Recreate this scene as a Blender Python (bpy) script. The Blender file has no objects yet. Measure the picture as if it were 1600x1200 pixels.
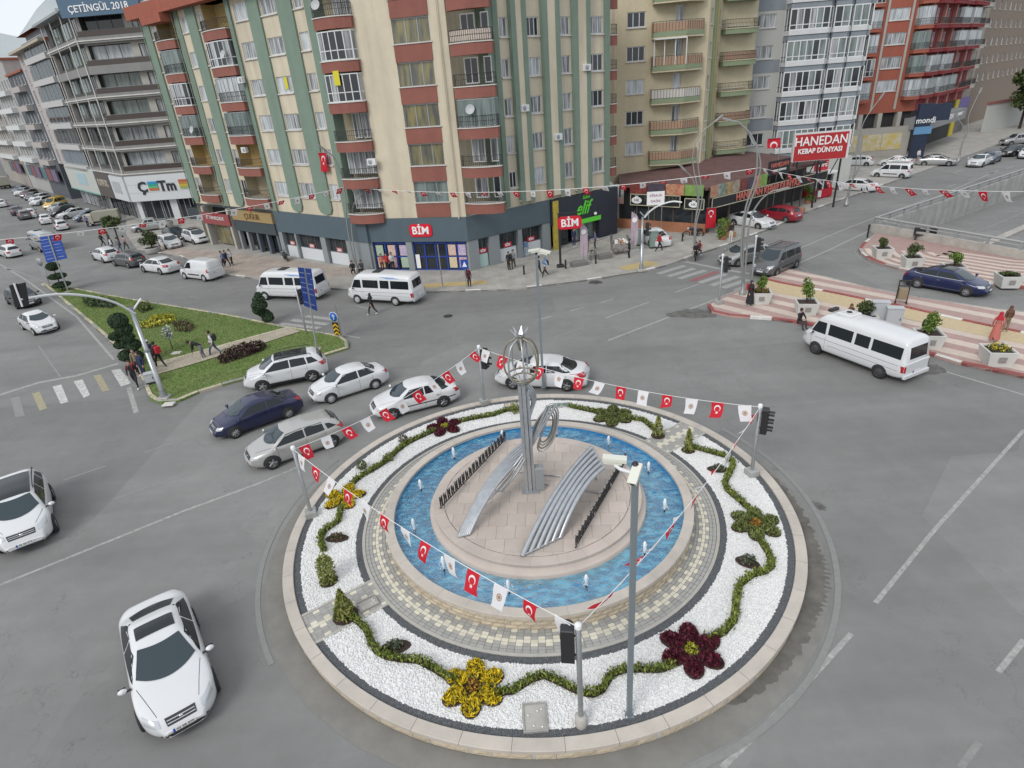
import bpy, bmesh, math, random
import numpy as np
from mathutils import Vector, Matrix
from mathutils.bvhtree import BVHTree
from mathutils.geometry import tessellate_polygon
S = bpy.context.scene
COL = S.collection
rnd = random.Random(11)
R = math.radians

# ---------------------------------------------------------------- camera
F_PX, PITCH, ROLL, CAM_H = 940.0, 0.46380885, -0.07903077, 14.1891
fw = Vector((0, math.cos(PITCH), -math.sin(PITCH))); r0 = Vector((1, 0, 0)); u0 = r0.cross(fw)
cr, sr = math.cos(ROLL), math.sin(ROLL)
RV = cr*r0 + sr*u0; UV_ = -sr*r0 + cr*u0
cam = bpy.data.cameras.new('camera'); cam_o = bpy.data.objects.new('camera', cam); COL.objects.link(cam_o)
cam_o.matrix_world = Matrix((( RV.x, UV_.x, -fw.x, 0), (RV.y, UV_.y, -fw.y, 0), (RV.z, UV_.z, -fw.z, CAM_H), (0, 0, 0, 1)))
cam.sensor_width = 36; cam.lens = 36*F_PX/1600; cam.clip_end = 6000; cam.clip_start = .1
S.camera = cam_o

def ray(px, py): return (px-800)*RV + (600-py)*UV_ + F_PX*fw
def G(px, py, z=0.0):
    """a point of the site plan at height z, read off the survey photograph"""
    d = ray(px, py); t = (z-CAM_H)/d.z
    return Vector((d.x*t, d.y*t, z))
def at_dist(px, py, dist):
    d = ray(px, py); t = dist/math.hypot(d.x, d.y)
    return Vector((d.x*t, d.y*t, CAM_H+d.z*t))

# ---------------------------------------------------------------- world, sun, exposure
SUN_EL, SUN_AZ = 40, 232          # overcast sky; the brighter part is high up to the left, behind the camera
w = bpy.data.worlds.new('World'); S.world = w; w.use_nodes = True
nt = w.node_tree; nt.nodes.clear()
sky = nt.nodes.new('ShaderNodeTexSky'); sky.sky_type = 'NISHITA'; sky.sun_disc = False
sky.sun_elevation = R(SUN_EL); sky.sun_rotation = R(90-SUN_AZ); sky.dust_density = 1.5; sky.air_density = 1.0
mx = nt.nodes.new('ShaderNodeMixRGB'); mx.inputs[0].default_value = .85; mx.inputs[2].default_value = (7.2, 7.5, 7.85, 1)   # closed white cloud cover over the clear sky
bg = nt.nodes.new('ShaderNodeBackground'); bg.inputs[1].default_value = .12
wo = nt.nodes.new('ShaderNodeOutputWorld')
nt.links.new(sky.outputs[0], mx.inputs[1]); nt.links.new(mx.outputs[0], bg.inputs[0]); nt.links.new(bg.outputs[0], wo.inputs[0])
sun = bpy.data.lights.new('sun', 'SUN'); sun.energy = 1.5; sun.angle = R(24); sun.color = (1, .97, .93)
sun_o = bpy.data.objects.new('sun', sun); COL.objects.link(sun_o)
sd = Vector((math.cos(R(SUN_AZ))*math.cos(R(SUN_EL)), math.sin(R(SUN_AZ))*math.cos(R(SUN_EL)), math.sin(R(SUN_EL))))
sun_o.rotation_euler = sd.to_track_quat('Z', 'Y').to_euler(); sun_o.location = (0, 0, 60)
S.view_settings.view_transform = 'Standard'; S.view_settings.look = 'None'
S.view_settings.exposure = 0.16; S.view_settings.gamma = 1; S.view_settings.use_curve_mapping = False
S.render.engine = 'CYCLES'
S.cycles.max_bounces = 6; S.cycles.diffuse_bounces = 2; S.cycles.glossy_bounces = 3; S.cycles.transparent_max_bounces = 8
S.cycles.caustics_reflective = False; S.cycles.caustics_refractive = False

# ---------------------------------------------------------------- materials
MATS = {}; KIDS = {}
def mat(name, col, rough=.6, metal=0, spec=.5, var=0, scale=3, bump=0, bscale=40, col2=None, coat=0, rndvar=0, detail=6, obj=False, grime=0):
    """principled surface: base colour, optional noise mottling between col and col2, fine relief, per-object variation"""
    if name in MATS: return MATS[name]
    m = bpy.data.materials.new(name); m.use_nodes = True; MATS[name] = m
    n = m.node_tree.nodes; l = m.node_tree.links; b = n['Principled BSDF']
    c = (*col, 1)
    b.inputs['Base Color'].default_value = c; b.inputs['Roughness'].default_value = rough; b.inputs['Metallic'].default_value = metal
    b.inputs['Specular IOR Level'].default_value = spec; b.inputs['Coat Weight'].default_value = coat
    b.inputs['Coat Roughness'].default_value = .04
    src = None
    if var or col2 or bump or grime:
        tc = n.new('ShaderNodeTexCoord'); vec = tc.outputs['Object']
        if not obj:
            ge = n.new('ShaderNodeNewGeometry'); vec = ge.outputs['Position']
    if var or col2:
        t = n.new('ShaderNodeTexNoise'); t.inputs['Scale'].default_value = scale; t.inputs['Detail'].default_value = detail; t.inputs['Roughness'].default_value = .65
        l.new(vec, t.inputs['Vector'])
        cr_ = n.new('ShaderNodeValToRGB'); l.new(t.outputs['Fac'], cr_.inputs[0])
        cr_.color_ramp.elements[0].position = .32; cr_.color_ramp.elements[1].position = .68
        c2 = col2 or tuple(min(1, x*(1+var)) for x in col); c1 = col if col2 else tuple(x*(1-var) for x in col)
        cr_.color_ramp.elements[0].color = (*c1, 1); cr_.color_ramp.elements[1].color = (*c2, 1)
        src = cr_.outputs[0]
    if grime:
        t2 = n.new('ShaderNodeTexNoise'); t2.inputs['Scale'].default_value = .35; t2.inputs['Detail'].default_value = 8
        mp = n.new('ShaderNodeMapping'); mp.inputs['Scale'].default_value = (3, 3, .35); l.new(vec, mp.inputs['Vector']); l.new(mp.outputs[0], t2.inputs['Vector'])
        rr = n.new('ShaderNodeMapRange'); rr.inputs[1].default_value = .4; rr.inputs[2].default_value = .75; rr.inputs[3].default_value = 1; rr.inputs[4].default_value = 1-grime
        l.new(t2.outputs['Fac'], rr.inputs[0])
        mm = n.new('ShaderNodeMixRGB'); mm.blend_type = 'MULTIPLY'; mm.inputs[0].default_value = 1
        if src: l.new(src, mm.inputs[1])
        else: mm.inputs[1].default_value = c
        l.new(rr.outputs[0], mm.inputs[2]); src = mm.outputs[0]
    if rndvar:
        oi = n.new('ShaderNodeObjectInfo'); rr = n.new('ShaderNodeMapRange'); rr.inputs[3].default_value = 1-rndvar; rr.inputs[4].default_value = 1+rndvar
        l.new(oi.outputs['Random'], rr.inputs[0]); mm = n.new('ShaderNodeMixRGB'); mm.blend_type = 'MULTIPLY'; mm.inputs[0].default_value = 1
        if src: l.new(src, mm.inputs[1])
        else: mm.inputs[1].default_value = c
        l.new(rr.outputs[0], mm.inputs[2]); src = mm.outputs[0]
    if src: l.new(src, b.inputs['Base Color'])
    if bump:
        t = n.new('ShaderNodeTexNoise'); t.inputs['Scale'].default_value = bscale; t.inputs['Detail'].default_value = 4; l.new(vec, t.inputs['Vector'])
        bp = n.new('ShaderNodeBump'); bp.inputs['Strength'].default_value = bump; bp.inputs['Distance'].default_value = .02
        l.new(t.outputs['Fac'], bp.inputs['Height']); l.new(bp.outputs[0], b.inputs['Normal'])
    return m
def leafmat(name, dark, light):
    """foliage: every leaf its own tone between dark and light"""
    if name in MATS: return MATS[name]
    m = bpy.data.materials.new(name); m.use_nodes = True; MATS[name] = m
    n = m.node_tree.nodes; l = m.node_tree.links; b = n['Principled BSDF']
    g = n.new('ShaderNodeNewGeometry'); cr_ = n.new('ShaderNodeValToRGB')
    cr_.color_ramp.elements[0].color = (*dark, 1); cr_.color_ramp.elements[1].color = (*light, 1)
    l.new(g.outputs['Random Per Island'], cr_.inputs[0]); l.new(cr_.outputs[0], b.inputs['Base Color'])
    b.inputs['Roughness'].default_value = .55; b.inputs['Specular IOR Level'].default_value = .3
    return m
def asphalt_mat():
    m = bpy.data.materials.new('asphalt'); m.use_nodes = True
    n = m.node_tree.nodes; l = m.node_tree.links; b = n['Principled BSDF']; b.inputs['Roughness'].default_value = .85
    g = n.new('ShaderNodeNewGeometry')
    def noise(s, d=6, r=.6, st=None):
        t = n.new('ShaderNodeTexNoise'); t.inputs['Scale'].default_value = s; t.inputs['Detail'].default_value = d; t.inputs['Roughness'].default_value = r
        if st:
            mp = n.new('ShaderNodeMapping'); mp.inputs['Scale'].default_value = st[0]; mp.inputs['Rotation'].default_value = (0, 0, st[1]); l.new(g.outputs['Position'], mp.inputs[0]); l.new(mp.outputs[0], t.inputs['Vector'])
        else: l.new(g.outputs['Position'], t.inputs['Vector'])
        return t.outputs['Fac']
    def mr(x, a, b_, c, d):
        r = n.new('ShaderNodeMapRange'); r.inputs[1].default_value = a; r.inputs[2].default_value = b_; r.inputs[3].default_value = c; r.inputs[4].default_value = d; l.new(x, r.inputs[0]); return r.outputs[0]
    def mul(a, b_):
        r = n.new('ShaderNodeMath'); r.operation = 'MULTIPLY'; l.new(a, r.inputs[0]); l.new(b_, r.inputs[1]); return r.outputs[0]
    v = mr(noise(.12, 6), .3, .7, .88, 1.12)
    v = mul(v, mr(noise(.9, 8, .7), .3, .7, .92, 1.08))
    v = mul(v, mr(noise(1, 5, .6, ((.05, .6, 1), R(28))), .35, .65, .95, 1.05))
    v = mul(v, mr(noise(60, 2), .3, .7, .85, 1.15)); v = mul(v, mr(noise(1.3, 7, .75), .62, .74, 1, .82)); v = mul(v, mr(noise(.3, 4, .6, ((.12, 1, 1), R(-24))), .35, .65, .93, 1.06))
    # old patch repairs with a straight edge and their own tone
    vo = n.new('ShaderNodeTexVoronoi'); vo.distance = 'CHEBYCHEV'; vo.inputs['Scale'].default_value = .085; l.new(g.outputs['Position'], vo.inputs['Vector'])
    sp = n.new('ShaderNodeSeparateColor'); l.new(vo.outputs['Color'], sp.inputs[0]); v = mul(v, mr(sp.outputs[0], 0, 1, .91, 1.07))
    # hair cracks
    vc = n.new('ShaderNodeTexVoronoi'); vc.feature = 'DISTANCE_TO_EDGE'; vc.inputs['Scale'].default_value = .55; vc.inputs['Randomness'].default_value = 1
    nd = n.new('ShaderNodeTexNoise'); nd.inputs['Scale'].default_value = 2.5; l.new(g.outputs['Position'], nd.inputs['Vector'])
    ad = n.new('ShaderNodeVectorMath'); ad.operation = 'ADD'; l.new(g.outputs['Position'], ad.inputs[0]); l.new(nd.outputs['Color'], ad.inputs[1]); l.new(ad.outputs[0], vc.inputs['Vector'])
    crk = mr(vc.outputs['Distance'], .0, .010, .74, 1)
    msk = mr(noise(.16, 3), .48, .56, 0, 1)
    cm = n.new('ShaderNodeMixRGB'); cm.inputs[1].default_value = (1, 1, 1, 1); l.new(msk, cm.inputs[0]); l.new(crk, cm.inputs[2])
    cc = n.new('ShaderNodeMixRGB'); cc.blend_type = 'MULTIPLY'; cc.inputs[0].default_value = 1; cc.inputs[1].default_value = (.201, .200, .194, 1); l.new(v, cc.inputs[2])
    c3 = n.new('ShaderNodeMixRGB'); c3.blend_type = 'MULTIPLY'; c3.inputs[0].default_value = 1; l.new(cc.outputs[0], c3.inputs[1]); l.new(cm.outputs[0], c3.inputs[2])
    l.new(c3.outputs[0], b.inputs['Base Color'])
    bp = n.new('ShaderNodeBump'); bp.inputs['Strength'].default_value = .25; bp.inputs['Distance'].default_value = .01; l.new(noise(90, 2), bp.inputs['Height']); l.new(bp.outputs[0], b.inputs['Normal'])
    MATS['asphalt'] = m; return m
def worn_paint(name, col, keep=.5):
    """road paint rubbed off in flecks down to the asphalt below"""
    if name in MATS: return MATS[name]
    m = bpy.data.materials.new(name); m.use_nodes = True; MATS[name] = m
    n = m.node_tree.nodes; l = m.node_tree.links; b = n['Principled BSDF']; b.inputs['Roughness'].default_value = .7
    g = n.new('ShaderNodeNewGeometry'); t = n.new('ShaderNodeTexNoise'); t.inputs['Scale'].default_value = 5.5; t.inputs['Detail'].default_value = 9; t.inputs['Roughness'].default_value = .72
    l.new(g.outputs['Position'], t.inputs['Vector'])
    r = n.new('ShaderNodeMapRange'); r.inputs[1].default_value = keep-.16; r.inputs[2].default_value = keep+.16; l.new(t.outputs['Fac'], r.inputs[0])
    x = n.new('ShaderNodeMixRGB'); x.inputs[1].default_value = (*col, 1); x.inputs[2].default_value = (.20, .199, .193, 1); l.new(r.outputs[0], x.inputs[0]); l.new(x.outputs[0], b.inputs['Base Color'])
    return m
def glassmat(name, tone, curtain=None, sc=5):
    """window pane: dark interior, with or without a pale net curtain hanging behind the glass"""
    if name in MATS: return MATS[name]
    m = bpy.data.materials.new(name); m.use_nodes = True; MATS[name] = m
    n = m.node_tree.nodes; l = m.node_tree.links; b = n['Principled BSDF']
    b.inputs['Roughness'].default_value = .06; b.inputs['Specular IOR Level'].default_value = .6
    b.inputs['Base Color'].default_value = (*tone, 1)
    if curtain:
        tc = n.new('ShaderNodeTexCoord'); oi = n.new('ShaderNodeObjectInfo'); ad = n.new('ShaderNodeVectorMath'); ad.operation = 'ADD'
        l.new(tc.outputs['Object'], ad.inputs[0]); l.new(oi.outputs['Random'], ad.inputs[1])
        mp = n.new('ShaderNodeMapping'); mp.inputs['Scale'].default_value = (sc, 1, .25); l.new(ad.outputs[0], mp.inputs[0])
        t = n.new('ShaderNodeTexNoise'); t.inputs['Scale'].default_value = 1.6; t.inputs['Detail'].default_value = 3; l.new(mp.outputs[0], t.inputs['Vector'])
        ra = n.new('ShaderNodeValToRGB'); ra.color_ramp.elements[0].position = .35; ra.color_ramp.elements[1].position = .6
        ra.color_ramp.elements[0].color = (*tone, 1); ra.color_ramp.elements[1].color = (*curtain, 1)
        l.new(t.outputs['Fac'], ra.inputs[0]); l.new(ra.outputs[0], b.inputs['Base Color'])
    return m

# ---------------------------------------------------------------- mesh builder
class MB:
    def __init__(s): s.v = []; s.f = []; s.mi = []; s.sm = []; s.mats = []
    def m(s, mt):
        if mt not in s.mats: s.mats.append(mt)
        return s.mats.index(mt)
    def add(s, vs, fs, mt, smooth=False, M=None):
        o = len(s.v); k = s.m(mt)
        s.v += [tuple(M @ Vector(v)) if M is not None else tuple(v) for v in vs]
        for f in fs: s.f.append(tuple(i+o for i in f)); s.mi.append(k); s.sm.append(smooth)
        return s
    def quad(s, a, b, c, d, mt, M=None): return s.add([a, b, c, d], [(0, 1, 2, 3)], mt, M=M)
    def poly(s, pts, mt, M=None): return s.add(pts, [tuple(range(len(pts)))], mt, M=M)
    def box(s, x0, x1, y0, y1, z0, z1, mt, M=None, bev=0):
        if bev:
            b = bev; vs = []; 
            for z, i in ((z0, 0), (z1-b, 0), (z1, b)):
                vs += [(x0+i, y0+i, z), (x1-i, y0+i, z), (x1-i, y1-i, z), (x0+i, y1-i, z)]
            fs = [(3, 2, 1, 0), (8, 9, 10, 11)] + [(4*k+i, 4*k+(i+1) % 4, 4*k+4+(i+1) % 4, 4*k+4+i) for k in (0, 1) for i in range(4)]
            return s.add(vs, fs, mt, M=M)
        vs = [(x0, y0, z0), (x1, y0, z0), (x1, y1, z0), (x0, y1, z0), (x0, y0, z1), (x1, y0, z1), (x1, y1, z1), (x0, y1, z1)]
        return s.add(vs, [(3, 2, 1, 0), (4, 5, 6, 7), (0, 1, 5, 4), (1, 2, 6, 5), (2, 3, 7, 6), (3, 0, 4, 7)], mt, M=M)
    def prism(s, pts, z0, z1, mt, side=None, M=None, bottom=False):
        n = len(pts); vs = [(p[0], p[1], z0) for p in pts]+[(p[0], p[1], z1) for p in pts]
        s.add(vs, [tuple(range(n, 2*n))]+([tuple(range(n-1, -1, -1))] if bottom else []), mt, M=M)
        return s.add(vs, [(i, (i+1) % n, n+(i+1) % n, n+i) for i in range(n)], side or mt, M=M)
    def tube(s, pts, r, mt, n=8, M=None, closed=False, cap=True):
        pts = [Vector(p) for p in pts]; N = len(pts); rs = r if isinstance(r, (list, tuple)) else [r]*N
        vs = []; up = None
        for i, p in enumerate(pts):
            if closed: d = pts[(i+1) % N]-pts[i-1]
            else: d = pts[min(i+1, N-1)]-pts[max(i-1, 0)]
            d = d.normalized() if d.length > 1e-9 else Vector((0, 0, 1))
            if up is None: up = d.orthogonal().normalized()
            up = up-d*up.dot(d); up = up.normalized() if up.length > 1e-6 else d.orthogonal().normalized()
            q = d.cross(up)
            for k in range(n):
                a = 2*math.pi*(k+.5)/n; vs.append(p+(up*math.cos(a)+q*math.sin(a))*rs[i])
        fs = []
        for i in range(N if closed else N-1):
            for k in range(n):
                j = (i+1) % N; fs.append((i*n+k, i*n+(k+1) % n, j*n+(k+1) % n, j*n+k))
        s.add(vs, fs, mt, smooth=n > 4, M=M)
        if cap and not closed: s.add(vs[:n], [tuple(range(n-1, -1, -1))], mt, M=M); s.add(vs[-n:], [tuple(range(n))], mt, M=M)
        return s
    def lathe(s, prof, mt, n=16, M=None, smooth=True, a0=0, a1=2*math.pi, c=(0, 0)):
        full = abs(a1-a0-2*math.pi) < 1e-6; k = n if full else n+1; vs = []; fs = []
        for r, z in prof:
            for i in range(k):
                a = a0+(a1-a0)*i/n; vs.append((c[0]+r*math.cos(a), c[1]+r*math.sin(a), z))
        for j in range(len(prof)-1):
            for i in range(n):
                i2 = (i+1) % k; fs.append((j*k+i, j*k+i2, (j+1)*k+i2, (j+1)*k+i))
        return s.add(vs, fs, mt, smooth, M)
    def grid(s, P, mt, smooth=True, M=None):
        a = len(P); b = len(P[0]); vs = [v for row in P for v in row]
        return s.add(vs, [(i*b+j, i*b+j+1, (i+1)*b+j+1, (i+1)*b+j) for i in range(a-1) for j in range(b-1)], mt, smooth, M)
    def ball(s, c, r, mt, nu=10, nv=7, M=None):
        rx, ry, rz = r if isinstance(r, (tuple, list)) else (r, r, r)
        P = [[(c[0]+rx*math.sin(math.pi*i/nv)*math.cos(2*math.pi*j/nu), c[1]+ry*math.sin(math.pi*i/nv)*math.sin(2*math.pi*j/nu), c[2]+rz*math.cos(math.pi*i/nv)) for j in range(nu+1)] for i in range(nv+1)]
        return s.grid(P, mt, True, M)
    def mesh(s, name):
        me = bpy.data.meshes.new(name); me.from_pydata([tuple(v) for v in s.v], [], s.f)
        for m_ in s.mats: me.materials.append(m_)
        me.polygons.foreach_set('material_index', s.mi); me.polygons.foreach_set('use_smooth', s.sm); me.update()
        return me
    def build(s, name, parent=None, **k): return link(name, s.mesh(name), parent, **k)
def link(name, me, parent=None, M=None, kind=None, label=None, cat=None, group=None, local=False):
    """one object; with a parent its geometry is given in world space unless local"""
    o = bpy.data.objects.new(name, me); COL.objects.link(o)
    if M is not None: o.matrix_basis = M
    if parent is not None:
        o.parent = parent; KIDS.setdefault(parent.name, []).append(o)
        if not local:
            q = parent; P = q.matrix_basis.copy()
            while q.parent is not None:
                P = q.parent.matrix_basis @ (q.matrix_parent_inverse @ P); q = q.parent
            o.matrix_parent_inverse = P.inverted()
    return tag(o, label, cat, group, kind)
def tag(o, label=None, cat=None, group=None, kind=None):
    if label: o['label'] = label
    if cat: o['category'] = cat
    if group: o['group'] = group
    if kind: o['kind'] = kind
    return o
def thing(name, label, cat, loc=(0, 0, 0), rz=0, group=None):
    o = bpy.data.objects.new(name, None); COL.objects.link(o); o.empty_display_size = .2
    o.matrix_basis = Matrix.Translation(Vector(loc)) @ Matrix.Rotation(rz, 4, 'Z')
    return tag(o, label, cat, group)
def dup(root, loc, rz=0, label=None, group=None, sc=None, remap=None):
    r = root.copy(); COL.objects.link(r); r.matrix_basis = Matrix.Translation(Vector(loc)) @ Matrix.Rotation(rz, 4, 'Z') @ (Matrix.Scale(sc, 4) if sc else Matrix.Identity(4))
    if label: r['label'] = label
    if group: r['group'] = group
    def rec(a, b):
        for ch in list(KIDS.get(a.name, [])):
            c = ch.copy(); COL.objects.link(c); c.parent = b
            if remap:
                for sl in c.material_slots:
                    q = sl.material
                    if q and q.name in remap: sl.link = 'OBJECT'; sl.material = remap[q.name]
            rec(ch, c)
    rec(root, r)
    return r
def text_mesh(txt, size, mt, ext=.012, off=0.0, sx=1.0, shear=0, align='CENTER'):
    cu = bpy.data.curves.new('lettering', 'FONT'); cu.body = txt; cu.size = size; cu.extrude = ext; cu.offset = off; cu.shear = shear
    cu.align_x = align; cu.align_y = 'CENTER'; cu.resolution_u = 2
    o = bpy.data.objects.new('lettering', cu); COL.objects.link(o)
    dg = bpy.context.evaluated_depsgraph_get(); me = bpy.data.meshes.new_from_object(o.evaluated_get(dg))
    bpy.data.objects.remove(o); bpy.data.curves.remove(cu)
    me.materials.clear(); me.materials.append(mt)
    for p in me.polygons: p.material_index = 0
    if sx != 1: me.transform(Matrix.Diagonal((sx, 1, 1, 1)))
    return me
WHITE = mat('white_paint', (.74, .75, .76), .45)
BLACKM = mat('black_metal', (.022, .022, .024), .45)
STEEL = mat('galvanised_steel', (.40, .42, .43), .38, .75, var=.1, scale=6)
GREYP = mat('grey_paint', (.30, .32, .33), .5, .2)
RED = mat('sign_red', (.55, .012, .03), .4)
SIGNW = mat('sign_white', (.8, .8, .8), .4)
SOIL = mat('soil', (.045, .028, .022), .95, var=.4, scale=18, bump=.6, bscale=60)
ASPH = asphalt_mat()
LINE = worn_paint('road_paint', (.40, .40, .385), .53); LINEF = worn_paint('faded_road_paint', (.265, .265, .255), .52); LINEW = worn_paint('zebra_paint', (.62, .62, .60), .56); LINEY = worn_paint('yellowed_road_paint', (.40, .35, .20), .55)
LINER = worn_paint('red_road_paint', (.30, .07, .08), .56)

# ---------------------------------------------------------------- ground
def P2(px, py): g = G(px, py); return (g.x, g.y)
GLASSD = glassmat('dark_glass', (.025, .03, .035)); GLASSC = glassmat('glass_with_net_curtain', (.12, .125, .13), (.40, .42, .43), 3); GLASSW = glassmat('glass_with_white_blind', (.30, .33, .35), (.55, .58, .6), 2)
GLASSG = glassmat('greenish_glass', (.10, .13, .125), (.20, .25, .235), 2); GLASSY = glassmat('glass_before_ochre_room', (.09, .095, .085), (.24, .21, .10), 1.5)
PANES = [GLASSD, GLASSC, GLASSC, GLASSW, GLASSC, GLASSW, GLASSC]
UA, UB, UC = Vector((33.27, 52.98)), Vector((60.9, 70.7)), Vector((38.4, 40.3))   # corners of the underpass cut
udir = (UB-UA).normalized(); UAf = UA+udir*150; UCf = UC+udir*150
big = [(-1500, -400), (1500, -400), (1500, 2500), (-1500, 2500)]
hole = [UA, UAf, UCf, UC]
pl = [[Vector((*p, 0)) for p in big], [Vector((p[0], p[1], 0)) for p in hole]]
tri = tessellate_polygon(pl); vv = [v for q in pl for v in q]
mb = MB(); mb.add(vv, [tuple(t) for t in tri], ASPH); mb.build('ground', kind='structure')
CONC = mat('concrete', (.37, .37, .355), .85, var=.14, scale=1.2, bump=.2, bscale=30, grime=.25)
CONCL = mat('light_concrete', (.42, .40, .365), .85, var=.12, scale=2, bump=.2, bscale=30, grime=.2)
UZ = -1.72
mb = MB()
mb.quad((*UA, UZ), (*UAf, UZ), (*UCf, UZ), (*UC, UZ), ASPH); mb.build('underpass_road', kind='structure')
mb = MB(); un = Vector((-udir.y, udir.x))
mid = (UA+UC)/2
for off, wd, mt in ((-.55, .7, CONCL), (2.4, .14, LINE), (-3.0, .12, LINEF)):
    a = mid-un*off+udir*4
    b = a+udir*140; q = un*wd/2
    z = UZ+(.16 if mt == CONCL else .004)
    if mt == CONCL: mb.prism([a+q, b+q, b-q, a-q], UZ, z, mt)
    else: mb.quad((*(a+q), z), (*(b+q), z), (*(b-q), z), (*(a-q), z), mt)
mb.build('underpass_road_marking', kind='structure')
def wall_line(a, b, z0, z1, th, mt, name, **k):
    d = (b-a).normalized(); q = Vector((-d.y, d.x))*th/2; m_ = MB(); m_.prism([a+q, b+q, b-q, a-q], z0, z1, mt, bottom=True); return m_.build(name, **k)
wall_line(UA+un*.16, UAf+un*.16, UZ-.1, .62, .3, CONC, 'retaining_wall', label='grey concrete retaining wall along the sunken road beside the avenue', cat='wall')
wall_line(UC-un*.16, UCf-un*.16, UZ-.1, .62, .3, CONC, 'retaining_wall', label='concrete retaining wall on the near side of the sunken road at the picture edge', cat='wall')
ud2 = (UC-UA).normalized()
wall_line(UA-udir*.16-ud2*.0, UC-udir*.16, UZ-.1, .75, .3, CONCL, 'parapet_wall', label='pale concrete parapet closing the underpass behind the striped plaza', cat='wall')
GREYL = mat('rail_grey', (.36, .37, .365), .55, .2)
def rail(a, b, name, label, step=2.6, z=.62, posts=True):
    t = thing(name, label, 'railing', (a.x, a.y, 0)); d = b-a; L = d.length; d = d.normalized()
    m_ = MB(); m_.tube([(*a, z+.55), (*b, z+.55)], .085, GREYL, 8); m_.build('top_rail', t)
    m_ = MB(); m_.tube([(*a, z+.28), (*b, z+.28)], .05, GREYL, 6); m_.build('lower_rail', t)
    k = int(L/step)
    pm = MB().box(-.1, .1, -.06, .06, 0, .52, GREYP).mesh('rail_post')
    for i in range(min(k+1, 60)):
        p = a+d*(i*step+.2); link('rail_post', pm, t, Matrix.Translation((p.x, p.y, z)) @ Matrix.Rotation(math.atan2(d.y, d.x), 4, 'Z'))
rail(UA+un*.16, UAf+un*.16-udir*60, 'guard_rail', 'grey tube guard rail on the retaining wall beside the avenue')
rail(UA-udir*.16, UC-udir*.16, 'guard_rail', 'grey tube guard rail on the parapet above the striped plaza', 2.3, .75)

def strip(pts, wd, mt, z=.004, mb=None, closed=False):
    """painted line of width wd along ground points"""
    pts = [Vector(p[:2]) for p in pts]; N = len(pts); L = []; Rr = []
    for i in range(N):
        d = (pts[(i+1) % N]-pts[i-1]) if closed else (pts[min(i+1, N-1)]-pts[max(i-1, 0)]); d.normalize(); q = Vector((-d.y, d.x))*wd/2
        L.append((*(pts[i]+q), z)); Rr.append((*(pts[i]-q), z))
    rng = range(N if closed else N-1)
    mb.add(L+Rr, [(i, (i+1) % N, N+(i+1) % N, N+i) for i in rng], mt)
def pxline(mb, pts, wd, mt, z=.004, dash=None):
    g = [Vector(P2(*p)) for p in pts]
    if not dash: strip(g, wd, mt, z, mb); return
    on, off = dash
    for a, b in zip(g, g[1:]):
        d = (b-a); L = d.length; d.normalize(); s = 0
        while s < L: strip([a+d*s, a+d*min(L, s+on)], wd, mt, z, mb); s += on+off
RC = Vector((.5695, 17.4783)); 
LINEG = worn_paint('ghost_road_paint', (.235, .233, .222), .55)
mb = MB()
def arc(r, a0, a1, n=24, c=RC): return [(c.x+r*math.cos(R(a0+(a1-a0)*i/n)), c.y+r*math.sin(R(a0+(a1-a0)*i/n))) for i in range(n+1)]
strip(arc(9.72, 150, 215), .16, LINEG, .013, mb); strip(arc(9.75, -75, 30), .17, LINEG, .013, mb)
pxline(mb, [(0, 914), (130, 862), (283, 800), (400, 757), (470, 728)], .13, LINE)
pxline(mb, [(560, 697), (640, 668)], .12, LINEF, dash=(1.2, 1))
pxline(mb, [(180, 779), (300, 737)], .11, LINEF); pxline(mb, [(100, 750), (226, 707), (330, 671)], .11, LINEF, dash=(1.6, 1.6))
pxline(mb, [(1600, 672), (1460, 828), (1368, 942)], .13, LINE); pxline(mb, [(1330, 990), (1245, 1085), (1128, 1200)], .14, LINE)
pxline(mb, [(1600, 1000), (1560, 1050)], .14, LINE); pxline(mb, [(1530, 1160), (1500, 1200)], .14, LINEF)
pxline(mb, [(950, 532), (1125, 465), (1190, 437), (1290, 393), (1355, 362), (1440, 318), (1560, 266)], .16, LINE)
pxline(mb, [(946, 497), (1014, 472)], .13, LINE); pxline(mb, [(1054, 457), (1092, 444)], .13, LINE); pxline(mb, [(860, 529), (912, 511)], .12, LINEF)
pxline(mb, [(840, 500), (985, 460)], .12, LINE, dash=(1.1, 1.5))
pxline(mb, [(1240, 392), (1330, 354), (1450, 310)], .13, LINE)
pxline(mb, [(1480, 292), (1600, 255)], .13, LINE, dash=(2.2, 3)); pxline(mb, [(1490, 270), (1600, 238)], .13, LINE, dash=(2.2, 3))
pxline(mb, [(0, 617), (60, 598), (120, 587), (185, 568)], .32, LINE)
pxline(mb, [(0, 413), (40, 437), (120, 495), (178, 562)], .16, LINE); pxline(mb, [(201, 605), (213, 645)], .25, LINE)
pxline(mb, [(60, 540), (95, 590)], .1, LINEF); pxline(mb, [(0, 418), (30, 425), (72, 441)], .14, LINEF)
pxline(mb, [(535, 523), (562, 528)], .13, LINE); pxline(mb, [(555, 478), (580, 483)], .1, LINE); pxline(mb, [(430, 600), (380, 585)], .1, LINEF)
pxline(mb, [(1250, 416), (1272, 432), (1300, 437)], .12, LINEF); pxline(mb, [(1441, 570), (1600, 617)], .12, LINE)
pxline(mb, [(1335, 392), (1345, 405), (1378, 421), (1405, 429)], .12, LINEF); pxline(mb, [(1545, 452), (1600, 458)], .12, LINEF)
pxline(mb, [(190, 440), (250, 452), (310, 466)], .1, LINEF, dash=(2, 3))
mb.build('road_marking', kind='structure')
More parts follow.
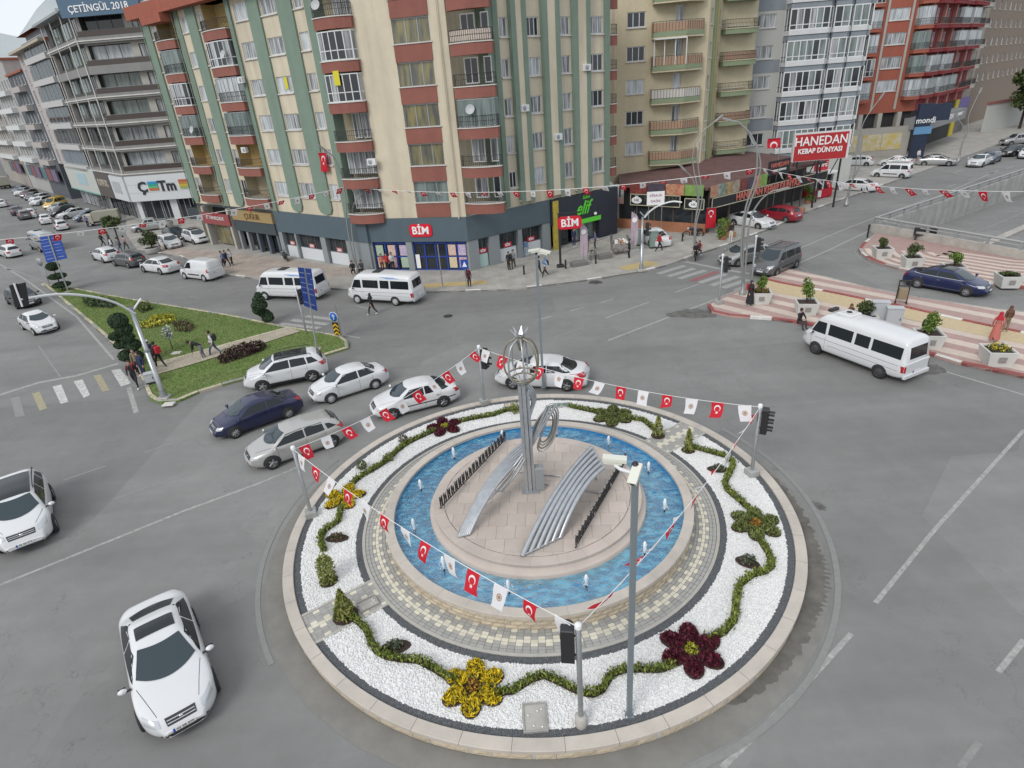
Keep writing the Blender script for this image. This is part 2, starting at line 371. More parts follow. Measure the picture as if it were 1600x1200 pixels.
# zebra crossings: each bar its own piece of paint
for q, mt in [([(174, 579), (188, 576), (205, 599), (189, 604)], LINEW), ([(146, 587), (158, 585), (171, 610), (160, 612)], LINEY), ([(115, 596), (129, 593), (141, 617), (131, 622)], LINEW),
              ([(82, 604), (96, 601), (107, 628), (95, 631)], LINEW), ([(50, 615), (62, 612), (74, 638), (62, 642)], LINEY), ([(17, 622), (31, 619), (39, 650), (24, 652)], LINEF)]:
    MB().poly([(*P2(*p), .008) for p in q], mt).build('crosswalk_bar', kind='structure')
for a, b, mt in [((1028, 428), (1070, 415), LINE), ((1044, 432), (1085, 419.5), LINE), ((1061, 435.5), (1102, 422.5), LINE), ((1081, 439), (1121, 424.5), LINER), ((1093, 442), (1134, 428.5), LINE), ((1112, 446), (1153, 432), LINE), ((1130, 450), (1168, 437), LINE), ((1149, 454), (1180, 444), LINE)]:
    m_ = MB(); strip([P2(*a), P2(*b)], .5, mt, .008, m_); m_.build('crosswalk_bar', kind='structure')
m_ = MB(); strip([P2(1071, 409), P2(1125, 420), P2(1172, 428)], .4, LINE, .008, m_); m_.build('stop_line', kind='structure')
for a, b in [((438, 506), (500, 513)), ((456, 500), (512, 507)), ((478, 494), (520, 499))]:
    m_ = MB(); strip([P2(*a), P2(*b)], .45, LINE, .008, m_); m_.build('crosswalk_bar', kind='structure')
MB().lathe([(.33, .012), (.3, .018), (0, .016)], mat('cast_iron', (.05, .05, .05), .6, .4), 20, Matrix.Translation(G(700, 494))).build('manhole_cover', label='round dark manhole cover in the road before the two parked minibuses', cat='manhole cover')
def stain(pts, name='road_stain', tone=(.095, .09, .08), z=.006):
    m_ = MB(); m_.poly([(*P2(*p), z) for p in pts], mat('damp_stain_%d' % int(tone[0]*1000), tone, .8, var=.35, scale=2.5)); m_.build(name, kind='structure')
def blob(cx, cy, rx, ry, n=26, ang=0, j=.22):
    out = []
    for i in range(n):
        a = 2*math.pi*i/n; k = 1+rnd.uniform(-j, j); x, y = rx*k*math.cos(a), ry*k*math.sin(a); out.append((cx+x*math.cos(ang)-y*math.sin(ang), cy+x*math.sin(ang)+y*math.cos(ang)))
    return out
# wet ring of dirt washed out along the kerb of the roundabout
m_ = MB(); N = 120; ins = []; outs = []
DAMP = mat('damp_asphalt', (.125, .118, .104), .75, var=.3, scale=1.5); DUST = mat('dusty_asphalt', (.20, .194, .178), .9, var=.12, scale=1.3)
def ringpatch(a0, a1, r0_, r1_, mt, z, jit):
    n = 160; A = []; B = []
    for i in range(n+1):
        a = R(a0+(a1-a0)*i/n); e = math.sin(math.pi*i/n)**.4; k = r0_+(r1_-r0_)*max(.02, e*(1-jit*(.5+.3*math.sin(i*.9+a0)+.2*math.sin(i*2.3)+.12*math.sin(i*5.1))))
        A.append((RC.x+r0_*math.cos(a), RC.y+r0_*math.sin(a), z)); B.append((RC.x+k*math.cos(a), RC.y+k*math.sin(a), z))
    MB().add(A+B, [(i, i+1, n+2+i, n+1+i) for i in range(n)], mt).build('road_stain', kind='structure')
ringpatch(130, 400, 8.86, 9.62, DUST, .006, .05); ringpatch(-62, 22, 8.86, 9.45, DAMP, .010, .35); ringpatch(-40, -12, 8.86, 9.6, DAMP, .012, .4)
stain(blob(1448, 577, 30, 9), tone=(.11, .108, .1)); stain(blob(1085, 490, 40, 7), tone=(.12, .118, .11)); stain(blob(930, 441, 11, 3), tone=(.06, .06, .058)); stain(blob(1278, 790, 14, 5, ang=.4), tone=(.115, .11, .1))
# ---------------------------------------------------------------- kerbs, pavements, islands
KST = [mat('kerb_grey', (.34, .33, .31), .85, var=.12, scale=4, bump=.3, rndvar=.12), mat('kerb_red', (.27, .075, .07), .8, var=.2, scale=5, rndvar=.1), mat('kerb_white', (.60, .59, .56), .75, var=.14, scale=5, rndvar=.08), mat('kerb_cream', (.50, .45, .34), .8, var=.12, scale=4, rndvar=.1)]
def resample(pts, step, closed=False):
    pts = [Vector(p[:2]) for p in pts]
    if closed: pts = pts+[pts[0]]
    out = [pts[0]]; acc = 0
    L = [0]
    for a, b in zip(pts, pts[1:]): L.append(L[-1]+(b-a).length)
    n = max(1, round(L[-1]/step)); k = 0
    for i in range(1, n+1):
        s = L[-1]*i/n
        while k < len(L)-2 and L[k+1] < s: k += 1
        out.append(pts[k].lerp(pts[k+1], (s-L[k])/max(1e-6, L[k+1]-L[k])))
    return out
def kerb(line, parent, pattern=(0,), step=1.0, w_=.2, h=.14, side=1, z0=0, closed=False):
    P = resample(line, step, closed)
    for i, (a, b) in enumerate(zip(P, P[1:])):
        d = (b-a); L = d.length
        if L < .05: continue
        d.normalize(); q = Vector((-d.y, d.x))*side*w_; a2 = a+d*.012; b2 = b-d*.012; c = (a+b)/2; j = rnd.uniform(-.006, .006)
        m_ = MB(); pts = [Vector(p)-c for p in (a2, b2, b2+q, a2+q)]
        if side < 0: pts = pts[::-1]
        e = .02; n = Vector((-d.y, d.x))*side*e
        top = [pts[0]+n*1, pts[1]+n*1, pts[2], pts[3]] if side > 0 else [pts[0], pts[1], pts[2]+n, pts[3]+n]
        vs = [(*p, z0) for p in pts]+[(*p, h-e+j) for p in pts]+[(*p, h+j) for p in top]
        m_.add(vs, [(8, 9, 10, 11)]+[(4*k+i_, 4*k+(i_+1) % 4, 4*k+4+(i_+1) % 4, 4*k+4+i_) for k in (0, 1) for i_ in range(4)], KST[pattern[i % len(pattern)]])
        m_.build('kerbstone', parent, M=Matrix.Translation((c.x, c.y, 0)))
PAVE = mat('pavement_slabs', (.36, .345, .315), .85, var=.12, scale=1.6, bump=.3, bscale=25, grime=.15)
def brickpave(name, c1, c2, cm, sx=2.5, sy=5, rot=0):
    m = bpy.data.materials.new(name); m.use_nodes = True; n = m.node_tree.nodes; l = m.node_tree.links; b = n['Principled BSDF']; b.inputs['Roughness'].default_value = .85
    g = n.new('ShaderNodeNewGeometry'); mp = n.new('ShaderNodeMapping'); mp.inputs['Rotation'].default_value = (0, 0, rot); mp.inputs['Scale'].default_value = (1, 1, 1)
    br = n.new('ShaderNodeTexBrick'); br.inputs['Scale'].default_value = 1; br.inputs['Brick Width'].default_value = 1/sx; br.inputs['Row Height'].default_value = 1/sy; br.inputs['Mortar Size'].default_value = .012
    for k, c in (('Color1', c1), ('Color2', c2), ('Mortar', cm)): br.inputs[k].default_value = (*c, 1)
    t = n.new('ShaderNodeTexNoise'); t.inputs['Scale'].default_value = .7; t.inputs['Detail'].default_value = 8; r = n.new('ShaderNodeMapRange'); r.inputs[1].default_value = .3; r.inputs[2].default_value = .7; r.inputs[3].default_value = .82; r.inputs[4].default_value = 1.12
    x = n.new('ShaderNodeMixRGB'); x.blend_type = 'MULTIPLY'; x.inputs[0].default_value = 1
    l.new(g.outputs['Position'], mp.inputs[0]); l.new(mp.outputs[0], br.inputs['Vector']); l.new(g.outputs['Position'], t.inputs['Vector']); l.new(t.outputs['Fac'], r.inputs[0]); l.new(br.outputs[0], x.inputs[1]); l.new(r.outputs[0], x.inputs[2]); l.new(x.outputs[0], b.inputs['Base Color'])
    MATS[name] = m; return m
PINKP = brickpave('pinkish_paving', (.36, .30, .26), (.42, .36, .31), (.24, .21, .19), 1.6, 1.6, R(-38))
PAVEB = brickpave('grey_paving', (.35, .335, .305), (.385, .37, .335), (.27, .26, .24), 2.2, 2.2, R(-30))
front_px = [(215, 392), (280, 401), (355, 431), (400, 436.5), (505, 452), (660, 458), (800, 454), (920, 439), (1012, 424), (1045, 415), (1080, 402), (1135, 384), (1210, 356), (1262, 332), (1400, 283)]
fl = [Vector(P2(*p)) for p in front_px]; dR = (fl[-1]-fl[-2]).normalized(); fl.append(fl[-1]+dR*60)
back = [Vector((150, 190)), Vector((0, 160)), Vector((-70, 150)), Vector((-60, 102)), Vector(P2(197, 366))]
t = thing('pavement', None, None); t['kind'] = 'structure'
MB().prism([(*p,) for p in fl+back], 0, .12, PAVEB).build('paving', t)
kerb(fl[:-1], t, (0, 0, 0, 2), 1.2, .22, .145, 1)
m_ = MB(); m_.poly([(*P2(*p), .125) for p in [(222, 391), (281, 400), (356, 430), (400, 435), (520, 436), (587, 427), (432, 404), (300, 392), (262, 372)]], PINKP); m_.build('brick_paving', t)
TACT = mat('yellow_tactile_paving', (.46, .36, .17), .8, var=.15, scale=8)
m_ = MB(); m_.poly([(*P2(*p), .128) for p in [(662, 446), (760, 440), (762, 446), (664, 452)]], TACT); m_.poly([(*P2(*p), .128) for p in [(965, 420), (1010, 410), (1025, 412), (1030, 416), (980, 425)]], TACT); m_.build('tactile_paving', t)
# raised parking bay edge by the restaurant
m_ = MB(); a = [Vector(P2(*p)) for p in [(800, 412), (880, 397), (948, 374), (1005, 366), (1050, 369), (1132, 381)]]
for p, q in zip(a, a[1:]): d = (q-p).normalized(); n_ = Vector((-d.y, d.x))*.15; m_.prism([p, q, q+n_, p+n_], .1, .25, KST[0])
m_.build('pavement_step', t)
# --- grass island on the left
GRASS = mat('turf', (.115, .19, .04), .9, col2=(.175, .205, .075), scale=.55, bump=.5, bscale=50, detail=9)
gi_px = [(68, 445), (113, 450.7), (160, 460.3), (222, 471.5), (300, 484), (360, 494), (451, 513), (490, 519), (533, 527), (546, 537), (545, 546), (505, 558), (380, 595), (320, 611), (282, 628), (255, 633), (235, 626), (228, 608), (224, 594), (192, 552), (150, 514), (110, 480)]
gi = [Vector(P2(*p)) for p in gi_px]
gt = thing('grass_island', None, None); gt['kind'] = 'structure'
MB().prism(gi, 0, .1, GRASS).build('turf', gt)
kerb(gi, gt, (3, 3, 0), 1.25, .2, .15, -1, closed=True)
PATHM = brickpave('path_paving', (.44, .385, .31), (.46, .40, .32), (.38, .33, .27), 4, 8, R(20))
def pathband(up, lo, name, z=.158):
    m_ = MB(); U = [(*P2(*p), z) for p in up]; L = [(*P2(*p), z) for p in lo]
    m_.add(U+L, [(i, i+1, len(U)+i+1, len(U)+i) for i in range(len(U)-1)], PATHM); return m_.build(name, gt)
pathband([(238, 573), (300, 557), (350, 543), (400, 529), (453, 515)], [(248, 588), (300, 573), (352, 557), (410, 540), (470, 521)], 'footpath')
kerb([P2(*p) for p in [(238, 573), (300, 557), (350, 543), (400, 529), (453, 515)]], gt, (3,), 1.0, .14, .19, 1, .1)
def gn_scatter(name, base_mb, builder, density, seed, mtl, kind='stuff', parent=None, scl=(.7, 1.3), tilt=None):
    """scatter: small real stones or blades on a ground patch"""
    me = base_mb.mesh(name); o = link(name, me, parent, kind=kind)
    ng = bpy.data.node_groups.new(name, 'GeometryNodeTree'); ng.interface.new_socket('Geometry', in_out='INPUT', socket_type='NodeSocketGeometry'); ng.interface.new_socket('Geometry', in_out='OUTPUT', socket_type='NodeSocketGeometry')
    n = ng.nodes; l = ng.links; gi_ = n.new('NodeGroupInput'); go = n.new('NodeGroupOutput')
    ds = n.new('GeometryNodeDistributePointsOnFaces'); ds.inputs['Density'].default_value = density; ds.inputs['Seed'].default_value = seed
    ip = n.new('GeometryNodeInstanceOnPoints'); rv = n.new('FunctionNodeRandomValue'); rv.data_type = 'FLOAT_VECTOR'
    rv.inputs[0].default_value = (0, 0, 0) if tilt is None else (-tilt, -tilt, 0); rv.inputs[1].default_value = (6.28, 6.28, 6.28) if tilt is None else (tilt, tilt, 6.28)
    rs = n.new('FunctionNodeRandomValue'); rs.data_type = 'FLOAT'; rs.inputs[2].default_value = scl[0]; rs.inputs[3].default_value = scl[1]; rs.inputs['Seed'].default_value = 5
    src = builder(n, l); sm = n.new('GeometryNodeSetMaterial'); sm.inputs['Material'].default_value = mtl
    l.new(src, sm.inputs[0]); l.new(gi_.outputs[0], ds.inputs[0]); l.new(ds.outputs['Points'], ip.inputs['Points']); l.new(sm.outputs[0], ip.inputs['Instance'])
    l.new(rv.outputs[0], ip.inputs['Rotation']); l.new(rs.outputs[1], ip.inputs['Scale'])
    jn = n.new('GeometryNodeJoinGeometry'); l.new(gi_.outputs[0], jn.inputs[0]); l.new(ip.outputs[0], jn.inputs[0]); l.new(jn.outputs[0], go.inputs[0])
    md = o.modifiers.new('scatter', 'NODES'); md.node_group = ng; return o
def stone_b(r, fl=.7):
    def f(n, l):
        a = n.new('GeometryNodeMeshIcoSphere'); a.inputs['Radius'].default_value = r; a.inputs['Subdivisions'].default_value = 1
        t_ = n.new('GeometryNodeTransform'); t_.inputs['Scale'].default_value = (1.15, .9, fl); l.new(a.outputs[0], t_.inputs[0]); return t_.outputs[0]
    return f
def blade_b(h, r=.012, tp=.0):
    def f(n, l):
        a = n.new('GeometryNodeMeshCone'); a.inputs['Vertices'].default_value = 3; a.inputs['Radius Bottom'].default_value = r; a.inputs['Radius Top'].default_value = tp; a.inputs['Depth'].default_value = h; a.fill_type = 'NONE'
        return a.outputs[0]
    return f
BLADE = mat('grass_blade', (.13, .225, .045), .7, col2=(.215, .26, .085), scale=.6)
m_ = MB(); m_.poly([(*p, .105) for p in gi], GRASS); gn_scatter('grass', m_, blade_b(.09, .016), 170, 3, BLADE, tilt=.5)
# --- striped plaza and its kerbs on the right
PK = mat('pink_paving', (.38, .26, .235), .8, var=.10, scale=3, bump=.25, bscale=30, rndvar=.05); CRM = mat('cream_paving', (.56, .475, .41), .8, var=.08, scale=3, bump=.25, bscale=30, rndvar=.05)
pz1_px = [(1105, 479), (1112, 490), (1145, 497), (1200, 500), (1262, 508), (1340, 527), (1441, 552), (1492, 569), (1600, 592), (1700, 618), (1700, 508), (1600, 490), (1550, 484.5), (1494, 476), (1425, 466), (1347, 449), (1300, 437.5), (1287, 434), (1231, 422), (1204, 435), (1157, 455), (1132, 466)]
pz1 = [Vector(P2(*p)) for p in pz1_px]
def clip_half(poly, p, n):
    out = []
    for i in range(len(poly)):
        a, b = poly[i], poly[(i+1) % len(poly)]; da, db = (a-p).dot(n), (b-p).dot(n)
        if da >= 0: out.append(a)
        if (da > 0) != (db > 0) and abs(da-db) > 1e-9: out.append(a.lerp(b, da/(da-db)))
    return out
pt = thing('paved_plaza', None, None); pt['kind'] = 'structure'
def fill(pts, z, mt, mb):
    t_ = tessellate_polygon([[Vector((p[0], p[1], 0)) for p in pts]]); mb.add([(p[0], p[1], z) for p in pts], [tuple(x) for x in t_], mt)
m_ = MB(); vs = [(p.x, p.y, 0) for p in pz1]+[(p.x, p.y, .13) for p in pz1]; n_ = len(pz1)
m_.add(vs, [(i, (i+1) % n_, n_+(i+1) % n_, n_+i) for i in range(n_)], PK); fill(pz1, .13, PK, m_); m_.build('paving', pt)
sd1 = (Vector(P2(1600, 580))-Vector(P2(1262, 500))).normalized(); sn = Vector((-sd1.y, sd1.x))
if sn.dot(Vector(P2(1300, 440))-Vector(P2(1262, 500))) < 0: sn = -sn
# simple convex-ish pieces so that bands can be clipped: lower field and upper field
lower = [Vector(P2(*p)) for p in [(1107, 480), (1114, 488.5), (1200, 498), (1262, 506), (1441, 550), (1492, 567), (1600, 590), (1700, 616), (1700, 556), (1600, 530), (1480, 505), (1405, 487), (1305, 467), (1245, 456), (1200, 445), (1157, 458), (1132, 468)]]
upper = [Vector(P2(*p)) for p in [(1207, 436), (1231, 424), (1287, 435), (1347, 450), (1425, 467), (1494, 477), (1600, 491), (1700, 509), (1700, 543), (1600, 517), (1532, 504), (1482, 493), (1405, 475), (1305, 455), (1250, 445)]]
def bands(poly, w_, z, off=0):
    s = [(p-poly[0]).dot(sn) for p in poly]; k = math.floor(min(s)/w_)
    while k*w_ < max(s):
        if k % 2 == 0:
            q = clip_half(poly, poly[0]+sn*(k*w_+off), sn)
            if len(q) > 2: q = clip_half(q, poly[0]+sn*((k+1)*w_+off-.012), -sn)
            if len(q) > 2:
                m_ = MB(); fill(q, z, CRM, m_); m_.build('paving_band', pt)
        k += 1
bands(lower, .72, .134); bands(upper, .72, .134, .2)
m_ = MB()
ik = [(1197, 440), (1216, 445), (1245, 450.5), (1305, 462), (1347, 471), (1405, 482), (1482, 500), (1532, 511), (1600, 525), (1690, 548)]
fill([Vector(P2(*p)) for p in ik]+[Vector(P2(p[0]-4, p[1]+16)) for p in ik[::-1]], .139, mat('yellow_paving', (.50, .40, .25), .8, var=.12, scale=6), m_); m_.build('tactile_paving', pt)
kerb([P2(*p) for p in ik], pt, (1, 1, 2), 1.35, .2, .2, 1, .1)
kerb(pz1[:9], pt, (1, 1, 1, 2, 1, 1, 2, 2), 1.3, .22, .17, 1)
kerb(pz1[11:18], pt, (0,), 1.3, .15, .15, 1)
pz2_px = [(1362, 371), (1350, 380), (1341, 390), (1345, 398), (1356, 406), (1380, 415.5), (1407, 422.5), (1470, 433), (1542, 446), (1600, 452), (1700, 464), (1700, 428), (1600, 404), (1450, 380), (1367, 366)]
pz2 = [Vector(P2(*p)) for p in pz2_px]
pt2 = thing('paved_plaza', None, None); pt2['kind'] = 'structure'
m_ = MB(); n_ = len(pz2); vs = [(p.x, p.y, 0) for p in pz2]+[(p.x, p.y, .13) for p in pz2]; m_.add(vs, [(i, (i+1) % n_, n_+(i+1) % n_, n_+i) for i in range(n_)], PK); fill(pz2, .13, PK, m_); m_.build('paving', pt2)
base = pz2[:11]
for k in range(8):         # cream bands that follow the curve of the kerb
    def inset(i, s): 
        p = base[i]; a = base[max(i-1, 0)]; b = base[min(i+1, len(base)-1)]; d = (b-a).normalized(); q = Vector((-d.y, d.x))
        tgt = Vector(P2(1700, 428)) - Vector(P2(1700, 464)); q = q if q.dot(tgt) > 0 or i < 3 else -q
        return p+q*s
    A = [inset(i, .42+k*.84) for i in range(2, len(base))]; B = [inset(i, .42+k*.84+.42) for i in range(2, len(base))]
    m_ = MB(); q = []
    for i in range(len(A)-1):
        c4 = [A[i], A[i+1], B[i+1], B[i]]
        pl_ = (UC-UA).normalized(); nn = Vector((pl_.y, -pl_.x)); nn = nn if nn.dot(base[6]-UA) > 0 else -nn
        c4 = clip_half(c4, UA+nn*.05, nn)
        if len(c4) > 2: fill(c4, .134+.0004*k, CRM, m_)
    if m_.f: m_.build('paving_band', pt2)
kerb(pz2[:11], pt2, (0, 2, 1, 1), 1.2, .22, .17, 1)

# ---------------------------------------------------------------- the roundabout
EDGE = mat('concrete_edging', (.40, .385, .35), .8, var=.08, scale=3)
STONE = mat('beige_stone_coping', (.50, .455, .40), .6, var=.08, scale=1.5, bump=.15, bscale=20, grime=.12, rndvar=.05)
ROUGH = mat('split_face_stone', (.42, .35, .25), .9, col2=(.54, .46, .35), scale=14, bump=.5, bscale=22, rndvar=.12)
PINKST = mat('pinkish_stone_slab', (.49, .425, .375), .55, var=.07, scale=1.2, bump=.1, bscale=25, rndvar=.07)
rt = thing('roundabout_island', None, None, (RC.x, RC.y, 0)); rt['kind'] = 'structure'
def ring_stone(name, r0_, r1_, z0, z1, n, mt, parent, sides=None, bev=.012, gap=.0005):
    """a ring of n coping stones, each its own object"""
    da = 2*math.pi/n; m_ = MB(); k = 4
    pr = [(r1_, z0), (r1_, z1-bev), (r1_-bev, z1), (r0_+bev, z1), (r0_, z1-bev), (r0_, z0)]
    m_.lathe(pr, mt, k, None, False, gap, da-gap)
    me = m_.mesh(name)
    for i in range(n): link(name, me, parent, Matrix.Translation((RC.x, RC.y, 0)) @ Matrix.Rotation(i*da, 4, 'Z'))
ring_stone('coping_stone', 8.54, 8.88, .24, .35, 44, STONE, rt)
def rough_ring(name, r, z0, z1, n, rows, parent):
    da = 2*math.pi/n; h = (z1-z0)/rows; var = []
    for v in range(5):
        m_ = MB(); P = []
        for iz in range(3):
            row = []
            for ia in range(4):
                e = 0 if (iz in (0, 2) or ia in (0, 3)) else rnd.uniform(.008, .03)
                a = da*(.03+.94*ia/3); row.append(((r+e)*math.cos(a), (r+e)*math.sin(a), z0+h*(.03+.94*iz/2)))
            P.append(row)
        m_.grid(P, ROUGH, False); var.append(m_.mesh(name))
    for j in range(rows):
        for i in range(n): link(name, rnd.choice(var), parent, Matrix.Translation((RC.x, RC.y, j*h)) @ Matrix.Rotation((i+.5*(j % 2)+rnd.uniform(-.1, .1))*da, 4, 'Z'))
MB().lathe([(8.84, 0), (8.84, .25), (8.5, .25), (8.5, .2)], EDGE, 96, Matrix.Translation((RC.x, RC.y, 0))).build('kerb_core', rt)
rough_ring('facing_stone', 8.845, 0.0, .24, 110, 1, rt)
GRAVW = mat('white_marble_chips', (.71, .71, .70), .6, var=.13, scale=14); GRAVG = mat('dark_grey_chips', (.11, .118, .125), .75, var=.35, scale=25)
ax = Vector((math.cos(R(33.5)), math.sin(R(33.5)))); nx = Vector((-ax.y, ax.x))
HW = .62
def ringpoly(r0_, r1_, z, mt, n=180, clear=HW):
    m_ = MB()
    for sgn in (1, -1):
        # two half rings between the crossings
        a0 = [math.asin(min(1, clear/r)) for r in (r0_, r1_)]
        A, B = [], []
        for i in range(n//2+1):
            for r, e, L in ((r0_, a0[0], A), (r1_, a0[1], B)):
                a = R(33.5)+(e if sgn > 0 else math.pi+e)+(math.pi-2*e)*i/(n//2); L.append((RC.x+r*math.cos(a), RC.y+r*math.sin(a), z))
        m_.add(A+B, [(i, i+1, len(A)+i+1, len(A)+i) for i in range(len(A)-1)], mt)
    return m_
gn_scatter('white_gravel', ringpoly(6.5, 8.31, .285, GRAVW), stone_b(.036), 560, 1, GRAVW, parent=None)
gn_scatter('grey_gravel', ringpoly(8.31, 8.54, .285, GRAVG), stone_b(.021), 1000, 2, GRAVG)
gn_scatter('grey_gravel', ringpoly(6.28, 6.5, .285, GRAVG), stone_b(.021), 1000, 4, GRAVG)
MB().lathe([(6.28, .2), (6.28, .315), (6.18, .315), (6.18, .2)], EDGE, 120, Matrix.Translation((RC.x, RC.y, 0)), False).build('edging', rt)
PAVG = mat('grey_paver', (.34, .335, .315), .85, var=.08, scale=6, rndvar=.09, bump=.2); PAVC = mat('cream_paver', (.62, .585, .48), .85, var=.08, scale=6, rndvar=.08, bump=.2)
MB().lathe([(6.18, .27), (5.3, .27)], mat('joint_sand', (.2, .19, .16), .95), 120, Matrix.Translation((RC.x, RC.y, 0)), False).build('paving_bed', rt)
# square pavers in seven courses: cream crosses along the middle, single cream squares by the wall
pav = []; rows = 7; rw = (6.17-5.37)/rows; NP = 176; da = 2*math.pi/NP
for j in range(rows):
    for i in range(NP):
        c = {0: i % 3 == 0, 2: i % 2 == 0, 3: True, 4: i % 2 == 1}.get(j, False)
        pav.append((j, 5.37+j*rw, i, int(c)))
def paver_mesh(mt, j):
    m_ = MB(); r0_ = 5.37+j*rw; g = .005
    m_.lathe([(r0_+rw-g, .27), (r0_+rw-g, .30), (r0_+g, .30), (r0_+g, .27)], mt, 1, None, False, da*.025, da*.975); return m_.mesh('paver')
pm = {(c, j): paver_mesh((PAVG, PAVC)[c], j) for c in (0, 1) for j in range(rows)}
def vis_key(p): a = p[2]*da; return RC.y+p[1]*math.sin(a)
pav.sort(key=vis_key); rest = MB()
for k, (j, r0_, i, c) in enumerate(pav):
    if k < 250: link('paver', pm[(c, j)], rt, Matrix.Translation((RC.x, RC.y, rnd.uniform(-.003, .003))) @ Matrix.Rotation(i*da, 4, 'Z'))
    else: g = .006; rest.lathe([(r0_+rw-g, .27), (r0_+rw-g, .30), (r0_+g, .30), (r0_+g, .27)], (PAVG, PAVC)[c], 1, Matrix.Translation((RC.x, RC.y, 0)), False, i*da+da*.025, i*da+da*.975)
rest.build('pavers', rt, kind='stuff')
# the two crossings
for sgn in (1, -1):
    m_ = MB(); F = Matrix(((ax.x*sgn, nx.x*sgn, 0, RC.x), (ax.y*sgn, nx.y*sgn, 0, RC.y), (0, 0, 1, 0), (0, 0, 0, 1)))
    m_.box(6.17, 8.55, -HW, HW, .15, .283, MATS['joint_sand'], F)
    for s_ in (-1, 1): m_.box(6.2, 8.54, s_*HW-.045, s_*HW+.045, .2, .318, EDGE, F)
    m_.build('crossing_edging', rt)
    cell = .2; m_ = MB()
    for a in range(12):
        for b in range(9):
            x0 = 6.2+a*cell; y0 = -.575+b*.1278; x1 = min(x0+cell-.006, 8.53); c = int(b == 4 or (b == 3 and a % 2 == 0) or (b == 5 and a % 2 == 1) or (b in (0, 8) and a % 3 == 0))
            m_.box(x0, x1, y0+.003, y0+.125, .27, .30, (PAVG, PAVC)[c], F) if sgn > 0 else MB().box(x0, x1, y0+.003, y0+.125, .27, .30, (PAVG, PAVC)[c], F).build('paver', rt)
    if sgn > 0: m_.build('pavers', rt, kind='stuff')
# --- the pool
ft = thing('fountain_pool', 'round fountain pool with blue water inside beige stone walls at the middle of the roundabout', 'fountain', (RC.x, RC.y, 0))
TR = Matrix.Translation((RC.x, RC.y, 0))
TILEB = mat('blue_pool_lining', (.008, .25, .62), .5, var=.15, scale=1.5)
MB().lathe([(5.36, .2), (5.36, .74), (5.14, .74), (5.14, .4), (3.8, .4)], EDGE, 96, TR).build('wall_core', ft)
MB().lathe([(5.125, .74), (5.125, .42), (3.8, .42)], TILEB, 96, TR).build('pool_lining', ft)
ring_stone('coping_stone', 5.09, 5.42, .74, .85, 34, STONE, ft)
rough_ring('facing_stone', 5.37, .29, .74, 90, 3, ft)
wm = bpy.data.materials.new('pool_water'); wm.use_nodes = True; n = wm.node_tree.nodes; l = wm.node_tree.links; n.clear()
o_ = n.new('ShaderNodeOutputMaterial'); tr = n.new('ShaderNodeBsdfTransparent'); tr.inputs[0].default_value = (.45, .82, .95, 1); gl = n.new('ShaderNodeBsdfGlossy'); gl.inputs['Roughness'].default_value = .03
df = n.new('ShaderNodeBsdfDiffuse'); df.inputs[0].default_value = (.17, .55, .76, 1)
fr = n.new('ShaderNodeFresnel'); fr.inputs[0].default_value = 1.17; mxs = n.new('ShaderNodeMixShader'); mx2 = n.new('ShaderNodeMixShader')
g = n.new('ShaderNodeNewGeometry'); t1 = n.new('ShaderNodeTexNoise'); t1.inputs['Scale'].default_value = 6.5; t1.inputs['Detail'].default_value = 4; t1.inputs['Distortion'].default_value = .9
t2 = n.new('ShaderNodeTexNoise'); t2.inputs['Scale'].default_value = 2.6; t2.inputs['Detail'].default_value = 6
mp = n.new('ShaderNodeMapping'); mp.inputs['Rotation'].default_value = (0, 0, .5); mp.inputs['Scale'].default_value = (1, 2.0, 1)
bp = n.new('ShaderNodeBump'); bp.inputs['Strength'].default_value = 1.0; bp.inputs['Distance'].default_value = .10
l.new(g.outputs['Position'], mp.inputs[0]); l.new(mp.outputs[0], t1.inputs['Vector']); l.new(mp.outputs[0], t2.inputs['Vector']); l.new(t1.outputs['Fac'], bp.inputs['Height'])
l.new(bp.outputs[0], gl.inputs['Normal']); l.new(bp.outputs[0], fr.inputs['Normal'])
mr_ = n.new('ShaderNodeMapRange'); mr_.inputs[1].default_value = .45; mr_.inputs[2].default_value = .62; mr_.inputs[3].default_value = .35; mr_.inputs[4].default_value = .8; l.new(t2.outputs['Fac'], mr_.inputs[0])
l.new(mr_.outputs[0], mx2.inputs[0]); l.new(tr.outputs[0], mx2.inputs[1]); l.new(df.outputs[0], mx2.inputs[2])
l.new(fr.outputs[0], mxs.inputs[0]); l.new(mx2.outputs[0], mxs.inputs[1]); l.new(gl.outputs[0], mxs.inputs[2]); l.new(mxs.outputs[0], o_.inputs[0])
m_ = MB(); P = []
for i in range(13):
    r = 3.82+(5.12-3.82)*i/12
    P.append([(RC.x+r*math.cos(2*math.pi*k/240), RC.y+r*math.sin(2*math.pi*k/240), .68+.012*math.sin(r*9+k*.5)*math.cos(k*.37+r*5)) for k in range(241)])
m_.grid(P, wm); m_.build('water', ft)
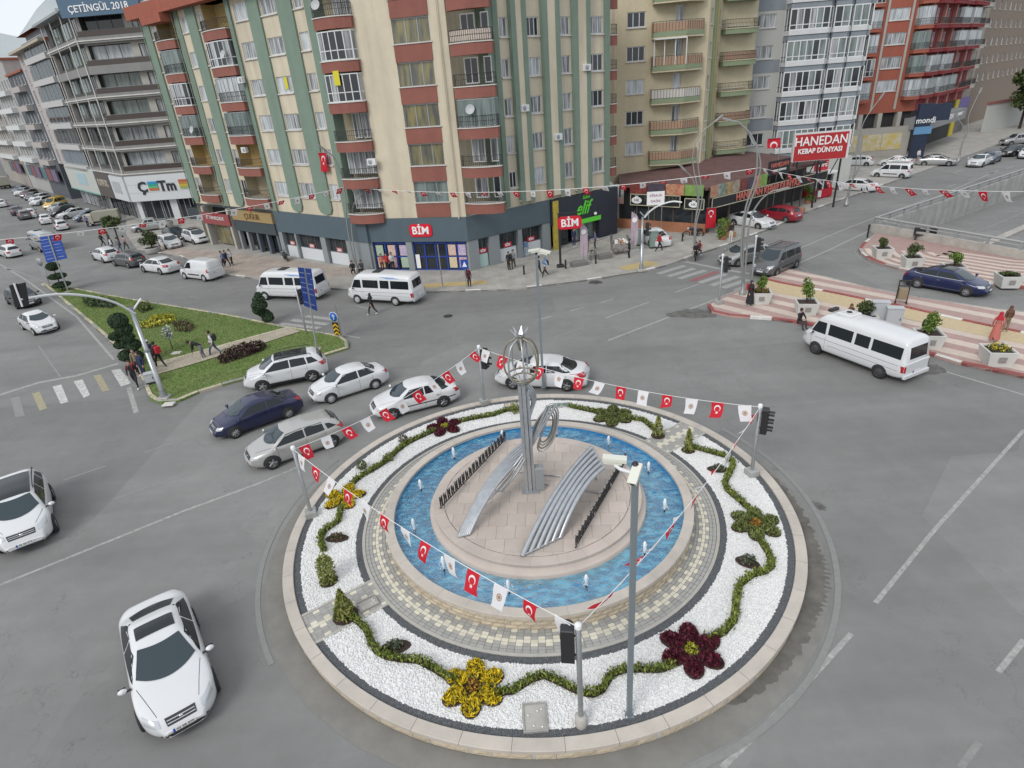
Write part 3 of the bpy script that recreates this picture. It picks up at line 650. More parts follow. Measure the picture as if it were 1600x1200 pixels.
# the platform with its slabs
pf = thing('platform', 'round pinkish stone platform in the pool carrying the metal sculpture', 'platform', (RC.x, RC.y, 0))
MB().lathe([(3.84, .4), (3.84, .80), (3.80, .84), (3.70, .86), (3.66, 1.0), (3.6, 1.0), (3.6, 1.06), (0, 1.06)], PINKST, 96, TR).build('platform_base', pf)
ring_stone('rim_stone', 3.30, 3.68, 1.0, 1.10, 26, PINKST, pf)
tl = .62; circ = [Vector((3.29*math.cos(2*math.pi*k/64), 3.29*math.sin(2*math.pi*k/64))) for k in range(64)]; rot = Matrix.Rotation(R(-6), 2)
for i in range(-6, 6):
    for j in range(-6, 6):
        q = [rot @ Vector(((i+a)*tl+(.31 if j % 2 else 0)+(.004 if a == 0 else -.004), (j+b)*tl+(.004 if b == 0 else -.004))) for a, b in ((0, 0), (1, 0), (1, 1), (0, 1))]
        for k in range(0, 64, 2):
            a, b = circ[k], circ[(k+2) % 64]; d = (b-a); nn = Vector((-d.y, d.x)).normalized()
            if q: q = clip_half(q, a, nn)
            if len(q) < 3: q = []; break
        if not q: continue
        ar = abs(sum(q[m].x*q[(m+1) % len(q)].y-q[(m+1) % len(q)].x*q[m].y for m in range(len(q))))/2
        if ar < .01: continue
        MB().prism([(p.x+RC.x, p.y+RC.y) for p in q], 1.05, 1.095+rnd.uniform(0, .004), PINKST).build('floor_slab', pf)
# water jets
JET = mat('white_water', (.78, .84, .88), .25, spec=.6)
for k in range(12):
    a = R(15+30*k); x, y = RC.x+4.45*math.cos(a), RC.y+4.45*math.sin(a)
    where = ['right', 'right rear', 'right rear', 'rear', 'rear left', 'left rear', 'left', 'left', 'front left', 'front', 'front right', 'right front'][k]
    lab = ['small white water jet in the pool by the upper right crossing', 'small white water jet beyond the white camera heads in the pool', 'small white water jet just right of the sculpture column at the far side', 'small white water jet just left of the sculpture column at the far side', 'small white water jet near the upper end of the left black fence', 'small white water jet level with the middle of the left black fence', 'leftmost small white water jet in the pool', 'small white water jet below the leftmost one beside the hanging flags', 'small white water jet at the pool front beside a white flag', 'small white water jet at the pool front below the tube arches', 'small white water jet near the foot of the right black fence', 'rightmost small white water jet in the pool'][k]
    j = thing('water_jet', lab, 'water jet', (x, y, .6), 0, 'water jets of the fountain')
    MB().lathe([(.03, .55), (.03, .78), (.012, .80)], BLACKM, 8, Matrix.Translation((x, y, 0))).build('nozzle', j)
    m_ = MB(); h = rnd.uniform(.36, .5); T = Matrix.Translation((x, y, .78))
    m_.lathe([(.02, -.08), (.04, .08), (.06, h*.6), (.055, h*.85), (.03, h), (0, h+.03)], JET, 8, T)
    for q in range(22):
        b = rnd.random()*6.28; d = rnd.uniform(.03, .15); m_.ball((d*math.cos(b), d*math.sin(b), h*rnd.uniform(-.1, 1)*(1-d*3)), rnd.uniform(.008, .02), JET, 5, 3, T)
    m_.build('water', j)
# ---------------------------------------------------------------- planting on the roundabout
LF = {'hedge': leafmat('leaf_hedge', (.09, .14, .02), (.28, .31, .07)), 'hedge2': leafmat('leaf_hedge_shade', (.05, .075, .02), (.15, .18, .06)),  # second hedge tone
      'conifer': leafmat('leaf_conifer', (.10, .13, .025), (.34, .34, .10)), 'yellow': leafmat('petal_yellow', (.38, .30, .01), (.85, .62, .03)),
      'red': leafmat('petal_burgundy', (.045, .006, .014), (.15, .02, .04)), 'green': leafmat('leaf_green', (.07, .10, .02), (.24, .27, .10)), 'grey': leafmat('leaf_greygreen', (.06, .075, .045), (.16, .18, .12)),
      'orange': leafmat('petal_orange', (.22, .10, .02), (.50, .27, .04)), 'lime': leafmat('petal_lime', (.28, .28, .02), (.52, .48, .06)), 'dark': leafmat('leaf_dark', (.022, .045, .022), (.065, .105, .05)),
      'bush': leafmat('leaf_bush', (.05, .10, .015), (.22, .31, .07)), 'purple': leafmat('leaf_purple', (.03, .014, .018), (.085, .045, .045)), 'dry': leafmat('leaf_dry', (.07, .06, .03), (.16, .13, .07)), 'white': leafmat('blossom_white', (.4, .42, .38), (.75, .75, .72)), 'tree': leafmat('leaf_tree', (.03, .05, .015), (.11, .14, .05))}
def leaf(mb, p, s, mt, up=.5, el=1.6):
    a = Vector((rnd.gauss(0, 1), rnd.gauss(0, 1), rnd.gauss(0, 1)+up)); a.normalize(); b = a.orthogonal(); b.rotate(Matrix.Rotation(rnd.random()*6.28, 3, a)); b.normalize()
    p = Vector(p); s *= rnd.uniform(.7, 1.3)
    mb.add([p-b*s*.45, p+a*s*el*.5, p+b*s*.45, p-a*s*el*.5], [(0, 1, 2, 3)], mt)
def clump(mb, c, r, n, s, mt, up=.5, shell=.5, el=1.6):
    for _ in range(n):
        d = Vector((rnd.gauss(0, 1), rnd.gauss(0, 1), rnd.gauss(0, 1))).normalized()*(shell+(1-shell)*rnd.random())
        leaf(mb, (c[0]+d.x*r[0], c[1]+d.y*r[1], c[2]+d.z*r[2]), s, mt, up, el)
GZ = .30
def hedge(px, label):
    P = resample([G(*p, GZ) for p in px], .045); m_ = MB(); core = MB()
    for i, p in enumerate(P):
        for _ in range(15): leaf(m_, (p.x+rnd.gauss(0, .055), p.y+rnd.gauss(0, .055), GZ+rnd.uniform(.03, .22)), .05, LF['hedge'] if rnd.random() < .75 else LF['hedge2'], 1.4, 2.4)
    t = thing('hedge', label, 'hedge', (P[0].x, P[0].y, GZ), 0, 'low winding hedges on the white gravel')
    m_.build('foliage', t); s = MB(); strip(P[::3], .2, SOIL, GZ+.035, s); s.build('soil_strip', t)
hedge([(545, 965), (560, 972), (573, 985), (580, 1003), (590, 1020), (605, 1028), (630, 1032), (655, 1034), (680, 1047), (700, 1060), (715, 1066)], 'low winding hedge from the cone shaped conifer to the yellow flower bed')
hedge([(775, 1084), (800, 1082), (830, 1063), (850, 1057), (870, 1065), (900, 1080), (925, 1087), (940, 1080), (955, 1055), (975, 1048), (1000, 1047), (1030, 1048), (1052, 1040)], 'low winding hedge in front, passing behind the two near poles')
hedge([(1108, 1000), (1130, 990), (1147, 970), (1150, 940), (1155, 915), (1175, 900), (1195, 895), (1207, 885), (1200, 865), (1187, 845), (1183, 832)], 'low winding hedge between the large burgundy and the green flower beds')
hedge([(1174, 800), (1155, 783), (1137, 768), (1132, 755), (1140, 740), (1146, 725), (1135, 715), (1110, 708), (1082, 700)], 'low winding hedge beside the red traffic signal post')
hedge([(1022, 672), (1005, 658), (985, 655), (972, 653)], 'short low hedge between the rear green flower bed and a conifer')
hedge([(935, 646), (912, 641), (890, 636)], 'short low hedge behind the fountain right of the sculpture')
hedge([(812, 640), (790, 643), (770, 650), (740, 655), (718, 660)], 'low hedge behind the fountain left of the sculpture')
hedge([(680, 674), (655, 685), (635, 695), (620, 707), (600, 725), (580, 737), (565, 745), (550, 758)], 'low winding hedge on the left rear beside the waiting silver hatchback')
hedge([(533, 795), (530, 815), (515, 825), (503, 835), (502, 850), (508, 862)], 'low hedge between the left yellow flower bed and a columnar conifer')
def flower(px, py, rad, kp, kc, np_, label, a0=0, soil=True):
    c = G(px, py, GZ); t = thing('flower_bed', label, 'flower bed', (c.x, c.y, GZ), 0, 'flower shaped beds on the white gravel'); core = MB()
    for i in range(np_):
        a = a0+2*math.pi*i/np_; d = Vector((math.cos(a), math.sin(a))); q = c.xy+d*rad*.64; m_ = MB()
        M = Matrix.Translation((q.x, q.y, GZ)) @ Matrix.Rotation(a, 4, 'Z'); rx, ry = rad*.37, rad*.28
        if soil: m_.lathe([(1.16, .03), (1.0, .05), (0, .06)], SOIL, 14, M @ Matrix.Diagonal((rx, ry, 1, 1)), False)
        for _ in range(260):
            r = math.sqrt(rnd.random()); b = rnd.random()*6.28; x, y = rx*r*math.cos(b), ry*r*math.sin(b)
            h = .22*(1-.45*r*r); leaf(m_, M @ Vector((x*rnd.uniform(.9, 1.15), y*rnd.uniform(.85, 1.2), rnd.uniform(.05, h))), .05, LF[kp] if rnd.random() < .9 else LF['green' if kp != 'red' else 'red'], 1.2, 2.6)
        m_.build('petal', t)
    m_ = MB(); m_.lathe([(rad*.34, .03), (0, .05)], SOIL, 12, Matrix.Translation((c.x, c.y, GZ)), False)
    clump(m_, (c.x, c.y, GZ+.1), (rad*.24, rad*.24, .12), 160, .045, LF[kc], 1); clump(m_, (c.x, c.y, GZ+.05), (rad*.32, rad*.32, .05), 80, .05, LF['hedge2'], 1)
    m_.build('flower_centre', t)
flower(740, 1075, .82, 'yellow', 'orange', 6, 'yellow six petal flower bed at the near front of the roundabout', .45)
flower(1080, 1017, .84, 'red', 'lime', 6, 'large burgundy flower bed with a lime centre at the near right', .35)
flower(1180, 820, .82, 'green', 'orange', 6, 'green flower bed with an orange centre on the right side', .2)
flower(957, 651, .9, 'green', 'green', 6, 'green flower bed at the rear of the roundabout beyond the pool', .3)
flower(695, 668, .8, 'red', 'lime', 5, 'burgundy flower bed at the rear left near the white sedan', .6)
flower(538, 778, .8, 'yellow', 'yellow', 5, 'yellow flower bed at the left under the hanging flags', .2)
def conifer(px, py, h, r, label, cone=True):
    c = G(px, py, GZ); t = thing('conifer', label, 'conifer', (c.x, c.y, GZ), 0, 'small conifers beside the paved crossings')
    m_ = MB()
    for _ in range(int(900*h*r*2)):
        f = rnd.random(); rr = r*((1-f)**.75 if cone else min(1, (1-f)*3+.15)**.6)*rnd.uniform(.55, 1.05); a = rnd.random()*6.28
        leaf(m_, (c.x+rr*math.cos(a), c.y+rr*math.sin(a), GZ+.06+f*h), .06, LF['conifer'] if rnd.random() < .8 else LF['hedge'], 1.2, 2.6)
    m_.build('crown', t); MB().tube([(c.x, c.y, GZ-.02), (c.x, c.y, GZ+h*.6)], [.035, .012], SOIL, 6).build('trunk', t)
    MB().lathe([(r*1.15, .02), (0, .05)], SOIL, 12, Matrix.Translation((c.x, c.y, GZ)), False).build('soil_patch', t)
conifer(540, 962, .98, .34, 'cone shaped light green conifer beside the small sunken hatch', True)
conifer(514, 908, 1.0, .27, 'columnar light green conifer just above the left paved crossing', False)
conifer(1075, 704, .95, .24, 'slim conifer on the near side of the right paved crossing', True)
conifer(1028, 681, .9, .26, 'slim conifer on the far side of the right paved crossing', True)
def shrub(px, py, r, key, label, soil=None, z=GZ, n=260, s=.05, group='small shrubs on the white gravel', cat='shrub', el=1.8):
    c = G(px, py, z); t = thing('shrub', label, cat, (c.x, c.y, z), 0, group); m_ = MB()
    clump(m_, (c.x, c.y, z+r[2]*.75), r, n, s, LF[key], .8, .55, el); m_.build('foliage', t)
    MB().tube([(c.x, c.y, z-.03), (c.x, c.y, z+r[2]*.6)], .02, SOIL, 5).build('stem', t)
    if soil: MB().lathe([(1, .03), (.8, .05), (0, .06)], SOIL, 18, Matrix.Translation((c.x, c.y, z)) @ Matrix.Rotation(soil[2], 4, 'Z') @ Matrix.Diagonal((soil[0], soil[1], 1, 1)), False).build('soil_patch', t)
shrub(618, 1012, (.26, .17, .16), 'grey', 'grey green tuft in an oval of dark soil at the near left', (.44, .24, .1))
shrub(527, 842, (.28, .17, .14), 'dry', 'low brownish shrub in an oval of soil at the left', (.42, .22, -.1))
shrub(1168, 880, (.26, .2, .2), 'grey', 'grey green shrub in dark soil inside the bend of the right hedge', (.38, .24, -.6))
shrub(1122, 734, (.24, .2, .14), 'grey', 'low shrub in dark soil under a red flag on the right', (.42, .24, -.2))
shrub(631, 692, (.22, .2, .26), 'dry', 'pale dry shrub at the rear left edge of the gravel'); shrub(608, 720, (.24, .2, .24), 'green', 'round green shrub below the rear left hedge')
shrub(566, 732, (.24, .22, .22), 'hedge2', 'dark green round shrub left of the rear left hedge'); shrub(806, 645, (.28, .26, .34), 'conifer', 'yellowish upright shrub behind the sculpture column')
# sunken hatches in the gravel
def hatch(px, py, sx, sy, rz, label, inner=CONCL):
    c = G(px, py, GZ); t = thing('utility_hatch', label, 'hatch', (c.x, c.y, GZ), rz, 'utility hatches in the gravel'); M = Matrix.Translation((c.x, c.y, GZ)) @ Matrix.Rotation(rz, 4, 'Z')
    m_ = MB(); e = .04
    for a in ((-sx, sx, -sy, -sy+e), (-sx, sx, sy-e, sy), (-sx, -sx+e, -sy+e, sy-e), (sx-e, sx, -sy+e, sy-e)): m_.box(*a, -.02, .055, KST[0], M)
    m_.build('hatch_frame', t); m_ = MB(); m_.box(-sx+e, sx-e, -sy+e, sy-e, -.02, .03, inner, M); m_.build('hatch_lid', t)
    m_ = MB(); 
    for _ in range(5): m_.ball((rnd.uniform(-sx, sx)*.7, rnd.uniform(-sy, sy)*.7, .045), .028, GRAVW, 5, 4, M)
    m_.build('loose_stones', t, kind='stuff')
hatch(575, 944, .30, .22, .55, 'small sunken hatch with a dark rim beside the cone shaped conifer'); hatch(836, 1122, .30, .38, .0, 'square concrete hatch in the gravel beside the near traffic signal')
hatch(875, 634, .5, .2, -.05, 'green grey hatch lid in the gravel behind the fountain', mat('hatch_green', (.13, .2, .17), .6)); hatch(796, 634, .26, .16, .1, 'pale yellow hatch lid left of the sculpture at the rear', mat('hatch_yellow', (.5, .45, .3), .6))

# ---------------------------------------------------------------- posts, signals and cameras
def signal_head(mb, M, lit=None):
    mb.box(-.15, .15, -.13, .1, -.5, .5, BLACKM, M, .02)
    for k in range(3):
        z = .31-.31*k
        mb.lathe([(.1, 0), (.095, .03), (0, .04)], mat('lens_red_lit', (.5, .02, .02), .3) if lit == k else mat('lens_dark', (.02, .018, .018), .2), 12, M @ Matrix.Translation((0, -.13, z)) @ Matrix.Rotation(R(90), 4, 'X'))
        mb.lathe([(.115, 0), (.115, .2)], BLACKM, 12, M @ Matrix.Translation((0, -.12, z)) @ Matrix.Rotation(R(90), 4, 'X'), a0=R(-15), a1=R(195))
def signal_post(px, py, h, label, side, face, base=True, lit=None, z=0, head=True, r=.065, group='traffic signal posts'):
    c = G(px, py, z); t = thing('traffic_signal', label, 'traffic light', (c.x, c.y, z), 0, group); T = Matrix.Translation((c.x, c.y, 0))
    MB().lathe([(r, z), (r, h), (r*.8, h+.01)], STEEL, 12, T).build('post', t); MB().lathe([(r*1.25, h-.04), (r*1.25, h+.06), (r*.9, h+.09), (0, h+.09)], WHITE, 12, T).build('cap', t)
    if base:
        m_ = MB(); m_.box(-.2, .2, -.2, .2, z, z+.26, CONC, T @ Matrix.Rotation(.3, 4, 'Z'), .02) if base == 1 else m_.lathe([(.15, z), (.15, z+.3), (.12, z+.34), (r, z+.36)], CONCL, 14, T); m_.build('footing', t)
    if head:
        m_ = MB(); M = T @ Matrix.Rotation(face, 4, 'Z') @ Matrix.Translation((0, -.02, h-.62)); off = Matrix.Translation((side.x, side.y, 0))
        signal_head(m_, off @ M, lit); m_.build('signal_head', t); m_ = MB()
        for zz in (h-.3, h-.9): m_.tube([(c.x, c.y, zz), (c.x+side.x, c.y+side.y, zz)], .025, BLACKM, 6)
        m_.build('bracket', t)
    return c
V2 = lambda x, y: Vector((x, y))
sigF = signal_post(908, 1132, 3.6, 'near traffic signal post in the front gravel with its black head to the left', V2(-.24, .06), R(170), 2, z=.28)
sigR = signal_post(1174, 742, 3.25, 'traffic signal post on the right of the roundabout with a red lens', V2(.2, .02), R(60), 1, 0, z=.28)
sigB = signal_post(757, 631, 3.3, 'traffic signal post behind the fountain left of the sculpture', V2(.2, .05), R(60), 1, z=.28)
sigL = signal_post(487, 806, 3.27, 'post at the left edge of the roundabout carrying two strings of flags', V2(0, 0), 0, 1, z=.28, head=False)
signal_post(1123, 475, 3.4, 'traffic signal post on the tip of the striped plaza', V2(.22, .02), R(80), 1, z=.13, group='traffic signals of the avenue')
signal_post(1174, 441, 3.4, 'traffic signal post behind the planter at the plaza tip', V2(.22, .1), R(80), 0, z=.1, group='traffic signals of the avenue')
signal_post(479, 521, 3.3, 'traffic signal post beside the footpath end on the grass island', V2(.2, .0), R(40), 0, z=.1, group='traffic signals of the avenue')
CAMW = mat('camera_housing', (.66, .66, .58), .4)
def camera_head(t, p, rz, tilt, sc=1.0):
    M = Matrix.Translation(p) @ Matrix.Rotation(rz, 4, 'Z') @ Matrix.Rotation(tilt, 4, 'Y') @ Matrix.Scale(sc, 4)
    m_ = MB(); m_.box(-.20, .16, -.07, .07, -.06, .05, CAMW, M, .012); h = link('camera_housing', m_.mesh('camera_housing'), t)
    m_ = MB(); m_.box(-.22, .24, -.085, .085, .055, .075, CAMW, M); m_.box(-.22, .24, .078, .09, .0, .055, CAMW, M); m_.box(-.22, .24, -.09, -.078, 0, .055, CAMW, M); link('sun_shield', m_.mesh('sun_shield'), h)
    m_ = MB(); m_.box(.16, .18, -.062, .062, -.055, .045, BLACKM, M); m_.lathe([(.045, 0), (.045, .04), (.03, .045), (0, .04)], GLASSD, 12, M @ Matrix.Translation((.18, 0, 0)) @ Matrix.Rotation(R(90), 4, 'Y')); link('lens', m_.mesh('lens'), h)
def cam_pole(px, py, h, label, z=.28, near=True):
    c = G(px, py, z); t = thing('camera_pole', label, 'camera pole', (c.x, c.y, z), 0, 'camera poles on the roundabout'); T = Matrix.Translation((c.x, c.y, 0))
    PM = mat('pole_grey_paint', (.22, .255, .275), .45, .3)
    m_ = MB(); m_.box(-.06, .06, -.06, .06, z, h, PM, T, .004); m_.box(-.11, .11, -.11, .11, z, z+.03, PM, T); m_.build('pole', t)
    m_ = MB(); m_.box(-.05, .05, -.05, .05, h, h+.16, BLACKM, T); m_.ball((0, 0, h+.2), (.085, .085, .075), BLACKM, 8, 6, T); m_.build('dome_mount', t)
    if near:
        m_ = MB(); m_.tube([(c.x, c.y, h-.0), (c.x-.25, c.y+.16, h+.02), (c.x-.36, c.y+.22, h+.1)], .04, WHITE, 8); m_.tube([(c.x, c.y, h), (c.x, c.y-.12, h+.0)], .04, WHITE, 8); m_.build('bracket_arm', t)
        camera_head(t, Vector((c.x-.36, c.y+.26, h+.17)), R(-12), R(4), 1.0); camera_head(t, Vector((c.x-.04, c.y-.16, h+.1)), R(-118), R(22), 1.02)
    else:
        m_ = MB(); m_.tube([(c.x, c.y, h), (c.x+.25, c.y-.05, h+.03)], .04, WHITE, 8); m_.build('bracket_arm', t)
        camera_head(t, Vector((c.x-.08, c.y-.05, h+.18)), R(175), R(6), 1.1); camera_head(t, Vector((c.x+.34, c.y-.1, h+.1)), R(-20), R(14), 1.3)
cam_pole(983, 1117, 7.38, 'tall grey pole with two white cameras standing in the near gravel'); cam_pole(849, 605, 7.1, 'tall grey pole with two white cameras behind the sculpture', near=False)

# ---------------------------------------------------------------- the sculpture
SCU = mat('sculpture_metal', (.44, .46, .48), .35, .6, var=.12, scale=5); BRZ = mat('tarnished_bronze', (.30, .275, .215), .45, .7, var=.3, scale=9)
st = thing('sculpture', 'tall grey metal sculpture with a pomegranate shaped globe on top and looping tubes', 'sculpture', (.36, 17.6, 1.1))
bx, by = .36, 17.6
m_ = MB()
for dx, dy, s_, top in ((-.13, -.05, .055, 5.35), (0, -.09, .06, 5.4), (.13, -.04, .05, 5.1), (-.05, .1, .055, 5.4), (.1, .09, .05, 5.3)): m_.box(bx+dx-s_, bx+dx+s_, by+dy-s_, by+dy+s_, 1.1, top, SCU)
m_.box(bx-.3, bx+.3, by-.26, by+.26, 1.1, 1.14, SCU); m_.build('column', st)
def bez(P, n=20):
    P = [Vector(p) for p in P]; out = []
    for i in range(n+1):
        t_ = i/n; Q = P[:]
        while len(Q) > 1: Q = [a.lerp(b, t_) for a, b in zip(Q, Q[1:])]
        out.append(Q[0])
    return out
def spl(P, n=8):
    P = [Vector(p) for p in P]; P = [P[0]*2-P[1]]+P+[P[-1]*2-P[-2]]; out = []
    for i in range(1, len(P)-2):
        a, b, c, d = P[i-1:i+3]
        for k in range(n):
            t_ = k/n; out.append(.5*((2*b)+(c-a)*t_+(2*a-5*b+4*c-d)*t_*t_+(3*b-a-3*c+d)*t_**3))
    return out+[P[-2]]
for k in range(7):
    a = 2*math.pi*k/7+.3; u = Vector((math.cos(a), math.sin(a), 0)); c = Vector((bx, by, 0))
    MB().tube(spl([c+u*.12+Vector((0, 0, 6.98)), c+u*.42+Vector((0, 0, 6.78)), c+u*.57+Vector((0, 0, 6.3)), c+u*.52+Vector((0, 0, 5.75)), c+u*.2+Vector((0, 0, 5.42)), c+u*.1+Vector((0, 0, 5.36))]), .03, SCU if k % 3 else BRZ, 8).build('globe_rib', st)
m_ = MB(); m_.tube([(bx+.47*math.cos(R(a)), by+.47*math.sin(R(a)), 5.72) for a in range(0, 360, 15)], .03, BRZ, 6, closed=True); m_.tube([(bx+.36*math.cos(R(a)), by+.36*math.sin(R(a)), 5.58) for a in range(0, 360, 15)], .03, BRZ, 6, closed=True); m_.build('globe_ring', st)
T = Matrix.Translation((bx, by, 0))
MB().lathe([(.05, 6.55), (.12, 6.85), (.15, 6.95), (.11, 7.02), (.15, 7.08)], BRZ, 12, T).build('globe_neck', st)
for k in range(6):
    a = 2*math.pi*k/6+.2; u = Vector((math.cos(a), math.sin(a), 0)); v = Vector((-u.y, u.x, 0)); c = Vector((bx, by, 0))
    m_ = MB(); m_.add([c+u*.13+v*.075+Vector((0, 0, 7.05)), c+u*.13-v*.075+Vector((0, 0, 7.05)), c+u*.3+Vector((0, 0, 7.3)), c+u*.1+v*.07+Vector((0, 0, 7.06)), c+u*.1-v*.07+Vector((0, 0, 7.06)), c+u*.27+Vector((0, 0, 7.31))], [(0, 1, 2), (5, 4, 3), (0, 2, 5, 3), (1, 4, 5, 2)], SCU); m_.build('crown_point', st)
A = lambda px, py, d=17.75: at_dist(px, py, d)
for k in range(4):       # tubes that bulge round the waist
    o = (k-1.5)*.07; s_ = 1+.25*k
    MB().tube(spl([A(822, 607)+Vector((o, .1*k, 0)), A(829+2*k, 618)+Vector((0, .1*k, 0)), A(831+2*k, 632)+Vector((0, .1*k, 0)), A(822+1.5*k, 652)+Vector((0, -.06*k, 0)), A(826+k, 678)+Vector((0, -.05*k, 0)), A(826+1.5*k, 712)+Vector((0, .05*k, 0)), A(824+2*k, 730)]), .042, SCU, 7).build('waist_tube', st)
for k in range(4):       # drop shaped loops on the right
    f = 1-.13*k; y_ = .2*k; cx_, cy_ = 851, 668
    pts = [(832, 690), (836, 664), (852, 640), (864, 632), (872, 644), (869, 675), (858, 697), (846, 705), (840, 698), (846, 678), (854, 656)]
    MB().tube(spl([A(cx_+(x-cx_)*f, cy_+(y-cy_)*f, 17.9+y_) for x, y in pts]), .03, SCU if k % 2 == 0 else BRZ, 7).build('loop_tube', st)
for k in range(3):
    o = k*6.5
    MB().tube(spl([A(855+o*.9, 634+k, 17.8), A(838+o*.4, 675, 17.75), A(820+o*.5, 705, 17.6), A(796+o, 737, 17.4), A(770+o*1.1, 766+k, 17.2)]), .042, SCU, 7).build('sweeping_tube', st)
MB().tube([A(769, 766, 17.2), A(788, 768.5, 17.2)], .03, SCU, 6).build('cross_bar', st); MB().tube([A(778, 767, 17.2), G(747, 797, 1.1)], .025, SCU, 6).build('strut', st)
m_ = MB(); m_.box(bx+.2, bx+.5, by-.12, by+.2, 1.1, 2.05, GREYP, None, .02); tag(m_.build('control_cabinet'), 'small grey control cabinet standing against the sculpture column', 'cabinet')
def arches(s0, s1, e0, e1, h, n, name, label, foot=None, rt_=.08):
    t = thing(name, label, 'sculpture', (s0.x, s0.y, 1.1), 0, 'fanned tube arches on the fountain platform')
    for i in range(n):
        f = i/(n-1); a = s0.lerp(s1, f); b = e0.lerp(e1, f); m1 = a.lerp(b, .38); m1.z = h; m2 = a.lerp(b, .75); m2.z = h+.02
        MB().tube(bez([a, m1, m2, b], 18), rt_, SCU, 8).build('arch_tube', t)
    for a, b in ((s0, s1), (e0, e1)): MB().tube([a+Vector((0, 0, .02)), b+Vector((0, 0, .02))], .045, SCU, 6).build('end_bar', t)
    if foot: 
        for q in foot: MB().tube([q, e0.lerp(e1, .5)], .03, SCU, 6).build('support', t)
arches(G(816, 869, 1.12), G(875, 840, 1.12), G(925, 699, 2.2), G(943, 731, 2.2), 2.3, 6, 'tube_arches', 'fan of six grey tubes arching up to the right on the platform', [G(931, 749, 1.1), G(905, 720, 1.1)])
arches(G(717, 839, 1.12), G(733, 835, 1.12), G(816, 693, 2.2), G(824, 712, 2.2), 2.3, 6, 'tube_arches', 'fan of light grey tubes arching up to the left of the column', [G(812, 722, 1.1)], .06)
def fence(a, b, n, label):
    t = thing('ornamental_fence', label, 'fence', (a.x, a.y, 1.1), 0, 'black ornamental fences on the platform'); d = (b-a); L = d.length; d.normalize(); ang = math.atan2(d.y, d.x)
    m_ = MB(); m_.tube([a+Vector((0, 0, .08)), b+Vector((0, 0, .08))], .022, BLACKM, 6); m_.tube([a+Vector((0, 0, .48)), b+Vector((0, 0, .48))], .012, SCU, 6)
    for f in (.02, .33, .66, .98): p = a.lerp(b, f); m_.box(-.025, .025, -.025, .025, 0, .22, SCU, Matrix.Translation(p))
    m_.build('fence_rail', t); var = []
    for v in range(5):
        q = MB(); w_ = L/n*.30
        q.box(-w_, -w_*.45, -.02, .02, .12, .5, BLACKM); q.tube([(-w_*.6, 0, .48), (w_*rnd.uniform(-.2, .6), 0, rnd.uniform(.15, .3)), (w_, 0, rnd.uniform(.36, .5))], .022, BLACKM, 5); q.box(w_*.45, w_, -.02, .02, .12, rnd.uniform(.3, .5), BLACKM)
        var.append(q.mesh('fence_ornament'))
    for i in range(n): link('fence_ornament', var[rnd.randrange(5)], t, Matrix.Translation(a.lerp(b, (i+.5)/n)) @ Matrix.Rotation(ang, 4, 'Z'))
fence(G(688, 797, 1.1), G(791, 688, 1.1), 20, 'row of black metal ornaments along the left of the platform'); fence(G(899, 859, 1.1), G(978, 722, 1.1), 20, 'row of black metal ornaments along the right of the platform')
m_ = MB()
for a, b in (((846, 741), (876, 744)), ((838, 754), (858, 757)), ((800, 734), (817, 738)), ((913, 765), (945, 772))): m_.tube([G(*a, 1.14), G(*b, 1.14)], .022, SCU, 5)
m_.build('anchor_rods', st)

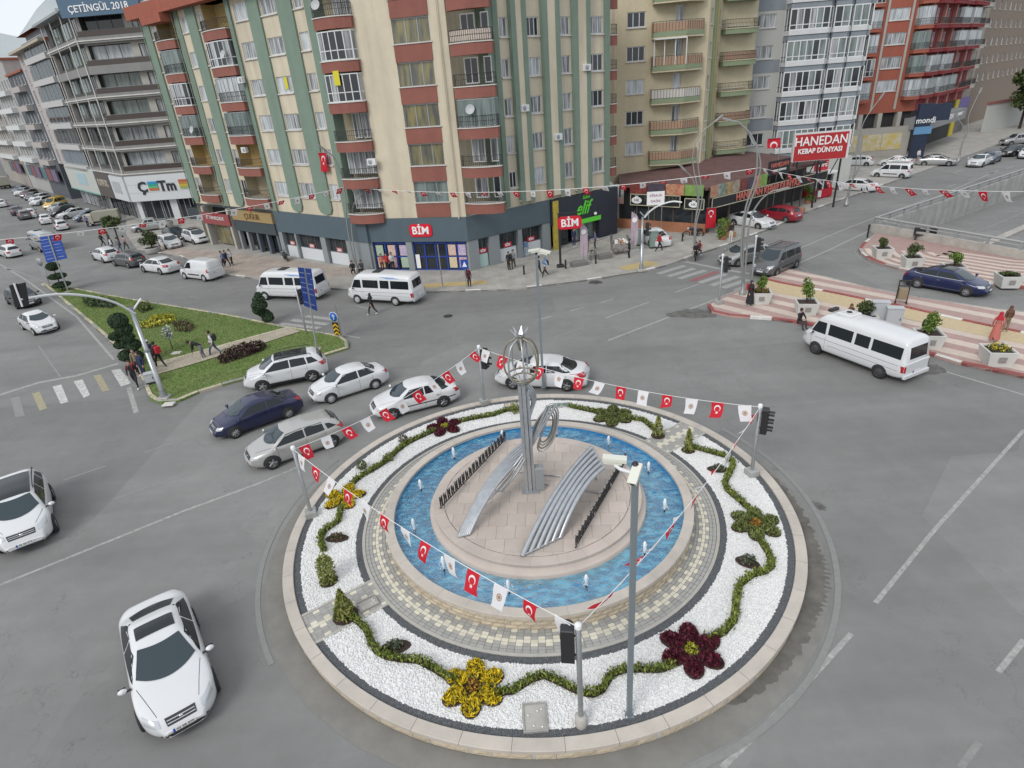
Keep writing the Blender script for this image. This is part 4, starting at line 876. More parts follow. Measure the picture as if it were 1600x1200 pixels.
# ---------------------------------------------------------------- strings of flags
def flag_mat(name, kind):
    m = bpy.data.materials.new(name); m.use_nodes = True; MATS[name] = m; n = m.node_tree.nodes; l = m.node_tree.links; b = n['Principled BSDF']; b.inputs['Roughness'].default_value = .7
    uv = n.new('ShaderNodeUVMap'); sp = n.new('ShaderNodeSeparateXYZ'); l.new(uv.outputs[0], sp.inputs[0])
    def M(op, a, b_=None):
        q = n.new('ShaderNodeMath'); q.operation = op
        for i, v in enumerate((a, b_)):
            if v is None: continue
            if isinstance(v, (int, float)): q.inputs[i].default_value = v
            else: l.new(v, q.inputs[i])
        return q.outputs[0]
    def dist(cx, cy):
        x = M('SUBTRACT', sp.outputs[0], cx); y = M('SUBTRACT', sp.outputs[1], cy); return M('SQRT', M('ADD', M('MULTIPLY', x, x), M('MULTIPLY', y, y))), x, y
    if kind == 'red':                    # u runs along the fly, in units of the hoist
        d1 = dist(.5, .5)[0]; d2 = dist(.5625, .5)[0]; cres = M('MULTIPLY', M('LESS_THAN', d1, .27), M('GREATER_THAN', d2, .21))
        d3, x, y = dist(.86, .5); an = M('ARCTAN2', y, M('MULTIPLY', x, -1)); k = M('MODULO', M('ADD', an, 2*math.pi*2+math.pi/5), 2*math.pi/5); k = M('ABSOLUTE', M('SUBTRACT', k, math.pi/5))
        rr = M('MULTIPLY', d3, M('COSINE', M('SUBTRACT', 2*math.pi/5*.5*1.0, M('MULTIPLY', k, 1.0)))) 
        star = M('LESS_THAN', M('MULTIPLY', d3, M('ADD', 1, M('MULTIPLY', k, 1.9))), .135)
        f = M('MAXIMUM', cres, star); c0, c1 = (.60, .012, .03, 1), (.85, .83, .82, 1)
    else:
        d1, x, y = dist(.62, .5); an = M('ARCTAN2', y, x); pet = M('ADD', .5, M('MULTIPLY', M('SINE', M('MULTIPLY', an, 12)), .5))
        ring = M('MULTIPLY', M('LESS_THAN', d1, M('ADD', .20, M('MULTIPLY', pet, .035))), M('GREATER_THAN', d1, .13)); core = M('LESS_THAN', d1, .10); f = M('MAXIMUM', M('MULTIPLY', ring, .8), core); c0, c1 = (.78, .77, .79, 1), (.34, .19, .09, 1)
    x_ = n.new('ShaderNodeMixRGB'); x_.inputs[1].default_value = c0; x_.inputs[2].default_value = c1; l.new(f, x_.inputs[0]); l.new(x_.outputs[0], b.inputs['Base Color'])
    tr_ = n.new('ShaderNodeBsdfTranslucent'); l.new(x_.outputs[0], tr_.inputs[0]); ms = n.new('ShaderNodeMixShader'); ms.inputs[0].default_value = .3; out = n['Material Output']
    l.new(b.outputs[0], ms.inputs[1]); l.new(tr_.outputs[0], ms.inputs[2]); l.new(ms.outputs[0], out.inputs[0]); return m
FR, FW = flag_mat('red_flag_cloth', 'red'), flag_mat('white_flag_cloth', 'white')
def flag_mesh(name, mt, hoist, fly, v, nose=False):
    """cloth hanging from its hoist (local x along the string, -z down), curled by the wind"""
    nu, nv = 8, 6; vs = []; uvs = []; a = rnd.uniform(.4, 1.1); ph = rnd.random()*6; tw = rnd.uniform(-.35, .35)
    for i in range(nu+1):
        u = i/nu
        for j in range(nv+1):
            w_ = j/nv-.5; s = u*fly
            y = .10*fly*math.sin(u*3.6+ph+w_*1.5)*u+math.sin(a*u)*fly*.45*u+tw*w_*u*hoist; z = -s*math.cos(a*u*.6); x = w_*hoist*(1-.12*u)+.10*u*u*fly*(1 if v % 2 else -1)
            vs.append((x, y, z)); uvs.append((u*fly/hoist, j/nv))
    fs = [(i*(nv+1)+j, i*(nv+1)+j+1, (i+1)*(nv+1)+j+1, (i+1)*(nv+1)+j) for i in range(nu) for j in range(nv)]
    me = bpy.data.meshes.new(name); me.from_pydata(vs, [], fs); me.materials.append(mt); ul = me.uv_layers.new(name='UVMap')
    for lp in me.loops: ul.data[lp.index].uv = uvs[lp.vertex_index]
    me.polygons.foreach_set('use_smooth', [True]*len(fs)); me.update(); return me
FM = {c: [flag_mesh('flag', m, .45, .60, v) for v in range(7)] for c, m in (('r', FR), ('w', FW))}
STR = mat('white_cord', (.75, .75, .74), .6)
def bunting(a, b, sag, label, wind, gap=.86, first=0, r=.011, sc=1.0):
    t = thing('flag_string', label, 'bunting', tuple(a), 0, 'strings of red and white flags'); L = (b-a).length; n = max(2, int(L/gap)); P = lambda f: a.lerp(b, f)-Vector((0, 0, sag*4*f*(1-f)))
    MB().tube([P(i/24) for i in range(25)], r, STR, 5).build('cord', t); ang = math.atan2(b.y-a.y, b.x-a.x)
    for i in range(n):
        f = (i+.55)/n; p = P(f); q = P(f+.004)-P(f-.004); me = rnd.choice(FM['r' if (i+first) % 2 else 'w'])
        slope = math.atan2(q.z, math.hypot(q.x, q.y)); flip = wind
        link('flag', me, t, Matrix.Translation(p) @ Matrix.Rotation(ang, 4, 'Z') @ Matrix.Rotation(-slope, 4, 'Y') @ Matrix.Rotation(flip+rnd.uniform(-.3, .3), 4, 'X') @ Matrix.Rotation(rnd.uniform(-.15, .15), 4, 'Y') @ Matrix.Scale(sc*rnd.uniform(.92, 1.05), 4))
TL, TF, TRt, TB = [Vector((c.x, c.y, h)) for c, h in ((sigL, 3.22), (sigF, 3.58), (sigR, 3.22), (sigB, 3.26))]
bunting(TL, TF, .42, 'string of red and white flags sagging across the pool front from the left post', -.5, .9, first=0)
bunting(TF, TRt, .45, 'string of red and white flags rising from the near signal to the right signal', .2, first=0)
bunting(TRt, TB, .42, 'string of red and white flags behind the sculpture running to the right signal', .35, .92, first=0)
bunting(TB, TL, .40, 'string of red and white flags over the waiting cars at the left', .3, .9, first=1)
LT1 = at_dist(540, 292, 54.6); LT2 = at_dist(1188, 262, 42.5)
bunting(at_dist(-90, 383, 50), LT1, .5, 'far string of flags crossing the left street above the parked cars', .4, 1.2, 1, .02, 1.0)
bunting(LT1, LT2, .9, 'far string of flags in front of the corner apartment block', .4, 1.3, 0, .02, 1.0)
bunting(LT2, at_dist(1780, 297, 25), .5, 'string of flags over the avenue at the right with the kebab restaurant behind', .4, .93, 0, .012, .8)
# ---------------------------------------------------------------- vehicles
def paint(name, col, metal=0.0, rough=.32): return mat('car_'+name, col, rough, metal, coat=.6, spec=.5, rndvar=.0)
PAINT = {k: paint(k, *v) for k, v in dict(white=((.63, .64, .65),), offwhite=((.66, .655, .63),), silver=((.40, .405, .40), .55), beige=((.44, .435, .42), .4), navy=((.018, .022, .07), .3), blue=((.012, .02, .085), .35), grey=((.13, .135, .14), .5), dark=((.02, .021, .024), .2), red=((.26, .012, .025), .1), yellow=((.62, .38, .01),), maroon=((.10, .02, .025), .2), cream=((.45, .43, .36),), bluegrey=((.12, .15, .20), .4), purple=((.05, .045, .07), .3)).items()}
BODY = PAINT['white']
CGL = mat('car_glass', (.014, .019, .023), .05, spec=.45); CGW = mat('car_windscreen', (.026, .042, .052), .05, spec=.6); PLAST = mat('black_plastic', (.028, .028, .03), .6)
TYRE = mat('tyre_rubber', (.022, .022, .023), .85); RIM = mat('alloy_rim', (.36, .36, .37), .35, .7); RIMD = mat('dark_rim', (.10, .10, .105), .4, .6)
HEADL = mat('headlamp', (.52, .54, .56), .12, .2, spec=.8); TAILL = mat('tail_lamp', (.36, .012, .02), .2, spec=.7); CHROME = mat('chrome', (.62, .62, .63), .15, 1); PLATE = mat('number_plate', (.72, .72, .70), .45); PLATEB = mat('plate_band', (.02, .07, .42), .5); INK = mat('plate_ink', (.02, .02, .02), .6); SEAM = mat('panel_gap', (.05, .05, .052), .6); LTGREY = mat('light_trim', (.42, .43, .44), .5)
def sm(a, b, x): t = min(1, max(0, (x-a)/(b-a))); return t*t*(3-2*t)
def wheel_mesh(r, w_, rim, style):
    t_ = MB(); MX = Matrix.Rotation(R(90), 4, 'X')
    t_.lathe([(r*.66, -w_/2), (r*.93, -w_/2), (r, -w_/2+.04), (r, w_/2-.04), (r*.93, w_/2), (r*.66, w_/2)], TYRE, 26, MX)
    q = MB(); q.lathe([(r*.68, -w_/2), (r*.68, w_/2-.01), (r*.63, w_/2+.004), (r*.60, w_/2-.05), (0, w_/2-.07)], RIMD if style else rim, 24, MX)
    n = {0: 0, 1: 5, 2: 10, 3: 7}[style]
    for k in range(n):
        M = MX @ Matrix.Rotation(2*math.pi*k/n, 4, 'Z'); q.box(r*.08, r*.62, -r*(.075 if n > 6 else .11), r*(.075 if n > 6 else .11), w_/2-.06, w_/2-.012, rim, M, .008)
    q.lathe([(r*.16, w_/2-.05), (r*.14, w_/2-.005), (0, w_/2)], rim, 12, MX)
    if style == 0:
        q.lathe([(r*.62, w_/2-.03), (r*.45, w_/2+.005), (r*.2, w_/2+.012), (0, w_/2+.012)], rim, 20, MX)
        for k in range(8): M = MX @ Matrix.Rotation(2*math.pi*k/8, 4, 'Z'); q.box(r*.42, r*.54, -.018, .018, w_/2+.0, w_/2+.006, SEAM, M)
    return t_.mesh('tyre'), q.mesh('rim')
CARN = {}
def make_car(kind, name, label, cat, L, W, H, prof, belt, wb, fo, r=.31, wins=None, wsc=None, rsc=None, style=1, rim=None, tumble=.48, ends=.16, extras=None, zlo=.17, sun=None, roofrails=False, clad=False, head=None, tail=None, grille=None, plan=None, plate=None, seams=None, body=None, ptext=None, lowgrille=True, mirror=True, liplo=None):
    """a road vehicle: one lofted shell, with glass, lamps, grille, plates and trim laid on it, and four wheels; x forward, origin at the ground below its middle"""
    body = body or BODY; t = thing(name, label, cat, (0, 0, 0)); X = np.array([p[0] for p in prof]); Z = np.array([p[1] for p in prof])
    zt = lambda x: float(np.interp(x, X, Z)); bx_ = np.array([p[0] for p in belt]); bz_ = np.array([p[1] for p in belt]); bl = lambda x: float(np.interp(x, bx_, bz_))
    def hw(x):
        a, f = (.7, ends*1.5) if x < 0 else (1.0, ends*2.1); q = max(0, 1-(L/2-abs(x))/a)
        return W/2*(1-f*q**2.4-.02*q) if not plan else float(np.interp(x, [p[0] for p in plan], [p[1] for p in plan]))
    def hws(x): return sum(hw(x+d) if abs(x+d) < L/2 else hw(math.copysign(L/2-1e-3, x)) for d in (-.06, 0, .06))/3
    xs = sorted(set([round(v, 3) for v in np.linspace(-L/2, L/2, 52)])); rows = []
    ztS = lambda x: sum(zt(max(-L/2, min(L/2, x+d))) for d in (-.05, -.025, 0, .025, .05))/5
    for x in xs:
        e = min(L/2-x, L/2+x); lo = zlo+.07*(1-sm(0, .5, e)); z1 = ztS(x); b = min(bl(x), z1-.03); w = hws(x); h = z1-b; k = sm(.05, .34, h)
        lp = lambda a, c: a+(c-a)*k
        wt = .94*w
        row = [(0, lo), (.7*w, lo), (.93*w, lo+.02), (.985*w, lo+.12), (w, lo+.45*(b-lo)), (.992*w, lo+.78*(b-lo)), (.975*w, b-.03), (lp(.93*w, wt), b+.1*h),
               (lp(.86*w, wt-tumble*.38*h), b+lp(.45, .42)*h), (lp(.70*w, wt-tumble*.74*h), b+lp(.70, .76)*h), (lp(.55*w, wt-tumble*1.02*h-.03), b+lp(.84, .92)*h), (lp(.38*w, .72*(wt-tumble*h)), b+lp(.94, .98)*h), (lp(.2*w, .4*(wt-tumble*h)), b+.995*h), (0, z1)]
        full = [(-y, z) for y, z in row[:0:-1]][:-1] if False else None
        loop = [(y, z) for y, z in row]+[(-y, z) for y, z in row[-2:0:-1]]
        rows.append([(x, y, z) for y, z in loop])
    mb = MB(); n = len(rows[0]); vs = [v for rw_ in rows for v in rw_]; N = len(rows)
    mb.add(vs, [(i*n+j, (i+1)*n+j, (i+1)*n+(j+1) % n, i*n+(j+1) % n) for i in range(N-1) for j in range(n)], body, True)
    for end, i0 in ((-1, 0), (1, (N-1)*n)):
        base = [vs[i0+j] for j in range(n)]; cx = base[0][0]; cz = sum(p[2] for p in base)/n
        ring = [(cx+end*.035, p[1]*.86, cz+(p[2]-cz)*.8) for p in base]
        mb.add(base+ring, [(j, (j+1) % n, n+(j+1) % n, n+j) for j in range(n)], body, True); mb.add(ring, [tuple(range(n))], body, True)
    bo = mb.build('body', t, local=True); tri = BVHTree.FromPolygons([Vector(v) for v in mb.v], mb.f)
    def conf(q, ax, sgn, mt, nm, par=None, n_=6, m2=4, off=.007, bow=0):
        """a panel laid on the shell: corner points in the plane seen along the axis ax"""
        P = []
        for i in range(n_+1):
            rw_ = []
            for j in range(m2+1):
                u, v = i/n_, j/m2; a = [q[0][k]*(1-u)*(1-v)+q[1][k]*u*(1-v)+q[2][k]*u*v+q[3][k]*(1-u)*v for k in (0, 1)]
                if bow: a[0] -= bow*(a[1]/q[2][1])**2*(1-.5*u)
                if ax == 'y': o, d = Vector((a[0], sgn*3, a[1])), Vector((0, -sgn, 0))
                elif ax == 'x': o, d = Vector((sgn*5, a[0], a[1])), Vector((-sgn, 0, 0))
                else: o, d = Vector((a[0], a[1], 5)), Vector((0, 0, -1))
                h = tri.ray_cast(o, d)
                if h[0] is None: h = tri.find_nearest(o+d*(3 if ax == 'y' else 5-.4))
                nn = h[1]; nn = nn if nn.dot(d) < 0 else -nn
                rw_.append(h[0]+nn*off)
            P.append(rw_)
        q_ = MB(); q_.grid(P, mt); return q_.build(nm, par or t, local=True)
    if wsc and H < 1.7:
        for s in (1, -1): conf([(wsc[0]-.1, s*.82*W/2), (L/2-.32, s*.52*W/2), (L/2-.32, s*.535*W/2), (wsc[0]-.1, s*.835*W/2)], 'z', 1, SEAM, 'bonnet_gap', n_=8, m2=1, off=.004)
    for sgn in (1, -1):
        for q in wins or []: conf([(a[0], a[1]) for a in q], 'y', sgn, CGL, 'side_window', n_=7)
    if wsc: conf([(wsc[0], -wsc[1]), (wsc[2], .06-wsc[3]), (wsc[2], wsc[3]-.06), (wsc[0], wsc[1])], 'z', 1, CGW, 'windscreen', n_=10, m2=14, off=.016, bow=.17)
    if rsc:
        if len(rsc) == 4: conf([(rsc[0], .03-rsc[1]), (rsc[2], .06-rsc[3]), (rsc[2], rsc[3]-.06), (rsc[0], rsc[1]-.03)], 'z', 1, CGL, 'rear_window', n_=8, m2=12, off=.014, bow=-.12)
        else: conf([(-rsc[1], rsc[0]), (rsc[1], rsc[0]), (rsc[3], rsc[2]), (-rsc[3], rsc[2])], 'x', -1, CGL, 'rear_window', n_=8, m2=4)
    if sun: conf([(sun[0], -sun[2]), (sun[1], -sun[2]), (sun[1], sun[2]), (sun[0], sun[2])], 'z', 1, CGL, 'glass_roof', n_=10, m2=12, off=.02)
    hz, hy0, hy1, hh = head or (.68, .45, .82, .15)
    for s in (1, -1):
        a = [(s*hy0*W/2, hz-hh*.35), (s*hy1*W/2, hz-hh*.3), (s*hy1*W/2, hz+hh*.62), (s*hy0*W/2, hz+hh*.3)]; conf(a, 'x', 1, HEADL, 'headlight', n_=6, m2=4, off=.01)
        tz, ty0, ty1, th = tail or (.82, .5, .86, .17); a = [(s*ty0*W/2, tz-th/2), (s*ty1*W/2, tz-th/2), (s*ty1*W/2, tz+th/2), (s*ty0*W/2, tz+th/2)]; conf(a, 'x', -1, TAILL, 'tail_light', n_=6, m2=4, off=.01)
    gz, gy, gh, gm = grille or (.60, .40, .14, PLAST)
    g_ = conf([(-gy*W/2, gz-gh/2), (gy*W/2, gz-gh/2), (gy*W/2*1.06, gz+gh/2), (-gy*W/2*1.06, gz+gh/2)], 'x', 1, gm, 'grille', n_=8, m2=3, off=.012)
    for k in range(2): z_ = gz-gh/2+gh*(k+1)/3; conf([(-gy*W/2*.96, z_-.008), (gy*W/2*.96, z_-.008), (gy*W/2*.96, z_+.008), (-gy*W/2*.96, z_+.008)], 'x', 1, CHROME, 'grille_bar', g_, 8, 1, .018)
    e_ = MB(); e_.lathe([(.06, 0), (.058, .012), (0, .014)], CHROME, 12); 
    hh_ = tri.ray_cast(Vector((5, 0, gz)), Vector((-1, 0, 0)))
    if hh_[0]: link('emblem', e_.mesh('emblem'), g_, Matrix.Translation(hh_[0]+Vector((.014, 0, 0))) @ Matrix.Rotation(R(90), 4, 'Y'), local=True)
    if lowgrille: conf([(-.62*W/2, .30), (.62*W/2, .30), (.55*W/2, .40), (-.55*W/2, .40)], 'x', 1, PLAST, 'lower_grille', n_=8, m2=2, off=.01)
    pz = plate or (.44, .62)
    for s, z_ in ((1, pz[0]), (-1, pz[1])):
        h = tri.ray_cast(Vector((s*5, 0, z_)), Vector((-s, 0, 0)))
        if h[0]:
            x_ = h[0].x+s*.012; q = MB(); q.box(min(x_, x_+s*.012), max(x_, x_+s*.012), -.26, .26, z_-.055, z_+.055, PLATE); q.box(min(x_, x_+s*.014), max(x_, x_+s*.014), (.215 if s < 0 else -.26), (.26 if s < 0 else -.215), z_-.055, z_+.055, PLATEB); po = q.build('number_plate', t, local=True)
            if ptext and s > 0:
                tm = text_mesh(ptext, .1, INK, .002); link('plate_lettering', tm, po, Matrix.Translation((x_+s*.014, .02, z_)) @ Matrix(((0, 0, 1, 0), (1, 0, 0, 0), (0, 1, 0, 0), (0, 0, 0, 1))), local=True)
    fx = L/2-fo; rx = fx-wb; ty, ri = wheel_mesh(r, .2, rim or RIM, style); wy = W/2-.075
    for wx in (fx, rx):
        for s in (1, -1):
            P = [[], []]
            for i in range(19):
                a = math.pi*(1.06-1.12*i/18)
                for k, rr in enumerate((r*.9, r+.055)):
                    x_, z_ = wx+rr*math.cos(a), r+rr*math.sin(a); h = tri.ray_cast(Vector((x_, s*3, max(zlo+.01, z_))), Vector((0, -s, 0))); P[k].append((x_, (h[0].y if h[0] else s*W*.48)+s*.008, max(zlo-.02, z_)))
            q = MB(); q.grid(P, PLAST); ctr = (wx, P[0][9][1]-s*.002, r); q.add([ctr]+P[0], [(0, i+1, i+2) for i in range(18)], PLAST); q.build('wheel_arch', t, local=True)
            wo = bpy.data.objects.new('wheel', None); COL.objects.link(wo); wo.parent = t; KIDS.setdefault(t.name, []).append(wo); wo.matrix_basis = Matrix.Translation((wx, s*(wy-.0), r)) @ (Matrix.Identity(4) if s < 0 else Matrix.Rotation(math.pi, 4, 'Z')); 
            link('tyre', ty, wo, local=True); link('rim', ri, wo, local=True)
    for s in (1, -1):
        for x_ in seams or []:
            conf([(x_-.006, zlo+.16), (x_+.006, zlo+.16), (x_+.006, bl(x_)-.0), (x_-.006, bl(x_)-.0)], 'y', s, SEAM, 'door_gap', n_=1, m2=8, off=.004)
            z_ = bl(x_)-.13; conf([(x_+.08, z_-.014), (x_+.24, z_-.014), (x_+.24, z_+.014), (x_+.08, z_+.014)], 'y', s, CHROME if kind in ('passat',) else (PLAST if kind in ('oldsedan', 'wagon') else body), 'door_handle', n_=3, m2=1, off=.03)
        if clad: conf([(rx+r+.05, zlo+.03), (fx-r-.05, zlo+.03), (fx-r-.05, zlo+.17), (rx+r+.05, zlo+.17)], 'y', s, PLAST, 'sill_cladding', n_=6, m2=2, off=.012)
        if mirror:
            mx_ = wsc[0]-.22 if wsc else fx-.6; q = MB(); yb = hws(mx_); zb_ = bl(mx_)+.06
            q.ball((mx_, s*(yb+.13), zb_+.03), (.075, .115, .075), body, 9, 6); q.box(mx_-.03, mx_+.03, min(s*yb*.93, s*(yb+.08)), max(s*yb*.93, s*(yb+.08)), zb_-.03, zb_+.0, PLAST); q.add([(mx_-.078, s*(yb+.04), zb_-.02), (mx_-.078, s*(yb+.22), zb_-.02), (mx_-.078, s*(yb+.22), zb_+.08), (mx_-.078, s*(yb+.04), zb_+.08)], [(0, 1, 2, 3)], CGL); q.build('mirror', t, local=True)
        if roofrails:
            xa, xb = roofrails; yr = .93*hws(0)*.78; q = MB(); q.tube([(xa, s*yr, zt(xa)-.02), (xa+.1, s*yr, zt(xa+.1)+.05), ((xa+xb)/2, s*yr, zt((xa+xb)/2)+.05), (xb-.1, s*yr, zt(xb-.1)+.05), (xb, s*yr, zt(xb)-.02)], .022, PLAST, 6); q.build('roof_rail', t, local=True)
    if extras: extras(t, conf, body, tri)
    CARN[kind] = t; t['paint'] = body.name; t['half'] = W/2; t['fx'] = fx; t['rx'] = rx; return t
def sedan_prof(L, H, cowl=.95, hood=.74, boot=1.02, bx0=.95, ry=-.55, fy=.3, cx=.95): 
    h = L/2
    return [(-h, .62), (-h+.06, boot-.12), (-h+.2, boot-.02), (-h+bx0*.62, boot+.015), (-h+bx0, boot+.05), (ry-.35, H-.16), (ry, H-.045), ((ry+fy)/2, H), (fy, H-.03), (fy+.22, H-.11), (cx+.35, cowl+.04), (cx+.5, cowl), (h-.75, hood+.12), (h-.3, hood), (h-.1, hood-.13), (h, .46)]
# protos: the first vehicle of each kind is moved to its own place, later ones are copies
def put(proto, fpx, rpx, label, col=None, first=False, name=None, near=True, group=None, zf=None):
    """park a vehicle: fpx, rpx are where its front and rear wheels on the visible side touch the road (or its two ends, with heights zf)"""
    t = CARN[proto]; hw_ = t['half']-.08
    if zf is None:
        a, b = G(*fpx), G(*rpx); d = (a-b).xy.normalized(); q = Vector((-d.y, d.x)); mid = (a+b).xy/2
        if q.dot(mid) < 0: q = -q
        c = mid+q*hw_-d*((t['fx']+t['rx'])/2)
    else:
        a, b = G(*fpx, zf[0]), G(*rpx, zf[1]); d = (a-b).xy.normalized(); c = (a+b).xy/2
    ang = math.atan2(d.y, d.x); tgt = PAINT[col or 'white']; remap = {t['paint']: tgt} if tgt.name != t['paint'] else None
    g_ = group or 'cars on and around the square'
    if first:
        t.matrix_basis = Matrix.Translation((c.x, c.y, 0)) @ Matrix.Rotation(ang, 4, 'Z'); t['label'] = label; t['group'] = g_
        if remap:
            def rec(o):
                for ch in KIDS.get(o.name, []):
                    for sl in ch.material_slots:
                        q = sl.material
                        if q and q.name in remap: sl.link = 'OBJECT'; sl.material = remap[q.name]
                    rec(ch)
            rec(t); t['paint'] = tgt.name
        r_ = t
    else: r_ = dup(t, (c.x, c.y, 0), ang, label, g_, None, remap)
    return r_
# large saloon
L = 4.83
make_car('saloon', 'parked_car', '', 'car', L, 1.86, 1.50, sedan_prof(L, 1.48, .98, .78, 1.04, .70, -.78, .02, .62), [(-2.4, .9), (-1.2, .97), (1.2, .90), (2.4, .66)], 2.74, .98, .33,
    wins=[[(-1.55, 1.02), (-.42, 1.0), (-.42, 1.36), (-1.05, 1.33)], [(-.36, 1.0), (.86, .97), (.24, 1.31), (-.36, 1.35)]], wsc=(1.17, .72, .26, .57), rsc=(-1.78, .62, -1.18, .55), sun=(-.62, -.1, .48), style=2, tumble=.58, ends=.23, seams=(-1.35, -.4, .95), head=(.66, .52, .86, .2), grille=(.64, .36, .15, PLAST), plate=(.47, .78), ptext='03 SB 070', lowgrille=True)
put('saloon', (290, 1135), (232, 928), 'white saloon with a dark sunroof driving towards the lower left corner of the picture', first=True, zf=(.4, 1.0))
L = 4.44
make_car('suv', 'suv_car', '', 'suv', L, 1.86, 1.64, [(-2.22, .7), (-2.18, 1.0), (-2.1, 1.12), (-1.85, 1.46), (-1.6, 1.6), (-.6, 1.65), (.2, 1.63), (.55, 1.55), (1.3, 1.1), (1.42, 1.07), (1.95, .96), (2.12, .82), (2.22, .5)], [(-2.2, 1.0), (-1.0, 1.06), (1.2, 1.0), (2.2, .74)], 2.64, .9, .35,
    wins=[[(-1.8, 1.15), (-1.25, 1.12), (-1.2, 1.44), (-1.5, 1.43)], [(-1.18, 1.12), (-.32, 1.1), (-.32, 1.49), (-1.1, 1.47)], [(-.26, 1.1), (1.05, 1.06), (.48, 1.45), (-.26, 1.5)]], wsc=(1.33, .72, .60, .60), rsc=(1.14, .58, 1.46, .5, 1), sun=(-1.3, .45, .56), style=1, clad=True, seams=(-1.15, -.29, .98), roofrails=(-1.5, .3), head=(.84, .52, .88, .2), tail=(1.0, .5, .9, .2), grille=(.80, .44, .16, PLAST), plate=(.50, .9), zlo=.26, ptext='03 SB 070')
_f = Vector(G(92, 830)); _r = Vector(G(90, 772)); 
put('suv', (40, 858), (28, 742), 'white suv with a black glass roof cut by the left edge of the picture', first=True, zf=(.45, 1.0))
put('suv', (413, 612), (490, 596), 'white suv with a black roof beside the grass island kerb')
# family hatchback
L = 4.26
make_car('hatch', 'hatchback', '', 'car', L, 1.79, 1.47, [(-2.13, .55), (-2.1, .8), (-2.02, .98), (-1.82, 1.22), (-1.5, 1.37), (-.5, 1.46), (.1, 1.44), (.5, 1.37), (1.22, 1.0), (1.36, .96), (1.8, .85), (2.02, .7), (2.13, .48)], [(-2.1, .9), (-1, .95), (1.1, .9), (2.1, .66)], 2.62, .84, .32,
    wins=[[(-1.72, 1.03), (-1.3, 1.0), (-1.24, 1.24), (-1.42, 1.22)], [(-1.16, 1.0), (-.33, .98), (-.33, 1.35), (-1.12, 1.33)], [(-.27, .98), (1.0, .95), (.45, 1.31), (-.27, 1.36)]], wsc=(1.28, .70, .56, .57), rsc=(1.03, .55, 1.31, .48, 1), style=1, seams=(-1.15, -.3, .95), head=(.66, .5, .86, .17), tail=(.92, .52, .88, .18), plate=(.44, .70), extras=None)
put('hatch', (427.5, 732.5), (521, 698.7), 'silver hatchback nearest the roundabout in the waiting cars', 'beige', first=True)
# older saloon
L = 4.25
make_car('astra', 'saloon_car', '', 'car', L, 1.71, 1.42, sedan_prof(L, 1.42, .93, .74, .96, .72, -.6, .2, .78), [(-2.1, .84), (-1, .9), (1.1, .86), (2.1, .62)], 2.6, .8, .31,
    wins=[[(-1.4, .96), (-.42, .93), (-.42, 1.28), (-.98, 1.26)], [(-.36, .93), (.9, .9), (.38, 1.26), (-.36, 1.29)]], wsc=(1.26, .64, .52, .52), rsc=(-1.55, .56, -.95, .48), style=2, seams=(-1.2, -.38, .85), head=(.62, .5, .84, .15), plate=(.42, .7))
put('astra', (367.5, 685), (455, 652.5), 'navy blue saloon with silver wheels and its driver at an open window', 'navy', first=True)
# small white saloon
L = 4.13
make_car('siena', 'saloon_car', '', 'car', L, 1.63, 1.43, sedan_prof(L, 1.43, .95, .78, 1.0, .7, -.62, .18, .74), [(-2.05, .86), (-1, .9), (1.1, .87), (2.05, .66)], 2.44, .80, .29,
    wins=[[(-1.28, .97), (-.42, .94), (-.42, 1.28), (-.98, 1.26)], [(-.35, .94), (.86, .91), (.36, 1.27), (-.35, 1.29)]], wsc=(1.2, .62, .5, .5), rsc=(-1.5, .54, -.98, .47), style=0, rim=LTGREY, seams=(-1.1, -.36, .82), head=(.66, .5, .86, .14), plate=(.42, .72))
put('siena', (518.7, 630), (587.5, 607.5), 'small white saloon between the white suv and the roundabout', first=True)
# eighties saloon with black side strip
L = 4.35
def strip_x(t, conf, body, tri):
    for s in (1, -1): conf([(-1.9, .50), (1.9, .50), (1.9, .55), (-1.9, .55)], 'y', s, PLAST, 'side_strip', n_=14, m2=1, off=.012)
make_car('oldsedan', 'saloon_car', '', 'car', L, 1.69, 1.40, sedan_prof(L, 1.40, .93, .74, .99, .72, -.7, .15, .72), [(-2.1, .86), (-1, .9), (1.1, .86), (2.1, .64)], 2.55, .86, .30,
    wins=[[(-1.62, .97), (-1.1, .95), (-1.05, 1.2), (-1.12, 1.24)], [(-1.06, .95), (-.4, .93), (-.4, 1.27), (-1.0, 1.25)], [(-.34, .93), (.84, .9), (.3, 1.25), (-.34, 1.28)]], wsc=(1.18, .63, .46, .51), rsc=(-1.62, .56, -1.06, .49), style=1, seams=(-1.15, -.36, .8), head=(.62, .5, .86, .13), tail=(.78, .45, .9, .2), plate=(.42, .62), extras=strip_x)
put('oldsedan', (615, 655), (694, 635), 'white older saloon with a black side strip at the rear left kerb of the roundabout', first=True)
L = 4.78
make_car('c5', 'saloon_car', '', 'car', L, 1.86, 1.46, sedan_prof(L, 1.46, .97, .78, 1.02, .8, -.72, .2, .9), [(-2.4, .88), (-1.2, .95), (1.2, .89), (2.4, .66)], 2.81, 1.0, .335,
    wins=[[(-1.62, 1.0), (-.42, .98), (-.42, 1.31), (-1.1, 1.28)], [(-.36, .98), (1.02, .94), (.42, 1.29), (-.36, 1.32)]], wsc=(1.44, .70, .56, .55), rsc=(-1.85, .62, -1.12, .52), style=1, rim=RIM, seams=(-1.4, -.39, .98), head=(.68, .5, .88, .18), tail=(.86, .52, .92, .2), plate=(.45, .74))
put('c5', (800, 607.5), (887.5, 611), 'white saloon passing behind the sculpture', first=True)
